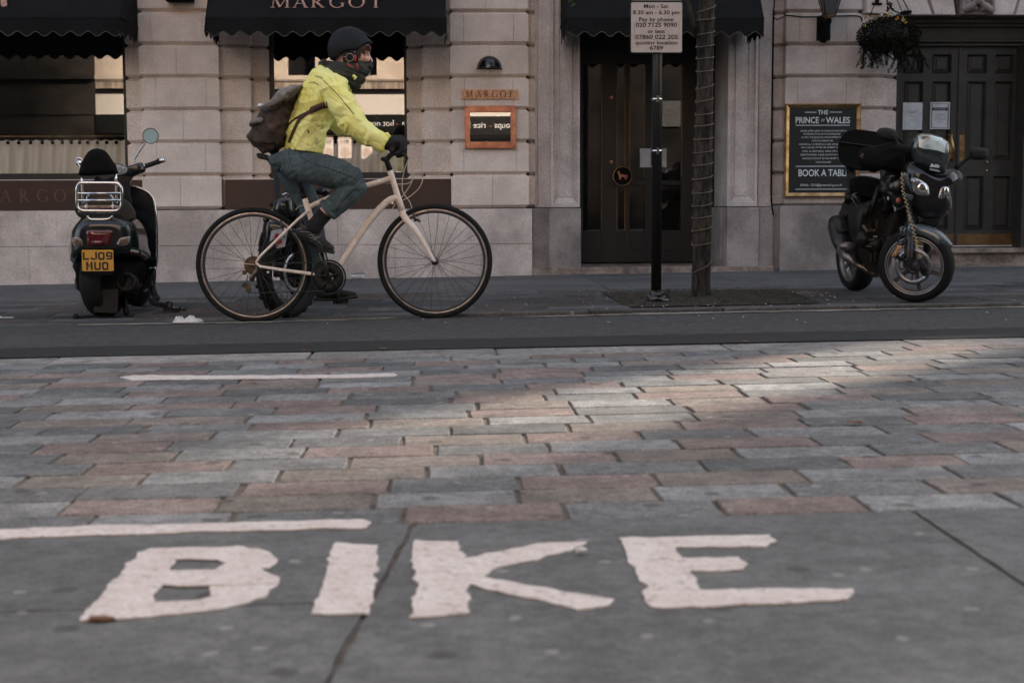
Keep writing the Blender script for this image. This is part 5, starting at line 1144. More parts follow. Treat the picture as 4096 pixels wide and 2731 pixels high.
def on(bv, u, v, off=.002, fb=None):
    d = ray(u, v).normalized(); h = bv.ray_cast(Vector((0, 0, HC)), d)
    if h[0] is None: return fb if fb is not None else S(u, v, YB9)
    return h[0]-d*off
def ribbon(mb, bv, pts, w, off=.004, th=.004):     # strap laid on a surface: pts in px, w in px
    P = [Vector(p) for p in smooth_poly([Vector(q) for q in pts], 4, False)]; A, B = [], []
    ws = w if isinstance(w, list) else [w]*2
    for i, p in enumerate(P):
        t = (P[min(i+1, len(P)-1)]-P[max(i-1, 0)]).normalized(); n = Vector((-t.y, t.x)); k = i/(len(P)-1); ww = ws[0]+(ws[-1]-ws[0])*k; c = on(bv, p.x, p.y, off)
        a = S(p.x+n.x*ww/2, p.y+n.y*ww/2, c.y); b = S(p.x-n.x*ww/2, p.y-n.y*ww/2, c.y); ha, hb_ = on(bv, p.x+n.x*ww/2, p.y+n.y*ww/2, off, a), on(bv, p.x-n.x*ww/2, p.y-n.y*ww/2, off, b)
        if abs(ha.y-c.y) > .03: ha = a
        if abs(hb_.y-c.y) > .03: hb_ = b
        A.append(ha); B.append(hb_)
    q = Vector((0, th, 0)); mb.rings([[a, b, b+q, a+q] for a, b in zip(A, B)], cap=True)
def seam(mb, bv, pts, r_=.0015, off=.001): mb.tube([on(bv, p.x, p.y, off) for p in smooth_poly([Vector(q) for q in pts], 6, False)], r_, 5)
K1 = 1/2.851*px9; K3 = 1/3.2667*px9
ps = thing('person', P9((1300, 1200)), 'cyclist in a yellow jacket, dark helmet, scarf and jeans leaning forward over the handlebars', 'person')
def J(x, y, dy=0.): return P9(z1(x, y), dy)
def Q(x, y, dy=0.): return P9(z3(x, y), dy)
def H(x, y, dy=0.): return P9(zhd(x, y), dy)
# body: one continuous figure under the clothes
m = MB()
m.tube([J(640, 1520), J(720, 1380), J(800, 1150), J(880, 980), J(990, 790), J(1080, 650), J(1120, 590)], [.065, .09, .095, .11, .11, .07, .05], 20, flat=[1.2, 1.3, 1.3, 1.3, 1.3, 1.6, 1.2])
m.tube([J(1100, 620), H(760, 1150), H(800, 1000)], [.055, .052, .052], 16)
for s_, path in ((-1, [J(1060, 700, -.13), J(1120, 860, -.2), J(1230, 1050, -.23), J(1350, 1180, -.24), J(1500, 1300, -.26), J(1650, 1385, -.26)]), (1, [J(1060, 740, .13), J(1080, 960, .2), J(1110, 1130, .22), J(1300, 1240, .24), J(1560, 1350, .26), J(1650, 1385, .26)])):
    m.tube(path, [.05, .046, .042, .040, .034, .028], 14)
m.tube([Q(560, 370, -.06), Q(720, 425, -.10), Q(1000, 470, -.12), Q(1250, 545, -.125), Q(1350, 610, -.125), Q(1310, 720, -.122), Q(1170, 865, -.118), Q(960, 1035, -.107), Q(850, 1180, -.10)], [.06, .07, .07, .058, .052, .050, .048, .041, .036], 18)
m.tube([Q(560, 370, .06), P9((1200, 750), .10), P9((1250, 870), .10), P9((1268, 990), .10), P9((1290, 1110), .10)], [.06, .058, .046, .042, .034], 18)
rows = [(330, 1040, 640, .045), (400, 1150, 540, .062), (500, 1240, 480, .072), (600, 1275, 455, .0755), (690, 1280, 450, .076), (760, 1252, 455, .075), (850, 1262, 470, .073), (950, 1262, 500, .069), (1040, 1262, 560, .064), (1110, 1250, 640, .058), (1170, 1225, 740, .048), (1215, 1170, 860, .034)]
rs = []
for y, f_, b_, w_ in rows:
    c = H((f_+b_)/2, y); hx = (f_-b_)/2/5.808*px9; rs.append([c+Vector((hx*math.copysign(abs(math.cos(a))**.85, math.cos(a)), w_*math.copysign(abs(math.sin(a))**.9, math.sin(a))*(1-.18*max(0, math.cos(a))), 0)) for a in [2*math.pi*i/32 for i in range(32)]])
m.rings(rs, cap=True); m.tube([H(1235, 750), H(1270, 840), H(1300, 905), H(1268, 950)], [.010, .013, .016, .012], 10); m.sphere(H(1255, 1060), (.014, .022, .012), 10, 8); m.sphere(H(1225, 1180), (.018, .022, .014), 10, 8)
m.sphere(H(1195, 850, -.052), (.024, .016, .02), 10, 8); m.sphere(H(1210, 705, -.05), (.022, .016, .009), 10, 8)
bod, bvb = organic(m, 'body', 'skin', ps, .0065, 3)
# eye and brow on the visible side
m = MB(); e_ = on(bvb, *zhd(1205, 772), -.002); m.sphere(e_+Vector((.002, .002, 0)), (.0095, .006, .0055), 12, 8); m.build('eye', 'petal_white', ps)
m = MB(); m.sphere(e_+Vector((.007, -.003, 0)), (.0035, .003, .004), 10, 6); m.tube([on(bvb, *zhd(x, y), .001) for x, y in ((1135, 785), (1165, 772), (1205, 760), (1235, 758))], .0016, 6); m.build('eyelash', 'hair', ps)
m = MB(); m.tube([on(bvb, *zhd(x, y), .000) for x, y in ((1120, 742), (1165, 722), (1215, 712), (1245, 716))], [.0015, .003, .003, .0015], 6); m.build('eyebrow', 'hair', ps)
m = MB(); rg = random.Random(2)
for i in range(70):
    x = rg.uniform(1000, 1285); s0 = on(bvb, *zhd(x, 540), .003); ln = rg.uniform(90, 200) if x > 1050 else rg.uniform(200, 330); x1 = x+rg.uniform(-60, 35); y1 = 540+ln*(1 if x < 1180 else .85); mid = on(bvb, *zhd((x+x1)/2+10, (540+y1)/2), .006); e1 = on(bvb, *zhd(min(x1, 1275), y1), .003)
    m.tube([s0, mid, e1], [.004, .004, .0012], 5)
for i in range(26):
    a = rg.uniform(-.062, .07); s0 = H(1255, 540, a); m.tube([s0, H(1290-abs(a)*400, 600, a*1.0), H(1280-abs(a)*500, rg.uniform(650, 715), a)], [.005, .005, .0012], 5)
m.build('hair', 'hair', ps)
# jacket
m = MB()
m.tube([J(738, 1475), J(745, 1400), J(765, 1190), J(845, 1000), J(985, 800), J(1050, 680), J(1085, 610), J(1110, 575)], [.113, .116, .117, .130, .134, .125, .098, .06], 28, flat=[1.45, 1.42, 1.35, 1.3, 1.42, 1.55, 1.5, 1.4])
m.tube([J(1050, 720, -.14), J(1110, 850, -.19), J(1190, 980, -.22), J(1275, 1110, -.235), J(1370, 1215, -.245), J(1500, 1310, -.255), J(1600, 1365, -.26), J(1660, 1395, -.26)], [.085, .082, .080, .077, .069, .062, .052, .043], 20)
m.tube([J(1050, 740, .14), J(1070, 950, .19), J(1100, 1100, .21), J(1180, 1190, .225), J(1350, 1260, .24), J(1560, 1350, .255), J(1650, 1390, .26)], [.085, .078, .070, .062, .056, .05, .043], 20)
def jd(p, n):
    q = Vector((p.x, p.y, p.z)); a = Vector((q.x*4+q.z*5, q.y*5, (q.z-q.x)*10)); v = .010*(max(0, ridge(a*.7))**4)-.003+.010*noise.noise(a*.5)+.006*noise.noise(q*21)
    c_ = Vector(((q.x+q.z)*12, q.y*5, (q.x-q.z)*3.2+7))+Vector((noise.noise(q*9), 0, noise.noise(q*9+Vector((5, 5, 5)))))*1.1; F = noise.voronoi(c_)[0]; v += -.0055*math.exp(-((F[1]-F[0])/.09)**2)+.002+.014*noise.noise(Vector((q.x*7+q.z*4, q.y*5, q.z*8-q.x*5)))
    c_ = Vector(((q.x-q.z)*16, q.y*8, (q.x+q.z)*7))+Vector((noise.noise(q*14), 0, 0)); F = noise.voronoi(c_)[0]; v += -.0010*math.exp(-((F[1]-F[0])/.2)**2)
    return v
jk, bvj = organic(m, 'jacket', 'jacket', ps, .0052, 4, jd)
m = MB(); m.tube(smooth_poly([J(500, 1440), J(600, 1425)], 2, False), .001, 4)
m = MB()
seam(m, bvj, [z1(*q) for q in ((862, 612), (900, 622), (940, 650), (1030, 740), (1120, 830), (1210, 940), (1302, 1050))], .0022); seam(m, bvj, [z1(*q) for q in ((790, 690), (830, 682), (900, 715))], .0016); seam(m, bvj, [z1(*q) for q in ((770, 1222), (785, 1262))], .004)
m.build('piping', 'jacket_dark', jk)
m = MB(); 
for q in (((862, 1330), (886, 1326)), ((862, 1358), (886, 1355)), ((860, 1386), (886, 1385)), ((600, 1225), (640, 1218)), ((590, 1255), (625, 1246))): ribbon(m, bvj, [z1(*q[0]), z1(*q[1])], 5, .002, .002)
m.build('reflective_tab', 'reflective', jk)
m = MB(); m.tube([J(1625, 1290, -.26), J(1680, 1285, -.27), J(1715, 1310, -.275)], [.014, .017, .008], 8); m.build('cuff_tab', 'jacket', jk)
# jeans
m = MB()
m.tube([Q(440, 220, 0), Q(480, 330, 0), Q(520, 420, 0)], [.105, .105, .085], 26, flat=[1.35, 1.45, 1.4])
m.tube([Q(490, 350, -.075), Q(720, 420, -.105), Q(960, 462, -.12), Q(1180, 520, -.125), Q(1350, 585, -.125), Q(1385, 650, -.125), Q(1300, 765, -.122), Q(1170, 870, -.118), Q(1080, 950, -.112), Q(1020, 990, -.11)], [.096, .096, .100, .090, .078, .073, .071, .068, .064, .062], 24)
m.tube([Q(490, 350, .075), P9((1180, 720), .10), P9((1240, 820), .10), P9((1256, 900), .10), P9((1268, 1000), .10), P9((1285, 1090), .10)], [.094, .086, .070, .062, .058, .055], 22)
def dj(p, n):
    a = Vector((p.x*16, p.y*9, p.z*12)); k = math.exp(-((p-Q(1290, 650, -.12)).length/.10)**2)+.5*math.exp(-((p-Q(560, 380, -.1)).length/.11)**2)+.45*math.exp(-((p-Q(1060, 950, -.11)).length/.07)**2)
    return .013*k*ridge(Vector(((p.x-p.z)*22, p.y*8, (p.x+p.z)*7)))+.006*noise.noise(a*.8)-(.003+.006*k)*math.exp(-((lambda F: F[1]-F[0])(noise.voronoi(Vector(((p.x-p.z)*15, p.y*8, (p.x+p.z)*7)))[0])/.18)**2)
jn, bvn = organic(m, 'jeans', 'denim', ps, .0065, 4, dj)
m = MB(); seam(m, bvn, [z3(*q) for q in ((640, 262), (700, 312), (850, 382), (1000, 428), (1200, 500), (1330, 550), (1410, 600))], .0022, .0005); seam(m, bvn, [z3(*q) for q in ((1370, 690), (1280, 800), (1190, 900), (1120, 990))], .0018, .0005); seam(m, bvn, [z3(*q) for q in ((505, 200), (515, 300), (560, 430))], .0018, .0005); seam(m, bvn, [z3(*q) for q in ((640, 262), (720, 200))], .0016, .0005); m.build('seam', 'denim_seam', jn)
m = MB(); a, b = Q(912, 912, -.11), Q(1130, 1046, -.11); c = (a+b)/2; ax = Q(1170, 870, -.118)-Q(1000, 1010, -.11); m.lathe(c, ax, [(.060, -.012), (.067, -.010), (.070, .004), (.067, .016), (.060, .016)], 28, loop=True); m.build('turn_up', 'denim', jn)
# shoes, socks
def X5(x, y, dy=0.): return P9(z5(x, y), dy)
def shoe(pts_top, sole_pts, dy, nm, lace=True):
    m = MB(); m.tube([X5(*q, dy) for q, r_ in pts_top], [r_ for q, r_ in pts_top], 18, flat=[1.0]*len(pts_top)); so, bv_ = organic(m, 'shoe', 'shoe', ps, .006, 3)
    m = MB(); pts = [X5(*q, dy) for q in sole_pts]; m.tube(smooth_poly(pts, 3, False), .011, 10, flat=3.6); m.build('sole', 'sole', so)
    if lace:
        m = MB()
        for q in (((740, 400), (760, 450), (690, 470)), ((740, 490), (930, 500), (920, 460)), ((830, 540), (965, 515)), ((850, 570), (985, 545)), ((760, 400), (830, 470), (930, 590)), ((900, 560), (960, 640)), ((960, 600), (1000, 670)), ((870, 600), (970, 560))): 
            seam(m, bv_, [z5(*p) for p in q], .0016, .001)
        m.build('lace', 'lace', so)
shoe([((700, 500), .030), ((770, 500), .044), ((850, 545), .045), ((930, 590), .040), ((1010, 640), .034), ((1090, 690), .027), ((1135, 715), .018)], [(650, 475), (720, 500), (840, 575), (960, 660), (1050, 715), (1145, 738)], -.105, 'a')
shoe([((930, 1235), .032), ((1020, 1225), .038), ((1120, 1225), .034), ((1230, 1230), .028), ((1340, 1240), .023), ((1410, 1240), .016)], [(905, 1285), (1000, 1290), (1150, 1290), (1300, 1275), (1425, 1258)], .10, 'b', False)
m = MB(); m.tube([Q(985, 1022, -.108), Q(900, 1120, -.105), Q(830, 1210, -.103), Q(800, 1270, -.103)], [.047, .046, .050, .046], 18); m.build('sock', 'sock', ps)
m = MB(); m.tube([P9((1284, 1060), .10), P9((1290, 1120), .10), P9((1300, 1160), .10)], [.044, .042, .046], 16); m.build('sock', 'sock', ps)
# gloves with separate curled fingers
def glove(dy, sgn):
    m = MB(); b = bc+Vector((-.014, dy, 0))
    m.tube([J(1640, 1390, dy), Q(1850, 110, dy), Q(1960, 100, dy), Q(2030, 115, dy)], [.034, .042, .044, .034], 16, flat=[1, 1.05, 1.1, 1.1]); 
    for k in range(4):
        yy = dy+(-.036+.024*k)*sgn; ln = (1.0, 1.08, 1.04, .88)[k]; Rk = .034+.002*ln; pts = []
        for j in range(9):
            a = R(95-(190*ln)*j/8); pts.append(Vector((b.x+.012+Rk*math.cos(a)*1.15, YB9+yy, b.z+.010+Rk*math.sin(a))))
        m.tube([Q(1960, 95, yy)]+pts, [.018, .0165, .016, .0155, .0145, .014, .0135, .0125, .012, .0105], 10)
    m.tube([Q(1860, 120, dy-.0*sgn), Q(1840, 190, dy+.045*sgn), Q(1890, 245, dy+.05*sgn), Q(1950, 255, dy+.045*sgn)], [.02, .0165, .015, .011], 10)
    g, bv_ = organic(m, 'glove', 'glove', ps, .0045, 2)
glove(-.255, 1); glove(.255, -1)
# scarf
m = MB()
def loop(fx_, fy, bx, by_, w_, r_, n=40):
    cx_, cy_ = (fx_+bx)/2, (fy+by_)/2; hx = (fx_-bx)/2; hy = (fy-by_)/2
    m.tube([H(cx_+hx*math.cos(a), cy_+hy*math.cos(a), w_*math.sin(a)) for a in [2*math.pi*i/n for i in range(n)]], [r_*(1+.12*math.sin(3*a_)) for a_ in [2*math.pi*i/n for i in range(n)]], 10, closed=True)
loop(1205, 985, 420, 1000, .078, .024); loop(1215, 1040, 330, 1010, .084, .028); loop(1185, 1110, 300, 1040, .088, .030); loop(1110, 1180, 260, 1090, .092, .032); loop(1020, 1270, 270, 1120, .09, .034); loop(960, 1350, 400, 1130, .082, .034); loop(900, 1430, 560, 1200, .07, .032)
m.tube([H(260, 900), H(200, 980), H(170, 1080)], [.02, .034, .028], 10, flat=1.8); m.tube([H(1180, 900), H(1245, 905), H(1285, 950), H(1240, 1040)], [.02, .022, .016, .03], 12, flat=2.2)
m.tube([H(1080, 1240, -.03), H(1050, 1340, -.03), H(980, 1440, -.03), H(900, 1540, -.02)], [.03, .03, .03, .02], 10); m.tube([H(1060, 1300, -.04), H(1120, 1310, -.045), H(1175, 1300, -.045)], [.014, .012, .003], 8)
sc, bvs = organic(m, 'scarf', 'scarf', ps, .0055, 2, lambda p, n: .0075*ridge(Vector((p.x*9, p.y*10, p.z*34+p.x*12)))-.003)
# helmet
m = MB(); Cx, Cy = 800, 610; rs = []; nph = 48
def edge(ph):
    f_ = math.cos(ph); 
    return 525+0*f_ if f_ > .75 else (525+(690-525)*min(1, (.75-f_)/.35) if f_ > -.1 else 690+(870-690)*min(1, (-.1-f_)/.6))
for i in range(1, 15):
    k = i/14; ring = []
    for j in range(nph):
        ph = 2*math.pi*j/nph; ze = (Cy-edge(ph))/490.0; le = math.asin(max(-.6, min(.6, ze))); la = math.pi/2-(math.pi/2-le)*k; f_ = math.cos(ph)
        a_ = (.128 if f_ > 0 else .131)
        x = a_*math.cos(la)*f_; y = .112*math.cos(la)*math.sin(ph); z = .129*math.sin(la)
        if f_ > .3 and k > .7: x += .018*((k-.7)/.3)**2*((f_-.3)/.7); z += .012*((k-.7)/.3)**2*((f_-.3)/.7)
        ring.append(H(Cx, Cy)+Vector((x, y, z)))
    rs.append(ring)
rs.append([H(Cx, Cy)+(p-H(Cx, Cy))*.93 for p in rs[-1]]); m.rings(rs, cap=True); hm = m.build('helmet', 'helmet', ps)
m = MB()
for s_ in (-1, 1):
    if s_ < 0: puff(m, [zhd(*q) for q in ((665, 690), (850, 670), (985, 680), (990, 850), (960, 970), (860, 1010), (740, 1000), (650, 930))], YB9-.098, .016, .02)
    else: puff(m, [zhd(*q) for q in ((665, 690), (850, 670), (985, 680), (990, 850), (960, 970), (860, 1010), (740, 1000), (650, 930))], YB9+.098, .02, .016)
m.build('ear_pad', 'sock', hm)
m = MB(); c = H(805, 815, -.118); m.tube([c+Vector((.0225*math.cos(a), 0, .0225*math.sin(a))) for a in [2*math.pi*i/32 for i in range(32)]], .0019, 6, closed=True); m.tube([H(712, 800, -.117), H(655, 795, -.113)], .0018, 5); m.tube([H(780, 900, -.117), H(765, 960, -.113)], .0018, 5); m.sphere(H(922, 690, -.112), .004, 8, 6); m.build('ear_ring', 'helmet_trim', hm)
m = MB(); m.tube([H(925, 755, -.112), H(940, 840, -.114), H(930, 910, -.112)], [.006, .008, .005], 8, flat=.5); m.tube([H(740, 965, -.113), H(800, 1000, -.114), H(860, 1050, -.114), H(930, 1090, -.108)], [.004, .006, .006, .004], 8, flat=.6); m.tube([H(960, 950, -.11), H(985, 1050, -.105), H(980, 1140, -.095)], [.005, .007, .005], 8, flat=.6); m.build('chin_strap', 'red_strap', hm)
m = MB(); m.tube([H(1000, 690, -.095), H(1008, 800, -.10), H(990, 940, -.106), H(960, 1100, -.104)], .0035, 8); m.build('strap', 'rubber', hm)
m = MB(); m.tube([H(840, 1235, -.10), H(900, 1245, -.112), H(950, 1275, -.112), H(910, 1330, -.108)], [.006, .009, .008, .005], 8, flat=.6); m.build('collar_tab', 'jacket', ps)
# ================================================================== backpack
bp_ = thing('backpack', J(330, 1500), 'grey and brown canvas backpack with leather straps worn on the back of the cyclist', 'backpack')
m = MB(); m.tube([J(330, 1490), J(325, 1380), J(350, 1220), J(430, 1030), J(540, 880), J(640, 790), J(700, 750)], [.045, .105, .112, .100, .075, .045, .02], 24, flat=[1.6, 1.35, 1.3, 1.35, 1.6, 2.0, 2.2])
m.tube([J(200, 1420), J(180, 1300), J(190, 1180)], [.03, .055, .03], 16, flat=1.7)
bk2, bvk = organic(m, 'bag_body', 'canvas_dark', bp_, .0075, 4, lambda p, n: .009*ridge(Vector((p.x*9+p.z*4, p.y*7, p.z*10)))**2+.006*noise.noise(p*16)-.004-.010*math.exp(-((lambda F: F[1]-F[0])(noise.voronoi(Vector((p.x*13+p.z*5, p.y*9, p.z*10)))[0])/.18)**2))
m = MB(); puff(m, [z1(*q) for q in ((232, 990), (320, 930), (400, 872), (450, 800), (500, 755), (570, 735), (660, 730), (740, 720), (700, 790), (600, 900), (500, 960), (420, 1020), (330, 1045), (265, 1020))], YB9, .195, .185, power=.35)
fl_, bvf = organic(m, 'flap', 'canvas', bp_, .0075, 2, lambda p, n: .006*ridge(Vector((p.x*8, p.y*7, p.z*13)))**2+.003*noise.noise(p*25)-.003)
m = MB(); puff(m, [z1(*q) for q in ((108, 1165), (160, 1110), (240, 1085), (315, 1095), (310, 1160), (220, 1180), (130, 1195))], YB9, .15, .15, power=.5); organic(m, 'pocket_flap', 'canvas', bp_, .0075, 1, lambda p, n: .004*noise.noise(p*25))
m = MB(); ribbon(m, bvk, [z1(*q) for q in ((270, 1285), (330, 1215), (420, 1165), (520, 1150))], [60, 14], .004, .006); ribbon(m, bvf, [z1(*q) for q in ((560, 800), (520, 880), (470, 960))], 14, .004, .006); ribbon(m, bvf, [z1(*q) for q in ((345, 960), (400, 945), (460, 930))], 9, .006, .01); ribbon(m, bvk, [z1(*q) for q in ((600, 880), (625, 960), (640, 1010))], 16, .005, .006); m.build('leather_trim', 'leather', bp_)
m = MB(); ribbon(m, bvj, [z1(*q) for q in ((995, 940), (930, 955), (850, 985), (815, 1005))], [24, 26], .009, .010); ribbon(m, bvj, [z1(*q) for q in ((820, 1005), (760, 1035), (700, 1080), (655, 1140), (620, 1210), (590, 1280), (555, 1370))], [14, 10], .009, .010); ribbon(m, bvj, [z1(*q) for q in ((790, 1015), (700, 1055), (620, 1105), (550, 1165))], [8, 6], .008, .010)
c = on(bvj, *z1(815, 1012), .01); m.tube([c+Vector((.012*math.cos(a), 0, .016*math.sin(a))) for a in [2*math.pi*i/16 for i in range(16)]], .003, 6, closed=True); m.build('shoulder_strap', 'leather', bp_)
m = MB(); c = J(240, 955, -.06); m.lathe(c, (-1, 0, .25), [(0, .02), (.016, .018), (.018, 0), (.012, -.02), (0, -.02)], 16); m.build('clip_light', 'silver', bp_)
# ================================================================== scooter, seen from behind
mat('scooter_paint', (.0075, .010, .012), .25, coat=.55, spec=.4); mat('scooter_brown', (.030, .026, .022), .5); mat('tail_red', (.13, .010, .016), .12, coat=1., c2=(.07, .006, .010), vscale=30)
mat('lens_grey', (.42, .43, .46), .2, coat=1., c2=(.18, .16, .16), vscale=50); mat('lens_core', (.20, .11, .08), .3, coat=.5, c2=(.07, .04, .03), vscale=90); mat('plate_yellow', (.66, .36, .055), .45, c2=(.60, .31, .045), vscale=5)
mat('plate_ink', (.012, .012, .012), .5); mat('mirror_blue', (.36, .50, .50), .25, c2=(.33, .47, .47), vscale=6); mat('dial_face', (.36, .40, .42), .25, c2=(.16, .18, .19), vscale=60); mat('rusty', (.42, .30, .24), .6, c2=(.20, .11, .07), vscale=60)
mat('stripe_green', (.012, .035, .015), .4); mat('stripe_white', (.36, .36, .35), .4); mat('stripe_red', (.12, .016, .012), .4)
def resample(P, n=64):
    Q_ = [Vector(p) for p in P]; Q_ = smooth_poly(Q_, 5); L = [0]
    for i in range(len(Q_)): L.append(L[-1]+(Q_[(i+1) % len(Q_)]-Q_[i]).length)
    out = []; j = 0
    for k in range(n):
        t = L[-1]*k/n
        while L[j+1] < t: j += 1
        u = (t-L[j])/max(1e-9, L[j+1]-L[j]); out.append(Q_[j].lerp(Q_[(j+1) % len(Q_)], u))
    return out
def onp(mb, P, bv, Yfb, off=.002, n=10):
    pts = [Vector(p) for p in P]; xs = [p.x for p in pts]; ys = [p.y for p in pts]
    # grid patch between a top edge and a bottom edge, both left to right
    half = len(pts)//2; T_, Bt = pts[:half], pts[half:][::-1]
    def at(L, t): k = t*(len(L)-1); i = min(int(k), len(L)-2); return L[i].lerp(L[i+1], k-i)
    vs = []
    for j in range(n+1):
        for i in range(n+1):
            p = at(T_, i/n).lerp(at(Bt, i/n), j/n); d = ray(p.x, p.y).normalized(); h_ = bv.ray_cast(Vector((0, 0, HC)), d); vs.append((h_[0]-d*off) if h_[0] is not None else S(p.x, p.y, Yfb))
    mb.add(vs, [(j*(n+1)+i, j*(n+1)+i+1, (j+1)*(n+1)+i+1, (j+1)*(n+1)+i) for j in range(n) for i in range(n)], True)
def loftpx(mb, secs, n=64, cap=True, smooth=True):
    return mb.rings([[S(p.x, p.y, Y) for p in resample(P, n)] for P, Y in secs], cap=cap, smooth=smooth)
def zmap(f, P): return [f(*p) for p in P]
def shr(P, k, dx=0, dy=0):
    cx_ = sum(p[0] for p in P)/len(P); cy_ = sum(p[1] for p in P)/len(P); return [(cx_+(x-cx_)*k+dx, cy_+(y-cy_)*k+dy) for x, y in P]
sc0 = S(392, 1262, 10.1); scz = gz(sc0.x, 10.1)
sct = thing('scooter', (sc0.x, 10.1, scz), 'black motor scooter with a chrome rear rack and yellow number plate, parked facing the restaurant', 'scooter')
A = zmap(zB, [(205,440),(205,280),(235,120),(310,40),(400,-5),(800,-10),(950,15),(1050,80),(1085,260),(1085,430),(1030,520),(640,530),(235,520)])
B_ = zmap(zB, [(165,470),(165,300),(190,150),(290,20),(400,-70),(800,-85),(1000,-25),(1150,60),(1200,250),(1215,430),(1200,540),(640,610),(200,590)])
C_ = zmap(zB, [(140,500),(160,300),(195,140),(300,0),(420,-110),(830,-120),(1100,-60),(1240,50),(1310,200),(1340,400),(1330,600),(700,830),(220,680)])
D_ = zmap(zB, [(330,560),(330,300),(360,140),(430,0),(520,-110),(860,-130),(1120,-70),(1250,60),(1318,220),(1345,420),(1335,620),(800,820),(420,720)])
m = MB(); loftpx(m, [(shr(A, .6), 9.835), (shr(A, .85), 9.842), (A, 9.87), (shr(B_, .985), 9.93), (B_, 9.98), (C_, 10.15), (shr(C_, 1.0, 2), 10.4), (D_, 10.75)]); rcw = m.build('rear_cowl', 'scooter_paint', sct)
m = MB(); P = zmap(zB, [(412,160),(600,152),(802,160),(790,260),(750,382),(600,392),(425,382),(415,270)]); puff(m, P, 9.835, .022, .03, n=3, power=.35); tl = m.build('tail_light', 'tail_red', sct)
m = MB(); puff(m, zmap(zB, [(498,320),(640,318),(652,365),(625,380),(510,380),(498,355)]), 9.815, .012, .01, power=.4); puff(m, zmap(zB, [(520,180),(730,178),(725,205),(530,207)]), 9.818, .010, .01, power=.4); m.build('reflector', 'tail_red', tl)
for P, inn in (([(195,270),(280,265),(330,295),(352,350),(355,392),(207,394)], [(225,285),(280,282),(320,310),(335,355),(322,378),(232,380)]), ([(858,385),(890,310),(930,270),(1060,253),(1075,262),(1038,380)], [(900,365),(915,310),(945,285),(1045,272),(1022,362),(930,375)])):
    m = MB(); puff(m, zmap(zB, P), 9.845, .012, .03, n=2, power=.25); l_ = m.build('indicator', 'lens_grey', sct); m = MB(); puff(m, zmap(zB, inn), 9.832, .006, .01, n=2, power=.3); m.build('lens', 'lens_core', l_)
# number plate
YPn = 9.80; a, b = S(*zB(330, 458), YPn), S(*zB(822, 780), YPn); m = MB(); m.prism(rrect(a.x, b.x, b.z, a.z, .008), YPn, YPn+.004); np_ = m.build('number_plate', 'plate_yellow', sct)
m = MB()
def blk(mb, ch, x0, x1, z0, z1, w_, y):        # block number-plate characters
    def bx(a_, b_, c_, d_): mb.box((a_, y-.0012, c_), (b_, y-.0002, d_))
    mx, mz = (x0+x1)/2, (z0+z1)/2
    if ch == 'L': bx(x0, x0+w_, z0, z1); bx(x0+w_, x1, z0, z0+w_)
    if ch == 'J': bx(x1-w_, x1, z0+w_*.5, z1); bx(x0+w_*.4, x1-w_, z0, z0+w_); bx(x0, x0+w_*.8, z0+w_*.5, z0+w_*1.6)
    if ch == '0' or ch == 'O': bx(x0, x0+w_, z0+w_*.5, z1-w_*.5); bx(x1-w_, x1, z0+w_*.5, z1-w_*.5); bx(x0+w_*.5, x1-w_*.5, z0, z0+w_); bx(x0+w_*.5, x1-w_*.5, z1-w_, z1)
    if ch == '9': bx(x0, x0+w_, mz-w_*.5, z1-w_*.5); bx(x1-w_, x1, z0+w_*.5, z1-w_*.5); bx(x0+w_*.3, x1-w_*.5, z0, z0+w_); bx(x0+w_*.5, x1-w_*.5, z1-w_, z1); bx(x0+w_*.5, x1-w_, mz-w_*.7, mz+w_*.2)
    if ch == 'U': bx(x0, x0+w_, z0+w_*.5, z1); bx(x1-w_, x1, z0+w_*.5, z1); bx(x0+w_*.5, x1-w_*.5, z0, z0+w_)
    if ch == 'M':
        bx(x0, x0+w_, z0, z1); bx(x1-w_, x1, z0, z1)
        mb.add([(x0+w_, y-.001, z1), (mx, y-.001, mz-w_*.2), (mx, y-.001, mz+w_*1.2-w_*2.6), (x0+w_, y-.001, z1-w_*1.6)], [(0, 1, 2, 3)]); mb.add([(x1-w_, y-.001, z1), (mx, y-.001, mz-w_*.2), (mx, y-.001, mz+w_*1.2-w_*2.6), (x1-w_, y-.001, z1-w_*1.6)], [(0, 1, 2, 3)])
for ch, x0, x1, y0, y1 in (('L', 350, 440, 490, 612), ('J', 470, 565, 488, 610), ('0', 585, 682, 490, 612), ('9', 706, 802, 486, 608), ('M', 403, 498, 640, 765), ('U', 524, 622, 640, 765), ('O', 645, 740, 640, 765)):
    p, q = S(*zB(x0, y1), YPn), S(*zB(x1, y0), YPn); blk(m, ch, p.x, q.x, p.z, q.z, .0115, YPn)
m.build('number_lettering', 'plate_ink', np_)
m = MB(); p, q = S(*zB(370, 785), YPn), S(*zB(765, 822), YPn); m.box((p.x-.02, YPn+.001, q.z-.01), (q.x+.02, YPn+.006, p.z+.004)); hl = m.build('plate_holder', 'black_matte', np_)
m = MB(); c = S(*zB(565, 812), YPn); text_into(m, 'SCOOTERS', .016, (c.x, YPn, c.z), (1, 0, 0), (0, 0, 1), align='CENTER', width=.095) if False else m.box((p.x, YPn-.0004, q.z+.003), (p.x+.0001, YPn, q.z+.004)); m.build('dealer_strip', 'chalk_dim', np_)
bvS = BVHTree.FromPolygons([v.co+ORG[rcw.name] for v in rcw.data.vertices], [tuple(p.vertices) for p in rcw.data.polygons])
for mt_, o in (('stripe_green', 0), ('stripe_white', 1), ('stripe_red', 2)):
    m = MB(); tp = [(1088-8*o, 416+32*o), (1170-6*o, 430+33*o), (1260-4*o, 462+36*o), (1338-2*o, 505+38*o)]; L1 = [zB(*p) for p in tp]; L2 = [zB(x-5, y+33) for x, y in tp][::-1]
    onp(m, L1+L2, bvS, 10.0, .003, 8); m.build('stripe', mt_, sct)
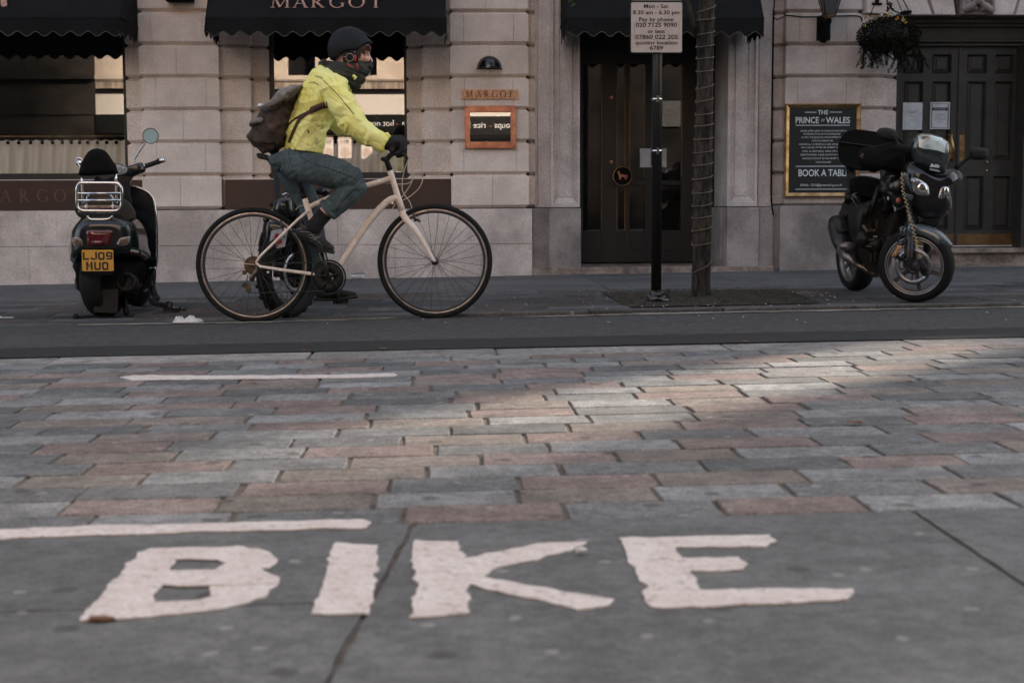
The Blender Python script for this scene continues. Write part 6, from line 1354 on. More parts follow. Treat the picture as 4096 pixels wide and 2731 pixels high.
# seat, back pad, rack
m = MB(); loftpx(m, [(zmap(zA, [(400,1440),(390,1250),(500,1180),(800,1180),(980,1180),(1100,1260),(1165,1450),(800,1500)]), 10.0), (zmap(zA, [(330,1440),(350,1230),(500,1150),(800,1150),(1000,1170),(1120,1260),(1178,1460),(800,1500)]), 10.15), (zmap(zA, [(420,1440),(420,1230),(520,1150),(820,1140),(1010,1170),(1120,1250),(1170,1440),(800,1480)]), 10.6)]); m.build('seat', 'scooter_brown', sct)
m = MB(); puff(m, zmap(zA, [(300,790),(310,700),(345,590),(400,485),(460,410),(530,375),(600,370),(680,392),(740,440),(800,530),(870,630),(900,720),(905,765),(700,785),(450,800)]), 9.93, .05, .06, n=3, power=.3); m.build('back_pad', 'black_matte', sct)
m = MB(); YR = 9.86; r_ = .0085
def TA(P, Y, rad, closed=False, n=8): m.tube(smooth_poly([S(*zA(*p), Y) for p in P], 4, closed) if len(P) > 2 else [S(*zA(*p), Y) for p in P], rad, n, closed=closed)
fr = [(350,908),(600,908),(870,912),(930,945),(965,1010),(968,1180),(960,1270),(920,1325),(860,1345),(600,1345),(360,1342),(300,1310),(270,1260),(268,1090),(270,990),(300,930)]
TA(fr, YR, .0115, True, 10)
for y in (1073, 1183): TA([(275, y), (960, y)], YR-.004, .008)
TA([(345, 820), (350, 1160), (355, 1230)], YR+.05, .0085); TA([(878, 770), (885, 1160), (890, 1230)], YR+.05, .0085)
TA([(425, 1330), (422, 1180), (435, 1120), (470, 1095)], YR+.02, .0065); TA([(830, 1330), (832, 1180), (820, 1130), (780, 1098)], YR+.02, .0065); TA([(430, 1425), (455, 1465), (510, 1482), (700, 1482), (780, 1465), (828, 1425)], YR+.01, .009); TA([(410, 1355), (830, 1360)], YR+.02, .010); TA([(330, 1290), (290, 1300)], YR+.05, .007); TA([(920, 1275), (1000, 1290), (1060, 1320)], YR+.15, .008)
m.build('rear_rack', 'chrome', sct)
m = MB(); p, q = S(*zA(325, 1262), YR-.012), S(*zA(915, 1300), YR-.012); m.box((p.x, YR-.014, q.z), (q.x, YR-.008, p.z)); rk = m.build('rack_plate', 'rusty', sct, bevel=.001)
m = MB()
for x in (411, 830): m.lathe(S(*zA(x, 1280), YR-.016), (0, 1, 0), [(.004, 0), (.011, 0), (.011, .004), (.004, .004)], 16, loop=True)
m.islands('bolt', 'chrome', rk)
# legshield with bright edge, floor, steering column, headset
m = MB(); loftpx(m, [(zmap(zA, [(900,1900),(880,1300),(900,1000),(1000,960),(1130,962),(1250,995),(1360,1050),(1430,1120),(1465,1200),(1490,1330),(1515,1560),(1520,1900),(1515,2150),(1500,2260),(1440,2340),(1380,2420),(1200,2420),(950,2400)]), 10.86), (zmap(zA, [(900,1900),(880,1300),(900,1000),(1000,950),(1130,955),(1250,985),(1365,1040),(1438,1110),(1472,1190),(1497,1330),(1522,1560),(1527,1900),(1520,2150),(1500,2270),(1440,2350),(1380,2430),(1200,2430),(950,2400)]), 10.92)], 90); m.build('legshield', 'scooter_paint', sct)
m = MB(); TA([(1110, 958), (1250, 990), (1362, 1042), (1436, 1112), (1470, 1192), (1495, 1330), (1520, 1560), (1524, 1900), (1518, 2150), (1500, 2240)], 10.85, .008); TA([(1500, 2245), (1430, 2248), (1360, 2238)], 10.8, .009); m.build('edge_trim', 'chrome', sct)
m = MB(); loftpx(m, [(zmap(zA, [(890,1250),(880,1000),(880,840),(1000,800),(1130,830),(1100,900),(1100,1100),(1110,1250)]), 10.7), (zmap(zA, [(890,1250),(880,1000),(880,830),(1000,790),(1150,820),(1110,900),(1110,1100),(1120,1250)]), 10.9)]); loftpx(m, [(zmap(zB, [(850,850),(850,600),(1330,560),(1370,800),(1400,930),(1350,1050),(1000,1100)]), 10.3), (zmap(zB, [(850,850),(850,600),(1330,560),(1370,800),(1400,930),(1390,1020),(1000,1060)]), 10.85)])
m.build('column', 'scooter_paint', sct)
m = MB(); puff(m, zmap(zA, [(780,620),(860,600),(960,612),(1040,640),(1130,630),(1230,595),(1280,592),(1325,630),(1345,700),(1325,740),(1230,780),(1150,820),(1080,860),(950,850),(850,800),(790,720)]), 10.78, .05, .07, n=3, power=.5); hs_ = m.build('headset', 'scooter_paint', sct)
m = MB(); puff(m, zmap(zA, [(862,622),(940,632),(1030,662),(1060,690),(1058,728),(1020,765),(960,785),(880,792),(862,700)]), 10.735, .012, .02, n=2, power=.25); m.build('dial', 'dial_face', hs_)
m = MB(); puff(m, zmap(zA, [(1255,695),(1290,670),(1310,668),(1300,700),(1270,708)]), 10.735, .006, .01, n=2, power=.4); m.build('warning_lamp', 'lens_core', hs_)
m = MB(); TA([(1325, 655), (1450, 610), (1545, 575)], 10.80, .0175, n=14); TA([(1540, 577), (1560, 570)], 10.80, .021, n=14); m.build('grip', 'rubber', sct)
m = MB(); TA([(1556, 572), (1640, 545)], 10.80, .0185, n=14); m.lathe(S(*zA(1328, 640), 10.79), (1, 0, .3), [(.014, -.004), (.022, -.002), (.022, .003), (.014, .005)], 16, loop=True); m.build('grip_end', 'chrome', sct)
m = MB(); TA([(1172, 590), (1165, 552), (1180, 520), (1260, 385), (1340, 275)], 10.78, .0068, n=10); ms = m.build('mirror_stem', 'chrome', sct)
c = S(*zA(1422, 175), 10.76); K_ = 1/3.9208/FPX*10.76
m = MB(); m.lathe(c, (.12, -1, -.06), [(0, -.018), (.09*.8, -.014), (.0545, -.004), (122*K_, .002), (123*K_, .006), (112*K_, .008), (112*K_, .004), (0, .004)], 40) if False else m.lathe(c, (.10, -1, -.04), [(0, -.022), (70*K_, -.018), (112*K_, -.008), (122*K_, .002), (121*K_, .008), (112*K_, .009), (111*K_, .005)], 44); mr_ = m.build('mirror', 'rubber', sct)
m = MB(); m.lathe(c, (.10, -1, -.04), [(0, .0062), (111.5*K_, .0062)], 44); m.build('mirror_glass', 'mirror_blue', mr_)
m = MB(); c = S(*zA(305, 595), 10.7); TA([(300, 518), (345, 540), (370, 600), (340, 660), (300, 640), (268, 580), (262, 535)], 10.7, .006, True); m.lathe(c, (0, 1, 0), [(0, 0), (.026, 0), (.026, .004), (0, .004)], 20); m.build('far_mirror', 'chrome', sct)
m = MB(); TA([(262, 1310), (262, 1360), (300, 1415), (345, 1440), (390, 1440)], 10.05, .010); TA([(560, 830), (700, 900), (860, 840)], 10.0, .02); m.build('hose', 'rubber', sct)
# lower body, wheels, exhaust, stand
m = MB(); loftpx(m, [(zmap(zB, [(240,830),(330,640),(860,640),(980,700),(930,1100),(870,1180),(520,1180),(480,1140),(300,1100)]), 9.93), (zmap(zB, [(240,830),(250,640),(1000,600),(1290,660),(1250,900),(1100,1080),(700,1150),(480,1140),(300,1080)]), 10.1), (zmap(zB, [(400,830),(400,640),(1000,600),(1300,640),(1310,900),(1200,1080),(700,1120),(520,1100),(450,1050)]), 10.5)]); m.build('engine_housing', 'black_matte', sct)
m = MB(); puff(m, zmap(zB, [(245,870),(300,832),(380,850),(420,960),(410,1080),(360,1110),(290,1080),(250,1030),(236,950)]), 10.0, .07, .2, n=3, power=.6); m.build('drive_cover', 'scooter_brown', sct)
cw = S(*zB(690, 1220), 10.08); cw.z = scz+.245; m = MB()
ax_ = Vector((math.cos(R(14)), -math.sin(R(14)), 0))
def mtyre(mb, c, ax, Ro, wd, n=64, knob=0.):
    ax = Vector(ax).normalized(); prof2 = [(Ro-.07, -wd*.42), (Ro-.05, -wd*.5), (Ro-.022, -wd*.48), (Ro-.006, -wd*.33), (Ro, -wd*.12), (Ro, wd*.12), (Ro-.006, wd*.33), (Ro-.022, wd*.48), (Ro-.05, wd*.5), (Ro-.07, wd*.42)]
    mb.lathe(c, ax, prof2, n, loop=True)
    if knob:
        h = Vector((0, 0, 1)); e1 = (h-ax*h.dot(ax)).normalized(); e2 = ax.cross(e1)
        for k in range(44):
            a = 2*math.pi*k/44; rd = e1*math.cos(a)+e2*math.sin(a); tg = ax.cross(rd)
            for s_ in ((-.36, .0, .36) if k % 2 else (-.18, .18)): mb.obox(Vector(c)+rd*(Ro+knob*.3-abs(s_)*.03)+ax*(s_*wd), rd*knob, tg*.011, ax*wd*.09)
mtyre(m, cw, ax_, .245, .14); m.lathe(cw, ax_, [(0, -.04), (.15, -.05), (.176, -.05), (.176, .05), (.15, .05), (0, .04)], 32); m.build('rear_wheel', 'tyre', sct)
m = MB(); plate(m, zmap(zB, [(500,1060),(885,1060),(888,1200),(880,1400),(860,1420),(520,1410),(512,1250)]), 9.90, .006, .0); m.build('mud_flap', 'rubber', sct)
fwc = S(*zB(1175, 1150), 11.15); fwc.z = gz(fwc.x, 11.15)+.24; m = MB(); mtyre(m, fwc, ax_, .24, .12); m.lathe(fwc, ax_, [(0, -.04), (.17, -.045), (.17, .045), (0, .04)], 32); m.build('front_wheel', 'tyre', sct)
m = MB(); puff(m, zmap(zB, [(1020,1000),(1200,960),(1380,1010),(1400,1120),(1330,1250),(1180,1270),(1040,1220)]), 11.1, .1, .2, n=3, power=.6); m.build('front_mudguard', 'scooter_paint', sct)
m = MB(); c0, c1 = S(*zB(1010, 945), 9.93), S(*zB(1150, 985), 10.42); d = (c1-c0).normalized(); m.lathe(c0, d, [(.030, .03), (.045, .02), (.052, .0), (.062, .01), (.068, .06), (.066, .40), (.05, .46), (0, .47)], 28); m.lathe(c0, d, [(0, .035), (.04, .03)], 20); m.build('exhaust', 'rubber', sct)
m = MB()
def TB(P, Y, rad, n=8): m.tube([S(*zB(*p), Y_) for p, Y_ in zip(P, Y)], rad, n)
TB([(250, 1478), (420, 1480), (620, 1488), (760, 1490)], [9.9, 9.93, 9.98, 10.0], .013); m.sphere(S(*zB(238, 1470), 9.9), (.02, .022, .02), 12, 8); TB([(960, 1180), (1000, 1300), (1020, 1440)], [10.2, 10.1, 10.06], .02); TB([(1020, 1440), (1060, 1475), (1120, 1470)], [10.06, 10.05, 10.05], .014); TB([(870, 1180), (950, 1220)], [10.2, 10.2], .02)
for p in m.v: p.z = max(p.z, gz(p.x, p.y)+.002)
m.build('centre_stand', 'rubber', sct)
# security chain and lock
ck = thing('lock_chain', G(620, 1205), 'black covered chain with a padlock hanging from the scooter onto the paving', 'chain lock')
m = MB(); P = smooth_poly([S(*zB(x, y), Y) for x, y, Y in ((1390, 960, 10.8), (1420, 1060, 10.8), (1450, 1150, 10.75), (1480, 1200, 10.7), (1400, 1240, 10.6), (1500, 1290, 10.5), (1620, 1300, 10.45))], 6, False)
for i, p in enumerate(P[::1]): m.sphere(p, (.024, .02, .02) if i % 2 else (.019, .017, .017), 8, 6)
for p in m.v: p.z = max(p.z, gz(p.x, p.y)+.002)
m.build('chain', 'rubber', ck)
m = MB(); c = S(*zB(1700, 1268), 10.4); c.z = gz(c.x, 10.4)+.02; m.obox(c, (.055, .01, -.004), (-.005, .03, 0), (0, 0, .014)); m.tube(smooth_poly([c+Vector((-.03, 0, .01)), c+Vector((-.03, 0, .045)), c+Vector((0, 0, .05)), c+Vector((.005, 0, .01))], 4, False), .007, 8); m.tube([c+Vector((.05, 0, .003)), c+Vector((.10, .01, .0))], .011, 8); m.obox(c+Vector((-.005, -.03, .012)), (.018, 0, 0), (0, .003, 0), (0, 0, .008)); m.build('padlock', 'black_gloss', ck)
# ================================================================== learner motorcycle half hidden behind the bicycle
lm = thing('motorcycle', S(1150, 1285, 9.6), 'black learner motorcycle with knobbly tyres and a white L plate, parked behind the bicycle', 'motorcycle')
YL5 = 9.55; cw = S(*z5(600, 1060), YL5); cw.z = gz(cw.x, YL5)+.285; axl = Vector((math.sin(R(62)), -math.cos(R(62)), 0)).normalized(); axl = Vector((.85, -.527, 0))
m = MB(); mtyre(m, cw, axl, .283, .10, 72, .007); wl = m.build('front_wheel', 'tyre', lm)
m = MB(); m.lathe(cw, axl, [(.205, -.035), (.213, -.04), (.218, 0), (.213, .04), (.205, .035), (.198, 0)], 48, loop=True); m.lathe(cw, axl, [(0, -.06), (.03, -.05), (.03, .05), (0, .06)], 16); m.build('rim', 'rubber', wl)
m = MB(); e1 = Vector((0, 0, 1)); e2 = axl.cross(e1)
for k in range(36):
    a = 2*math.pi*k/36; s_ = 1 if k % 2 else -1; o = R(50)*(1 if (k//2) % 2 else -1)
    m.tube([cw+axl*.045*s_+(e1*math.cos(a+o)+e2*math.sin(a+o))*.03, cw+(e1*math.cos(a)+e2*math.sin(a))*.207], .0016, 5)
m.build('spoke', 'spoke', wl)
def disc(mb, c, ax, r0, r1, th=.004, n=60, holes=0):
    mb.lathe(c, ax, [(r0, -th/2), (r1, -th/2), (r1, th/2), (r0, th/2)], n, loop=True)
m = MB(); dc = cw+axl*.062; disc(m, dc, axl, .098, .127); m.build('brake_disc', 'disc_metal' if 'disc_metal' in MAT else mat('disc_metal', (.42, .42, .43), .32, metal=.85, c2=(.28, .28, .29), vscale=30), wl)
m = MB(); up_ = Vector((-.0, .12, 1)).normalized()
for s_ in (-1, 1):
    b0 = cw+axl*.085*s_; m.tube([b0+Vector((0, -.01, -.03)), b0+up_*.30, b0+up_*.62], [.026, .024, .021], 14)
    for k in range(3): m.obox(b0+up_*(.12+.1*k)+Vector((0, -.026, 0)), (.006, 0, 0), (0, .004, 0), (0, 0, .005))
m.build('fork', 'rubber', lm)
m = MB(); puff(m, [z5(*p) for p in ((340,400),(380,370),(470,372),(560,400),(640,440),(700,480),(690,560),(640,600),(600,700),(500,700),(420,720),(360,690),(332,600),(330,500))], 9.42, .03, .12, n=3, power=.45); m.build('mudguard', 'scooter_paint', lm)
m = MB(); plate(m, [z5(*p) for p in ((400,482),(603,440),(560,668),(360,718))], 9.375, .003); lp = m.build('learner_plate', 'paper', lm)
m = MB(); plate(m, [z5(*p) for p in ((446,520),(492,510),(478,590),(530,580),(520,636),(420,654),(430,590))], 9.370, .002); plate(m, [z5(*p) for p in ((437,664),(487,655),(485,667),(435,677))], 9.370, .002); m.build('letter', mat('learner_red', (.30, .012, .015), .5), lp)
m = MB(); plate(m, [z5(*p) for p in ((537,520),(542,518),(548,572),(542,574))], 9.369, .002); m.lathe(S(*z5(552, 562), 9.369), (0, 1, 0), [(.003, 0), (.0055, 0), (.0055, .001), (.003, .001)], 10, loop=True); m.lathe(S(*z5(566, 554), 9.369), (0, 1, 0), [(.002, 0), (.0045, 0), (.0045, .001), (.002, .001)], 10, loop=True); m.build('scribble', 'plate_ink', lp)
m = MB(); puff(m, [z5(*p) for p in ((430,300),(428,200),(455,120),(500,80),(560,64),(640,60),(700,90),(720,200),(720,330),(640,380),(520,370))], 9.62, .16, .2, n=3, power=.55); m.build('headlamp_shell', 'scooter_paint', lm)
m = MB(); puff(m, [z5(*p) for p in ((490,140),(560,122),(622,118),(618,188),(560,205),(484,212))], 9.485, .006, .01, n=2, power=.2); m.build('screen', 'mirror_blue' if False else 'dial_face', lm)
m = MB(); m.tube([S(*z5(645, 70), 9.52), S(*z5(640, 190), 9.52)], .008, 8); m.tube([S(*z5(530, 62), 9.52), S(*z5(570, 42), 9.52), S(*z5(620, 48), 9.52)], .006, 8); m.build('chrome_trim', 'chrome', lm)
m = MB(); m.tube([S(*z5(400, 180), 9.7), S(*z5(560, 30), 9.8), S(*z5(900, 20), 9.8), S(*z5(1020, 40), 9.8)], .014, 10); m.tube([S(*z5(960, -20), 9.8), S(*z5(1060, 60), 9.8)], .022, 10); m.build('handlebar', 'rubber', lm)
m = MB(); m.sphere(S(*z5(340, 350), 9.6), (.022, .025, .022), 12, 8); m.sphere(S(*z5(1045, 20), 9.7), (.03, .03, .02), 12, 8); m.islands('indicator', 'black_gloss', lm)
m = MB(); loftpx(m, [([z5(*p) for p in ((480,1000),(470,420),(520,330),(700,330),(850,420),(900,700),(860,1050),(650,1100))], 9.8), ([z5(*p) for p in ((560,1000),(560,420),(600,100),(760,60),(960,140),(1010,420),(940,1000),(700,1050))], 10.2), ([z5(*p) for p in ((600,900),(600,420),(640,140),(760,100),(940,160),(980,420),(920,900),(700,950))], 10.9)]); m.build('engine_and_tank', 'black_matte', lm)
rc = S(*z5(780, 1100), 11.35); rc.z = gz(rc.x, 11.35)+.30; m = MB(); mtyre(m, rc, (1, -.15, 0), .30, .12, 48, .012); m.lathe(rc, (1, -.15, 0), [(0, -.03), (.22, -.04), (.22, .04), (0, .03)], 24); m.build('rear_wheel', 'tyre', lm)
m = MB(); pts = smooth_poly([S(*z5(x, y), 9.6) for x, y in ((330,400),(315,500),(320,600),(300,700),(330,740),(285,760),(270,640),(300,520))], 5, False)
for p in pts: m.sphere(p, .013, 8, 6)
m.build('chain', 'rubber', lm)
# ================================================================== touring motorcycle on the right
mat('mc_black', (.008, .0085, .009), .30, coat=.4); mat('mc_blue', (.075, .098, .108), .25, coat=1., c2=(.06, .08, .09), vscale=9); mat('screen_smoke', (.022, .030, .032), .08, coat=1., spec=.8); mat('screen_pale', (.60, .70, .69), .15, coat=1., c2=(.26, .31, .31), vscale=7)
mat('lamp_glass', (.55, .56, .56), .12, metal=.7, c2=(.16, .16, .17), vscale=55, stretch=(1, 1, .25), coat=1.); mat('alloy', (.20, .19, .19), .35, metal=.7, c2=(.14, .13, .13), vscale=20); mat('alloy_edge', (.45, .44, .44), .3, metal=.8); mat('caliper', (.46, .24, .11), .45, metal=.5, c2=(.34, .17, .08), vscale=40)
mat('engine_dark', (.017, .015, .014), .5, metal=.4, c2=(.009, .008, .0075), vscale=20); mat('engine_metal', (.20, .15, .11), .4, metal=.8, c2=(.08, .06, .045), vscale=30); mat('muffler', (.05, .047, .045), .38, metal=.6); mat('coil_wire', (.60, .48, .26), .5); mat('sticker', (.38, .34, .28), .6, c2=(.30, .27, .22), vscale=30)
mat('orange_lens', (.35, .10, .05), .3, coat=.5); mat('grille', (.045, .040, .036), .5, metal=.4); mat('fork_tube', (.022, .022, .023), .35, metal=.3)
YM = 9.9
mo = S(3640, 1205, YM); mz = gz(mo.x, YM)
mc = thing('motorcycle', (mo.x, YM+.4, mz), 'large black and grey-blue touring motorcycle with a tinted screen parked beside the chalkboard', 'motorcycle')
def PC(P): return [zC(*p) for p in P]
def PD(P): return [zD(*p) for p in P]
KD = 1/3.618/FPX
# front wheel, turned on full lock
fw_c = S(*zD(1318, 800), YM); fw_c.z = mz+.250
a60 = R(31); axm = Vector((-math.sin(a60), -math.cos(a60), -.10)).normalized()
RO = .251
m = MB(); mtyre(m, fw_c, axm, RO, .115, 96); fwh = m.build('front_wheel', 'tyre', mc)
m = MB(); m.lathe(fw_c, axm, [(.176, .046), (.190, .054), (.194, .048), (.187, .036), (.176, .0), (.187, -.036), (.194, -.048), (.190, -.054), (.176, -.046), (.166, 0)], 72, loop=True); m.build('rim', 'alloy', fwh)
m = MB(); m.lathe(fw_c, axm, [(.1895, .0535), (.1955, .0535), (.1955, .056), (.1895, .056)], 72, loop=True); m.lathe(fw_c, axm, [(.174, .0475), (.1785, .0475), (.1785, .0505), (.174, .0505)], 72, loop=True); m.build('rim_edge', 'alloy_edge', fwh)
h = Vector((0, 0, 1)); e1 = (h-axm*h.dot(axm)).normalized(); e2 = axm.cross(e1)
m = MB(); m.lathe(fw_c, axm, [(0, -.05), (.035, -.05), (.042, -.02), (.042, .03), (.03, .055), (0, .055)], 24)
for k in range(6):
    a = 2*math.pi*k/6+R(8); rd = e1*math.cos(a)+e2*math.sin(a); tg = axm.cross(rd)
    for s_ in (-1, 1): m.obox(fw_c+rd*.105+tg*(.009*s_), rd*.075, tg*.0055, axm*.014)
    m.obox(fw_c+rd*.105, rd*.075, tg*.012, axm*.006)
m.build('spoke', 'alloy', fwh)
dcc = fw_c+axm*.075; m = MB(); nh = 30
m.lathe(dcc, axm, [(.090, -.002), (.122, -.002), (.122, .0022), (.090, .0022)], 72, loop=True); ds = m.build('brake_disc', 'disc_metal', fwh)
m = MB()
for k in range(nh):
    for r_ in (.097, .106, .114):
        a = 2*math.pi*(k+(r_-.097)*30)/nh
        if (k % 2 and r_ < .10) or (k % 2 == 0 and .10 < r_ < .11): continue
        m.lathe(dcc+(e1*math.cos(a)+e2*math.sin(a))*r_, axm, [(0, .0028), (.0028, .0028)], 8)
m.build('drill_hole', 'plate_ink', ds)
m = MB()
for k in range(5):
    a = 2*math.pi*k/5+.5; rd = e1*math.cos(a)+e2*math.sin(a); m.tube([dcc+rd*.040-axm*.01, dcc+rd*.088], [.008, .006], 8); m.lathe(dcc+rd*.088, axm, [(.003, 0), (.008, 0), (.008, .005), (.003, .005)], 12, loop=True)
m.lathe(dcc, axm, [(.042, -.002), (.052, -.002), (.052, .004), (.042, .004)], 40, loop=True); m.build('carrier', 'engine_metal', fwh)
m = MB()
for k in range(40): a = 2*math.pi*k/40; rd = e1*math.cos(a)+e2*math.sin(a); m.obox(dcc+rd*.047+axm*.005, rd*.006, axm.cross(rd)*.0018, axm*.001)
m.build('sensor_ring', 'plate_ink', fwh)
# fork legs
m = MB(); fl0 = S(*zD(1205, 800), YM-.12); steer = Vector((-.02, .38, .92)).normalized()
dn = e1*0
leg_top = S(*zD(1225, 380), YM-.0); m.tube([S(*zD(1200, 830), YM-.115), S(*zD(1205, 760), YM-.115), S(*zD(1215, 600), YM-.10), S(*zD(1228, 400), YM-.07), S(*zD(1240, 150), YM-.02), S(*zC(1190, 900), YM+.08)], [.020, .030, .031, .030, .027, .026], 18)
m.tube([S(*zD(1480, 820), YM+.10), S(*zD(1480, 400), YM+.16), S(*zC(1450, 1100), YM+.25)], [.026, .027, .025], 14); m.sphere(S(*zD(1172, 760), YM-.15), .011, 12, 8); m.obox(S(*zD(1200, 800), YM-.125), (.026, 0, 0), (0, .02, 0), (0, 0, .03)); m.build('fork', 'fork_tube', mc)
m = MB(); puff(m, PD([(965,690),(1000,640),(1020,600),(1045,580),(1030,560),(1060,545),(1105,548),(1105,580),(1080,620),(1060,665),(1030,690),(1010,715),(975,725)]), YM-.16, .02, .03, n=3, power=.5); m.build('caliper', 'caliper', mc)
m = MB(); m.tube([S(*zD(1040, 700), YM-.12), S(*zD(1080, 740), YM-.12), S(*zD(1150, 700), YM-.12)], [.014, .016, .012], 8); m.tube([S(*zD(1100, 560), YM-.12), S(*zD(1140, 500), YM-.12), S(*zD(1170, 470), YM-.1)], .010, 8); m.tube(smooth_poly([S(*zD(1080, 560), YM-.12), S(*zD(1060, 500), YM-.1), S(*zD(1110, 350), YM-.06), S(*zD(1190, 200), YM-.04)], 4, False), .005, 6); m.build('caliper_bracket', 'engine_dark', mc)
# front mudguard wraps the tyre
m = MB(); top_, bot_ = [], []; rs = []
for k in range(25):
    a = R(-22+ (84)*k/24); rd = (e1*math.cos(a)+e2*math.sin(a)*-1); c = fw_c; r_ = RO+.014; row = []; wv = .066*(1 if k < 20 else 1-.12*(k-19))
    for j in range(9):
        t = -1+2*j/8; row.append(c+rd*(r_+.012*(1-t*t)-.05*abs(t)**5)+axm*(wv*t))
    rs.append(row)
m.rings(rs, cap=False, closed=False); 
m2 = MB(); m2.rings([[p+(fw_c-p).normalized()*.004 for p in r] for r in rs], cap=False, closed=False)
m.v += []; o_ = m.build('mudguard', 'mc_blue', mc); o_.modifiers.new('s', 'SOLIDIFY').thickness = .004
m = MB(); puff(m, PD([(1205,250),(1290,245),(1330,280),(1300,365),(1205,402)]), YM-.10, .012, .03, n=2, power=.3); m.build('mudguard_bracket', 'mc_blue', mc)
# fairing, screen, lamps
YF_ = YM-.02
m = MB(); nose = [(1130,640),(1250,600),(1400,690),(1600,780),(1740,775),(1880,700),(1975,770),(1990,830),(1960,880),(1880,930),(1800,940),(1840,1200),(1800,1340),(1650,1440),(1400,1450),(1280,1300),(1150,1060),(1110,900),(1110,760)]
loftpx(m, [(PC(shr(nose, .55, 40, 20)), YF_-.10), (PC(shr(nose, .86, 15, 0)), YF_-.05), (PC(nose), YF_+.03), (PC(shr(nose, 1.0, -20, 0)), YF_+.22), (PC(shr(nose, .8, -60, -40)), YF_+.42)], 90); m.build('fairing', 'mc_black', mc)
m = MB(); puff(m, PD([(1290,60),(1400,-20),(1700,-10),(1790,-40),(1700,120),(1640,250),(1560,310),(1400,270),(1270,230)]), YF_+.06, .06, .15, n=3, power=.5); m.build('belly_fairing', 'mc_black', mc)
m = MB(); puff(m, PC([(1240,420),(1250,340),(1280,270),(1340,210),(1400,194),(1500,198),(1620,225),(1730,280),(1795,345),(1805,450),(1790,560),(1740,700),(1710,785),(1560,775),(1420,700),(1280,600)]), YF_-.02, .07, .06, n=3, power=.5); sc_ = m.build('windscreen', 'screen_smoke', mc)
bvW = BVHTree.FromPolygons([v.co+ORG[sc_.name] for v in sc_.data.vertices], [tuple(p.vertices) for p in sc_.data.polygons])
m = MB(); onp(m, PC([(1345,235),(1420,210),(1540,222),(1660,258),(1750,320), (1735,480),(1640,445),(1530,425),(1430,420),(1365,390)]), bvW, YF_-.05, .0015); m.build('painted_screen_glare', 'screen_pale', sc_)  # reflected glare painted as a pale patch on the screen top
m = MB(); onp(m, PC([(1380,205),(1450,212),(1520,224), (1520,298),(1450,290),(1385,280)]), bvW, YF_-.05, .003, 5); m.build('sticker', 'sticker', sc_)
m = MB(); onp(m, PC([(1524,228),(1620,245),(1710,268), (1700,318),(1620,308),(1524,290)]), bvW, YF_-.05, .003, 5); m.build('sticker_label', 'screen_pale', sc_)
def textpx(mb, s_, u, v, capx, Y, wpx, ang=0., **k):
    p = S(u, v, Y); h_ = capx/FPX*Y; ex_ = Vector((math.cos(ang), 0, -math.sin(ang))); ez_ = Vector((math.sin(ang), 0, math.cos(ang))); text_into(mb, s_, h_*1.42, p, ex_, ez_, align='CENTER', width=wpx/FPX*Y, depth=0, **k)
Yt = YF_-.093
m = MB(); textpx(m, 'CATS', *zC(1448, 268), 6, Yt+.012, 24, .05, bold=.002); textpx(m, 'www.cats.org.uk', *zC(1600, 300), 3.2, Yt+.014, 38, .12); textpx(m, 'MILEAGE', *zC(1590, 268), 3.5, Yt+.014, 30, .12) if False else None; m.build('sticker_lettering', 'plate_ink', sc_)
m = MB(); textpx(m, 'Dobles', *zC(1590, 682), 10, Yt, 40, .10, shear=.35, bold=.003); m.build('lettering', 'chalk', sc_)
m = MB(); textpx(m, 'HONDA', *zC(1590, 738), 5.5, Yt-.002, 43, .2, bold=.002); m.build('maker_lettering', 'chalk_dim', sc_)
m = MB(); puff(m, PC([(1240,840),(1330,835),(1450,905),(1500,970),(1512,1050),(1510,1118),(1420,1112),(1340,1100),(1275,1050),(1240,960),(1228,890)]), YF_-.075, .035, .03, n=3, power=.4); h1 = m.build('headlight', 'lamp_glass', mc)
m = MB(); puff(m, PC([(1725,938),(1785,970),(1795,1030),(1785,1090),(1720,1145),(1660,1165),(1600,1145),(1610,1080),(1632,1005),(1668,955)]), YF_-.075, .03, .03, n=3, power=.4); h2 = m.build('headlight', 'lamp_glass', mc)
m = MB(); puff(m, PC([(1330,960),(1400,900),(1470,960),(1480,1030),(1430,1095),(1360,1070)]), YF_-.105, .012, .01, n=3, power=.6); m.build('bulb_reflector', 'chrome', h1)
m = MB(); puff(m, PC([(1735,960),(1785,1000),(1780,1080),(1735,1110),(1715,1040)]), YF_-.10, .010, .01, n=3, power=.6); m.build('bulb_reflector', 'chrome', h2)
m = MB(); puff(m, PC([(1130,770),(1175,770),(1215,850),(1250,990),(1262,1060),(1230,1010),(1190,940),(1150,850)]), YF_-.07, .012, .02, n=3, power=.5); puff(m, PC([(1150,1060),(1200,1070),(1275,1085),(1278,1120),(1255,1165),(1215,1160),(1170,1110)]), YF_-.07, .012, .02, n=3, power=.5); m.islands('fairing_trim', 'mc_blue', mc)
m = MB(); puff(m, PC([(905,1035),(950,1045),(1040,1095),(1140,1130),(1170,1170),(1120,1250),(1045,1275),(985,1220),(935,1130)]), YF_+.06, .03, .05, n=3, power=.5); i1 = m.build('indicator', 'mc_black', mc)
m = MB(); puff(m, PC([(1040,1130),(1095,1135),(1080,1200),(1030,1195)]), YF_+.025, .008, .01, n=2, power=.4); m.build('lens', 'orange_lens', i1)
m = MB(); puff(m, PC([(1740,1250),(1800,1220),(1815,1260),(1785,1340),(1745,1355)]), YF_+.0, .02, .04, n=3, power=.5); i2 = m.build('indicator', 'mc_black', mc); m = MB(); puff(m, PC([(1748,1310),(1782,1305),(1778,1345),(1745,1350)]), YF_-.022, .006, .01, n=2, power=.4); m.build('lens', 'orange_lens', i2)
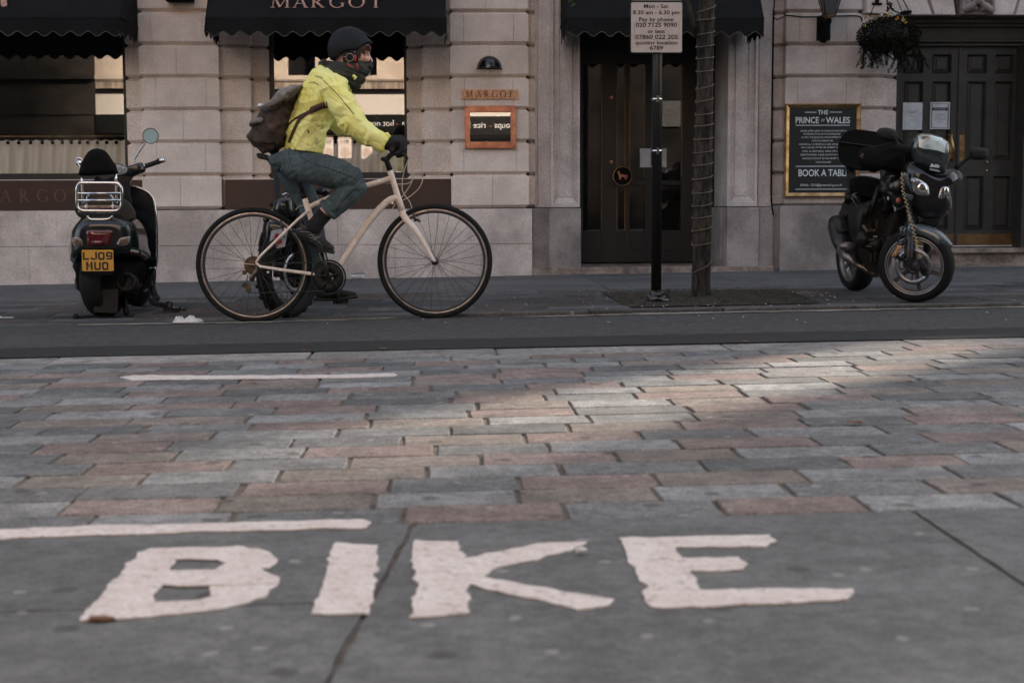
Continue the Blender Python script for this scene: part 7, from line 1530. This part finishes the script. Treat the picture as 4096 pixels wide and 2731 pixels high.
m = MB(); puff(m, PC([(1715,1210),(1750,1180),(1755,1240),(1725,1252)]), YF_-.05, .008, .02, n=2, power=.4); m.build('reflector', 'mc_blue', mc)
# mirrors
for head, stem_, Y in (([(745,200),(760,150),(800,120),(880,112),(960,128),(1015,150),(1030,190),(1020,260),(990,300),(920,308),(840,290),(780,260)], [(1010,280), (1060,370), (1110,440), (1140,500)], YM+.05), ([(2085,470),(2110,420),(2160,398),(2250,400),(2340,420),(2356,470),(2350,540),(2310,572),(2230,578),(2130,565),(2095,530)], [(2110,510), (2030,580), (1950,650), (1890,700)], YM+.02)):
    m = MB(); puff(m, PC(head), Y, .04, .03, n=3, power=.5); mm = m.build('mirror', 'rubber', mc); m = MB(); m.tube([S(*zC(*p), Y+.02) for p in stem_], [.013, .012, .013, .017], 10); m.build('stem', 'rubber', mm)
# handlebar covers, tank, seat, frame, top case
m = MB(); puff(m, PC([(480,570),(500,470),(560,410),(640,385),(800,350),(1000,330),(1120,360),(1240,400),(1260,480),(1150,560),(1115,740),(1000,765),(850,745),(790,720),(700,790),(620,740),(520,650)]), YM+.12, .10, .10, n=3, power=.5); hc, bvc = organic(m, 'handlebar_muff', 'black_matte', mc, .012, 3, lambda p, n: .010*ridge(Vector((p.x*8, p.y*7, p.z*12)))-.004)
m = MB(); plate(m, PC([(505,525),(545,478),(558,490),(545,560)]), YM+.02, .004); m.build('muff_badge', 'engine_metal', mc)
m = MB(); loftpx(m, [(PC([(1100,620),(1130,520),(1240,480),(1300,620),(1300,800),(1200,900),(1120,860)]), YM+.10), (PC([(900,800),(950,560),(1200,440),(1400,560),(1400,900),(1200,1100),(950,1000)]), YM+.35), (PC([(820,900),(860,800),(1000,720),(1200,760),(1250,900),(1150,1150),(900,1100)]), YM+.65)]); m.build('dashboard_cowl', 'black_matte', mc)
m = MB(); puff(m, PC([(820,1010),(850,880),(920,810),(1020,780),(1110,800),(1180,950),(1220,1060),(1140,1120),(1060,1100),(960,1060),(900,1110)]), YM+.22, .14, .2, n=3, power=.5); m.build('tank', 'mc_black', mc)
m = MB(); loftpx(m, [(PC([(420,860),(500,825),(640,840),(800,880),(860,960),(800,1100),(560,1100),(430,1000)]), YM+.55), (PC([(350,880),(430,820),(600,810),(800,860),(880,960),(820,1150),(560,1180),(380,1050)]), YM+.8), (PC([(350,900),(400,840),(520,820),(640,840),(700,940),(640,1100),(460,1120),(370,1000)]), YM+1.25)]); m.build('seat', 'black_matte', mc)
m = MB(); puff(m, PC([(380,1110),(400,1070),(460,1050),(530,1055),(560,1200),(615,1360),(540,1330),(450,1240)]), YM+.62, .04, .05, n=3, power=.45); m.build('side_panel', 'mc_black', mc)
m = MB(); m.tube(smooth_poly([S(*zC(x, y), YM+.575) for x, y in ((385, 1130), (440, 1210), (520, 1300), (612, 1358))], 4, False), .0028, 6); m.tube(smooth_poly([S(*zC(x, y), YM+.575) for x, y in ((400, 1085), (440, 1060), (530, 1052))], 4, False), .003, 6); m.build('panel_edge', 'alloy_edge', mc)
m = MB(); loftpx(m, [(PC([(200,480),(215,310),(290,200),(380,152),(500,148),(700,170),(900,210),(1060,270),(1150,360),(1150,560),(1000,700),(700,720),(400,700),(240,600)]), YM+1.35), (PC([(185,480),(200,310),(280,190),(380,145),(500,140),(700,165),(900,205),(1070,262),(1160,360),(1160,560),(1000,720),(700,740),(400,720),(230,620)]), YM+1.5), (PC([(200,480),(215,320),(290,215),(380,175),(500,170),(700,190),(900,230),(1040,280),(1120,380),(1120,560),(980,690),(700,700),(400,680),(250,590)]), YM+1.8)]); tc_ = m.build('top_case', 'black_matte', mc)
m = MB(); m.tube(smooth_poly([S(*zC(x, y), YM+1.34) for x, y in ((215, 320), (400, 345), (700, 380), (1000, 400))], 4, False), .006, 6); m.build('case_seam', 'rubber', tc_)
m = MB(); m.tube([S(*zC(360, 700), YM+1.5), S(*zC(370, 900), YM+1.3), S(*zC(380, 1100), YM+1.1)], .03, 8); m.tube([S(*zC(850, 740), YM+.9), S(*zC(860, 900), YM+.8)], .03, 8); m.tube([S(*zC(340, 1080), YM+.9), S(*zC(340, 1180), YM+.85)], .03, 8); m.tube([S(*zC(1000, 740), YM+.6), S(*zC(920, 860), YM+.5)], .035, 8); m.build('rack_frame', 'rubber', mc)
m = MB(); puff(m, PC([(340,1160),(320,1260),(260,1380),(290,1430),(330,1450),(420,1430),(440,1250),(400,1150)]), YM+.95, .06, .2, n=3, power=.5); m.build('rear_mudguard', 'rubber', mc)
m = MB(); loftpx(m, [(PD([(520,700),(500,300),(560,60),(700,-60),(900,-100),(1000,60),(900,420),(880,800),(800,960),(640,940)]), YM+.40), (PD([(400,700),(340,300),(340,60),(420,-100),(800,-150),(1000,0),(980,420),(860,800),(760,950),(560,960)]), YM+.75), (PD([(380,600),(330,300),(330,60),(420,-100),(700,-100),(820,0),(800,420),(760,700),(640,850),(460,800)]), YM+1.15)]); m.build('engine', 'engine_dark', mc)
m = MB(); m.lathe(S(*zD(575, 455), YM+.39), (-.2, -1, 0), [(0, .03), (.03, .03), (.034, .022), (.055, .02), (.06, 0), (.06, -.04)], 28); m.lathe(S(*zD(740, 540), YM+.37), (-.2, -1, 0), [(0, .02), (.05, .016), (.056, 0), (.056, -.04)], 28); m.build('engine_cover', 'engine_dark', mc)
m = MB()
for (x, y, w_, h_) in ((670, 470, .05, .014), (690, 520, .05, .012), (640, 560, .04, .014), (730, 710, .025, .07), (660, 730, .012, .06), (650, 260, .02, .05), (740, 230, .015, .06), (720, 420, .03, .012)): m.obox(S(*zD(x, y), YM+.36), (w_/2, .01, 0), (0, .014, 0), (0, 0, h_/2))
m.tube([S(*zD(560, 250), YM+.35), S(*zD(600, 340), YM+.33), S(*zD(720, 330), YM+.33)], .016, 8); m.build('engine_fitting', 'engine_metal', mc)
m = MB(); 
for (x0, y0, x1, y1) in ((560, 150, 640, -40), (640, 100, 790, -300), (840, 60, 980, -120), (880, 460, 840, 840)): m.tube([S(*zD(x0, y0), YM+.34), S(*zD(x1, y1), YM+.34)], .021, 10)
m.build('frame', 'engine_dark', mc)
m = MB(); plate(m, PD([(855,395),(900,230),(960,100),(1200,-20),(1240,140),(1150,330),(1080,380),(1010,430)]), YM+.22, .04); rd_ = m.build('radiator', 'engine_dark', mc)
m = MB()
for k in range(15):
    t = k/14; a = Vector((870+70*t*1.6, 390-300*t)); b = Vector((1030+150*t, 420-330*t)); m.tube([S(*zD(a.x, a.y), YM+.213), S(*zD(b.x, b.y), YM+.213)], .0022, 4)
m.build('grille_bar', 'grille', rd_)
# exhaust
m = MB(); p = [S(*zD(*q), Y) for q, Y in (((195, 190), YM+.95), ((205, 300), YM+.90), ((235, 480), YM+.80), ((270, 640), YM+.70))]; m.tube(p, [.072, .083, .072, .048], 22, flat=.8); m.build('muffler', 'muffler', mc)
m = MB(); m.tube([S(*zD(*q), Y) for q, Y in (((255, 600), YM+.60), ((330, 720), YM+.52), ((455, 845), YM+.45))], [.05, .036, .014], 16); m.sphere(S(*zD(325, 565), YM+.5), (.058, .03, .035), 16, 10); m.build('silencer_link', 'alloy', mc)
m = MB(); m.tube(smooth_poly([S(*zD(*q), Y) for q, Y in (((450, 830), YM+.46), ((540, 870), YM+.44), ((640, 930), YM+.42), ((730, 970), YM+.42), ((800, 930), YM+.42), ((830, 820), YM+.40), ((880, 620), YM+.36), ((930, 450), YM+.34))], 3, False), .021, 10); m.build('exhaust_pipe', 'engine_metal', mc)
m = MB(); m.tube([S(*zD(160, 300), YM+.62), S(*zD(200, 340), YM+.60), S(*zD(330, 350), YM+.60)], [.012, .018, .026], 8); m.tube([S(*zD(540, 640), YM+.5), S(*zD(545, 780), YM+.45)], .012, 8); m.tube([S(*zC(870, 1090), YM+.3), S(*zD(900, 30), YM+.3)], .012, 8); m.build('footpeg', 'rubber', mc)
m = MB(); m.tube([S(*zD(700, 880), YM+.75), S(*zD(900, 1090), YM+.55)], .012, 8)
for q_ in m.v: q_.z = max(q_.z, gz(q_.x, q_.y)+.001)
m.build('side_stand', 'rubber', mc)
rwc = S(*zD(440, 850), YM+1.42); rwc.z = gz(rwc.x, YM+1.42)+.262; axr = Vector((-1, -.10, -.03)).normalized(); rwc.x = S(*zD(440, 850), YM+1.42).x
m = MB(); mtyre(m, rwc, axr, .262, .14, 72); rw_ = m.build('rear_wheel', 'tyre', mc)
m = MB(); m.lathe(rwc, axr, [(.180, .054), (.194, .062), (.198, .054), (.186, .035), (.176, 0), (.168, 0)], 56, loop=True); m.lathe(rwc, axr, [(0, .03), (.06, .03), (.06, -.05), (0, -.05)], 24)
h = Vector((0, 0, 1)); f1 = (h-axr*h.dot(axr)).normalized(); f2 = axr.cross(f1)
for k in range(6): a = 2*math.pi*k/6; rd = f1*math.cos(a)+f2*math.sin(a); m.obox(rwc+rd*.11+axr*.02, rd*.07, axr.cross(rd)*.012, axr*.01)
m.build('rim', 'alloy', rw_)
# the coiled reminder wire and the lock on the disc
m = MB(); cp = smooth_poly([Vector(q) for q in (zC(1110, 760), zC(1112, 850), zC(1125, 950), zC(1130, 1040), zC(1155, 1120), zC(1180, 1210), zC(1205, 1310), zC(1230, 1400), zD(1235, 180), zD(1265, 270), zD(1290, 370), zD(1310, 450), zD(1335, 540), zD(1352, 620), zD(1385, 700), zD(1400, 745))], 14, False)
pts = []
for i, p in enumerate(cp):
    a = i*2*math.pi/9.0; Y_ = YM-.16-.02*math.sin(math.pi*i/len(cp)); amp = 0 if i < 6 or i > len(cp)-8 else 5.5; pts.append(S(p.x+amp*math.cos(a), p.y, Y_)+Vector((0, .010*math.sin(a) if amp else 0, 0)))
m.tube(pts, .0021, 6); tag(m.build('reminder_cable', 'coil_wire'), 'pale yellow coiled reminder cable hanging down the motorcycle front to the disc lock', 'cable')
m = MB(); m.tube([S(*zD(1385, 740), YM-.16), S(*zD(1410, 820), YM-.17), S(*zD(1445, 935), YM-.17)], [.018, .022, .027], 14); m.sphere(S(*zD(1447, 940), YM-.17), .026, 12, 8); tag(m.build('disc_lock', 'rubber'), 'black disc lock clamped to the front brake disc of the large motorcycle', 'lock')
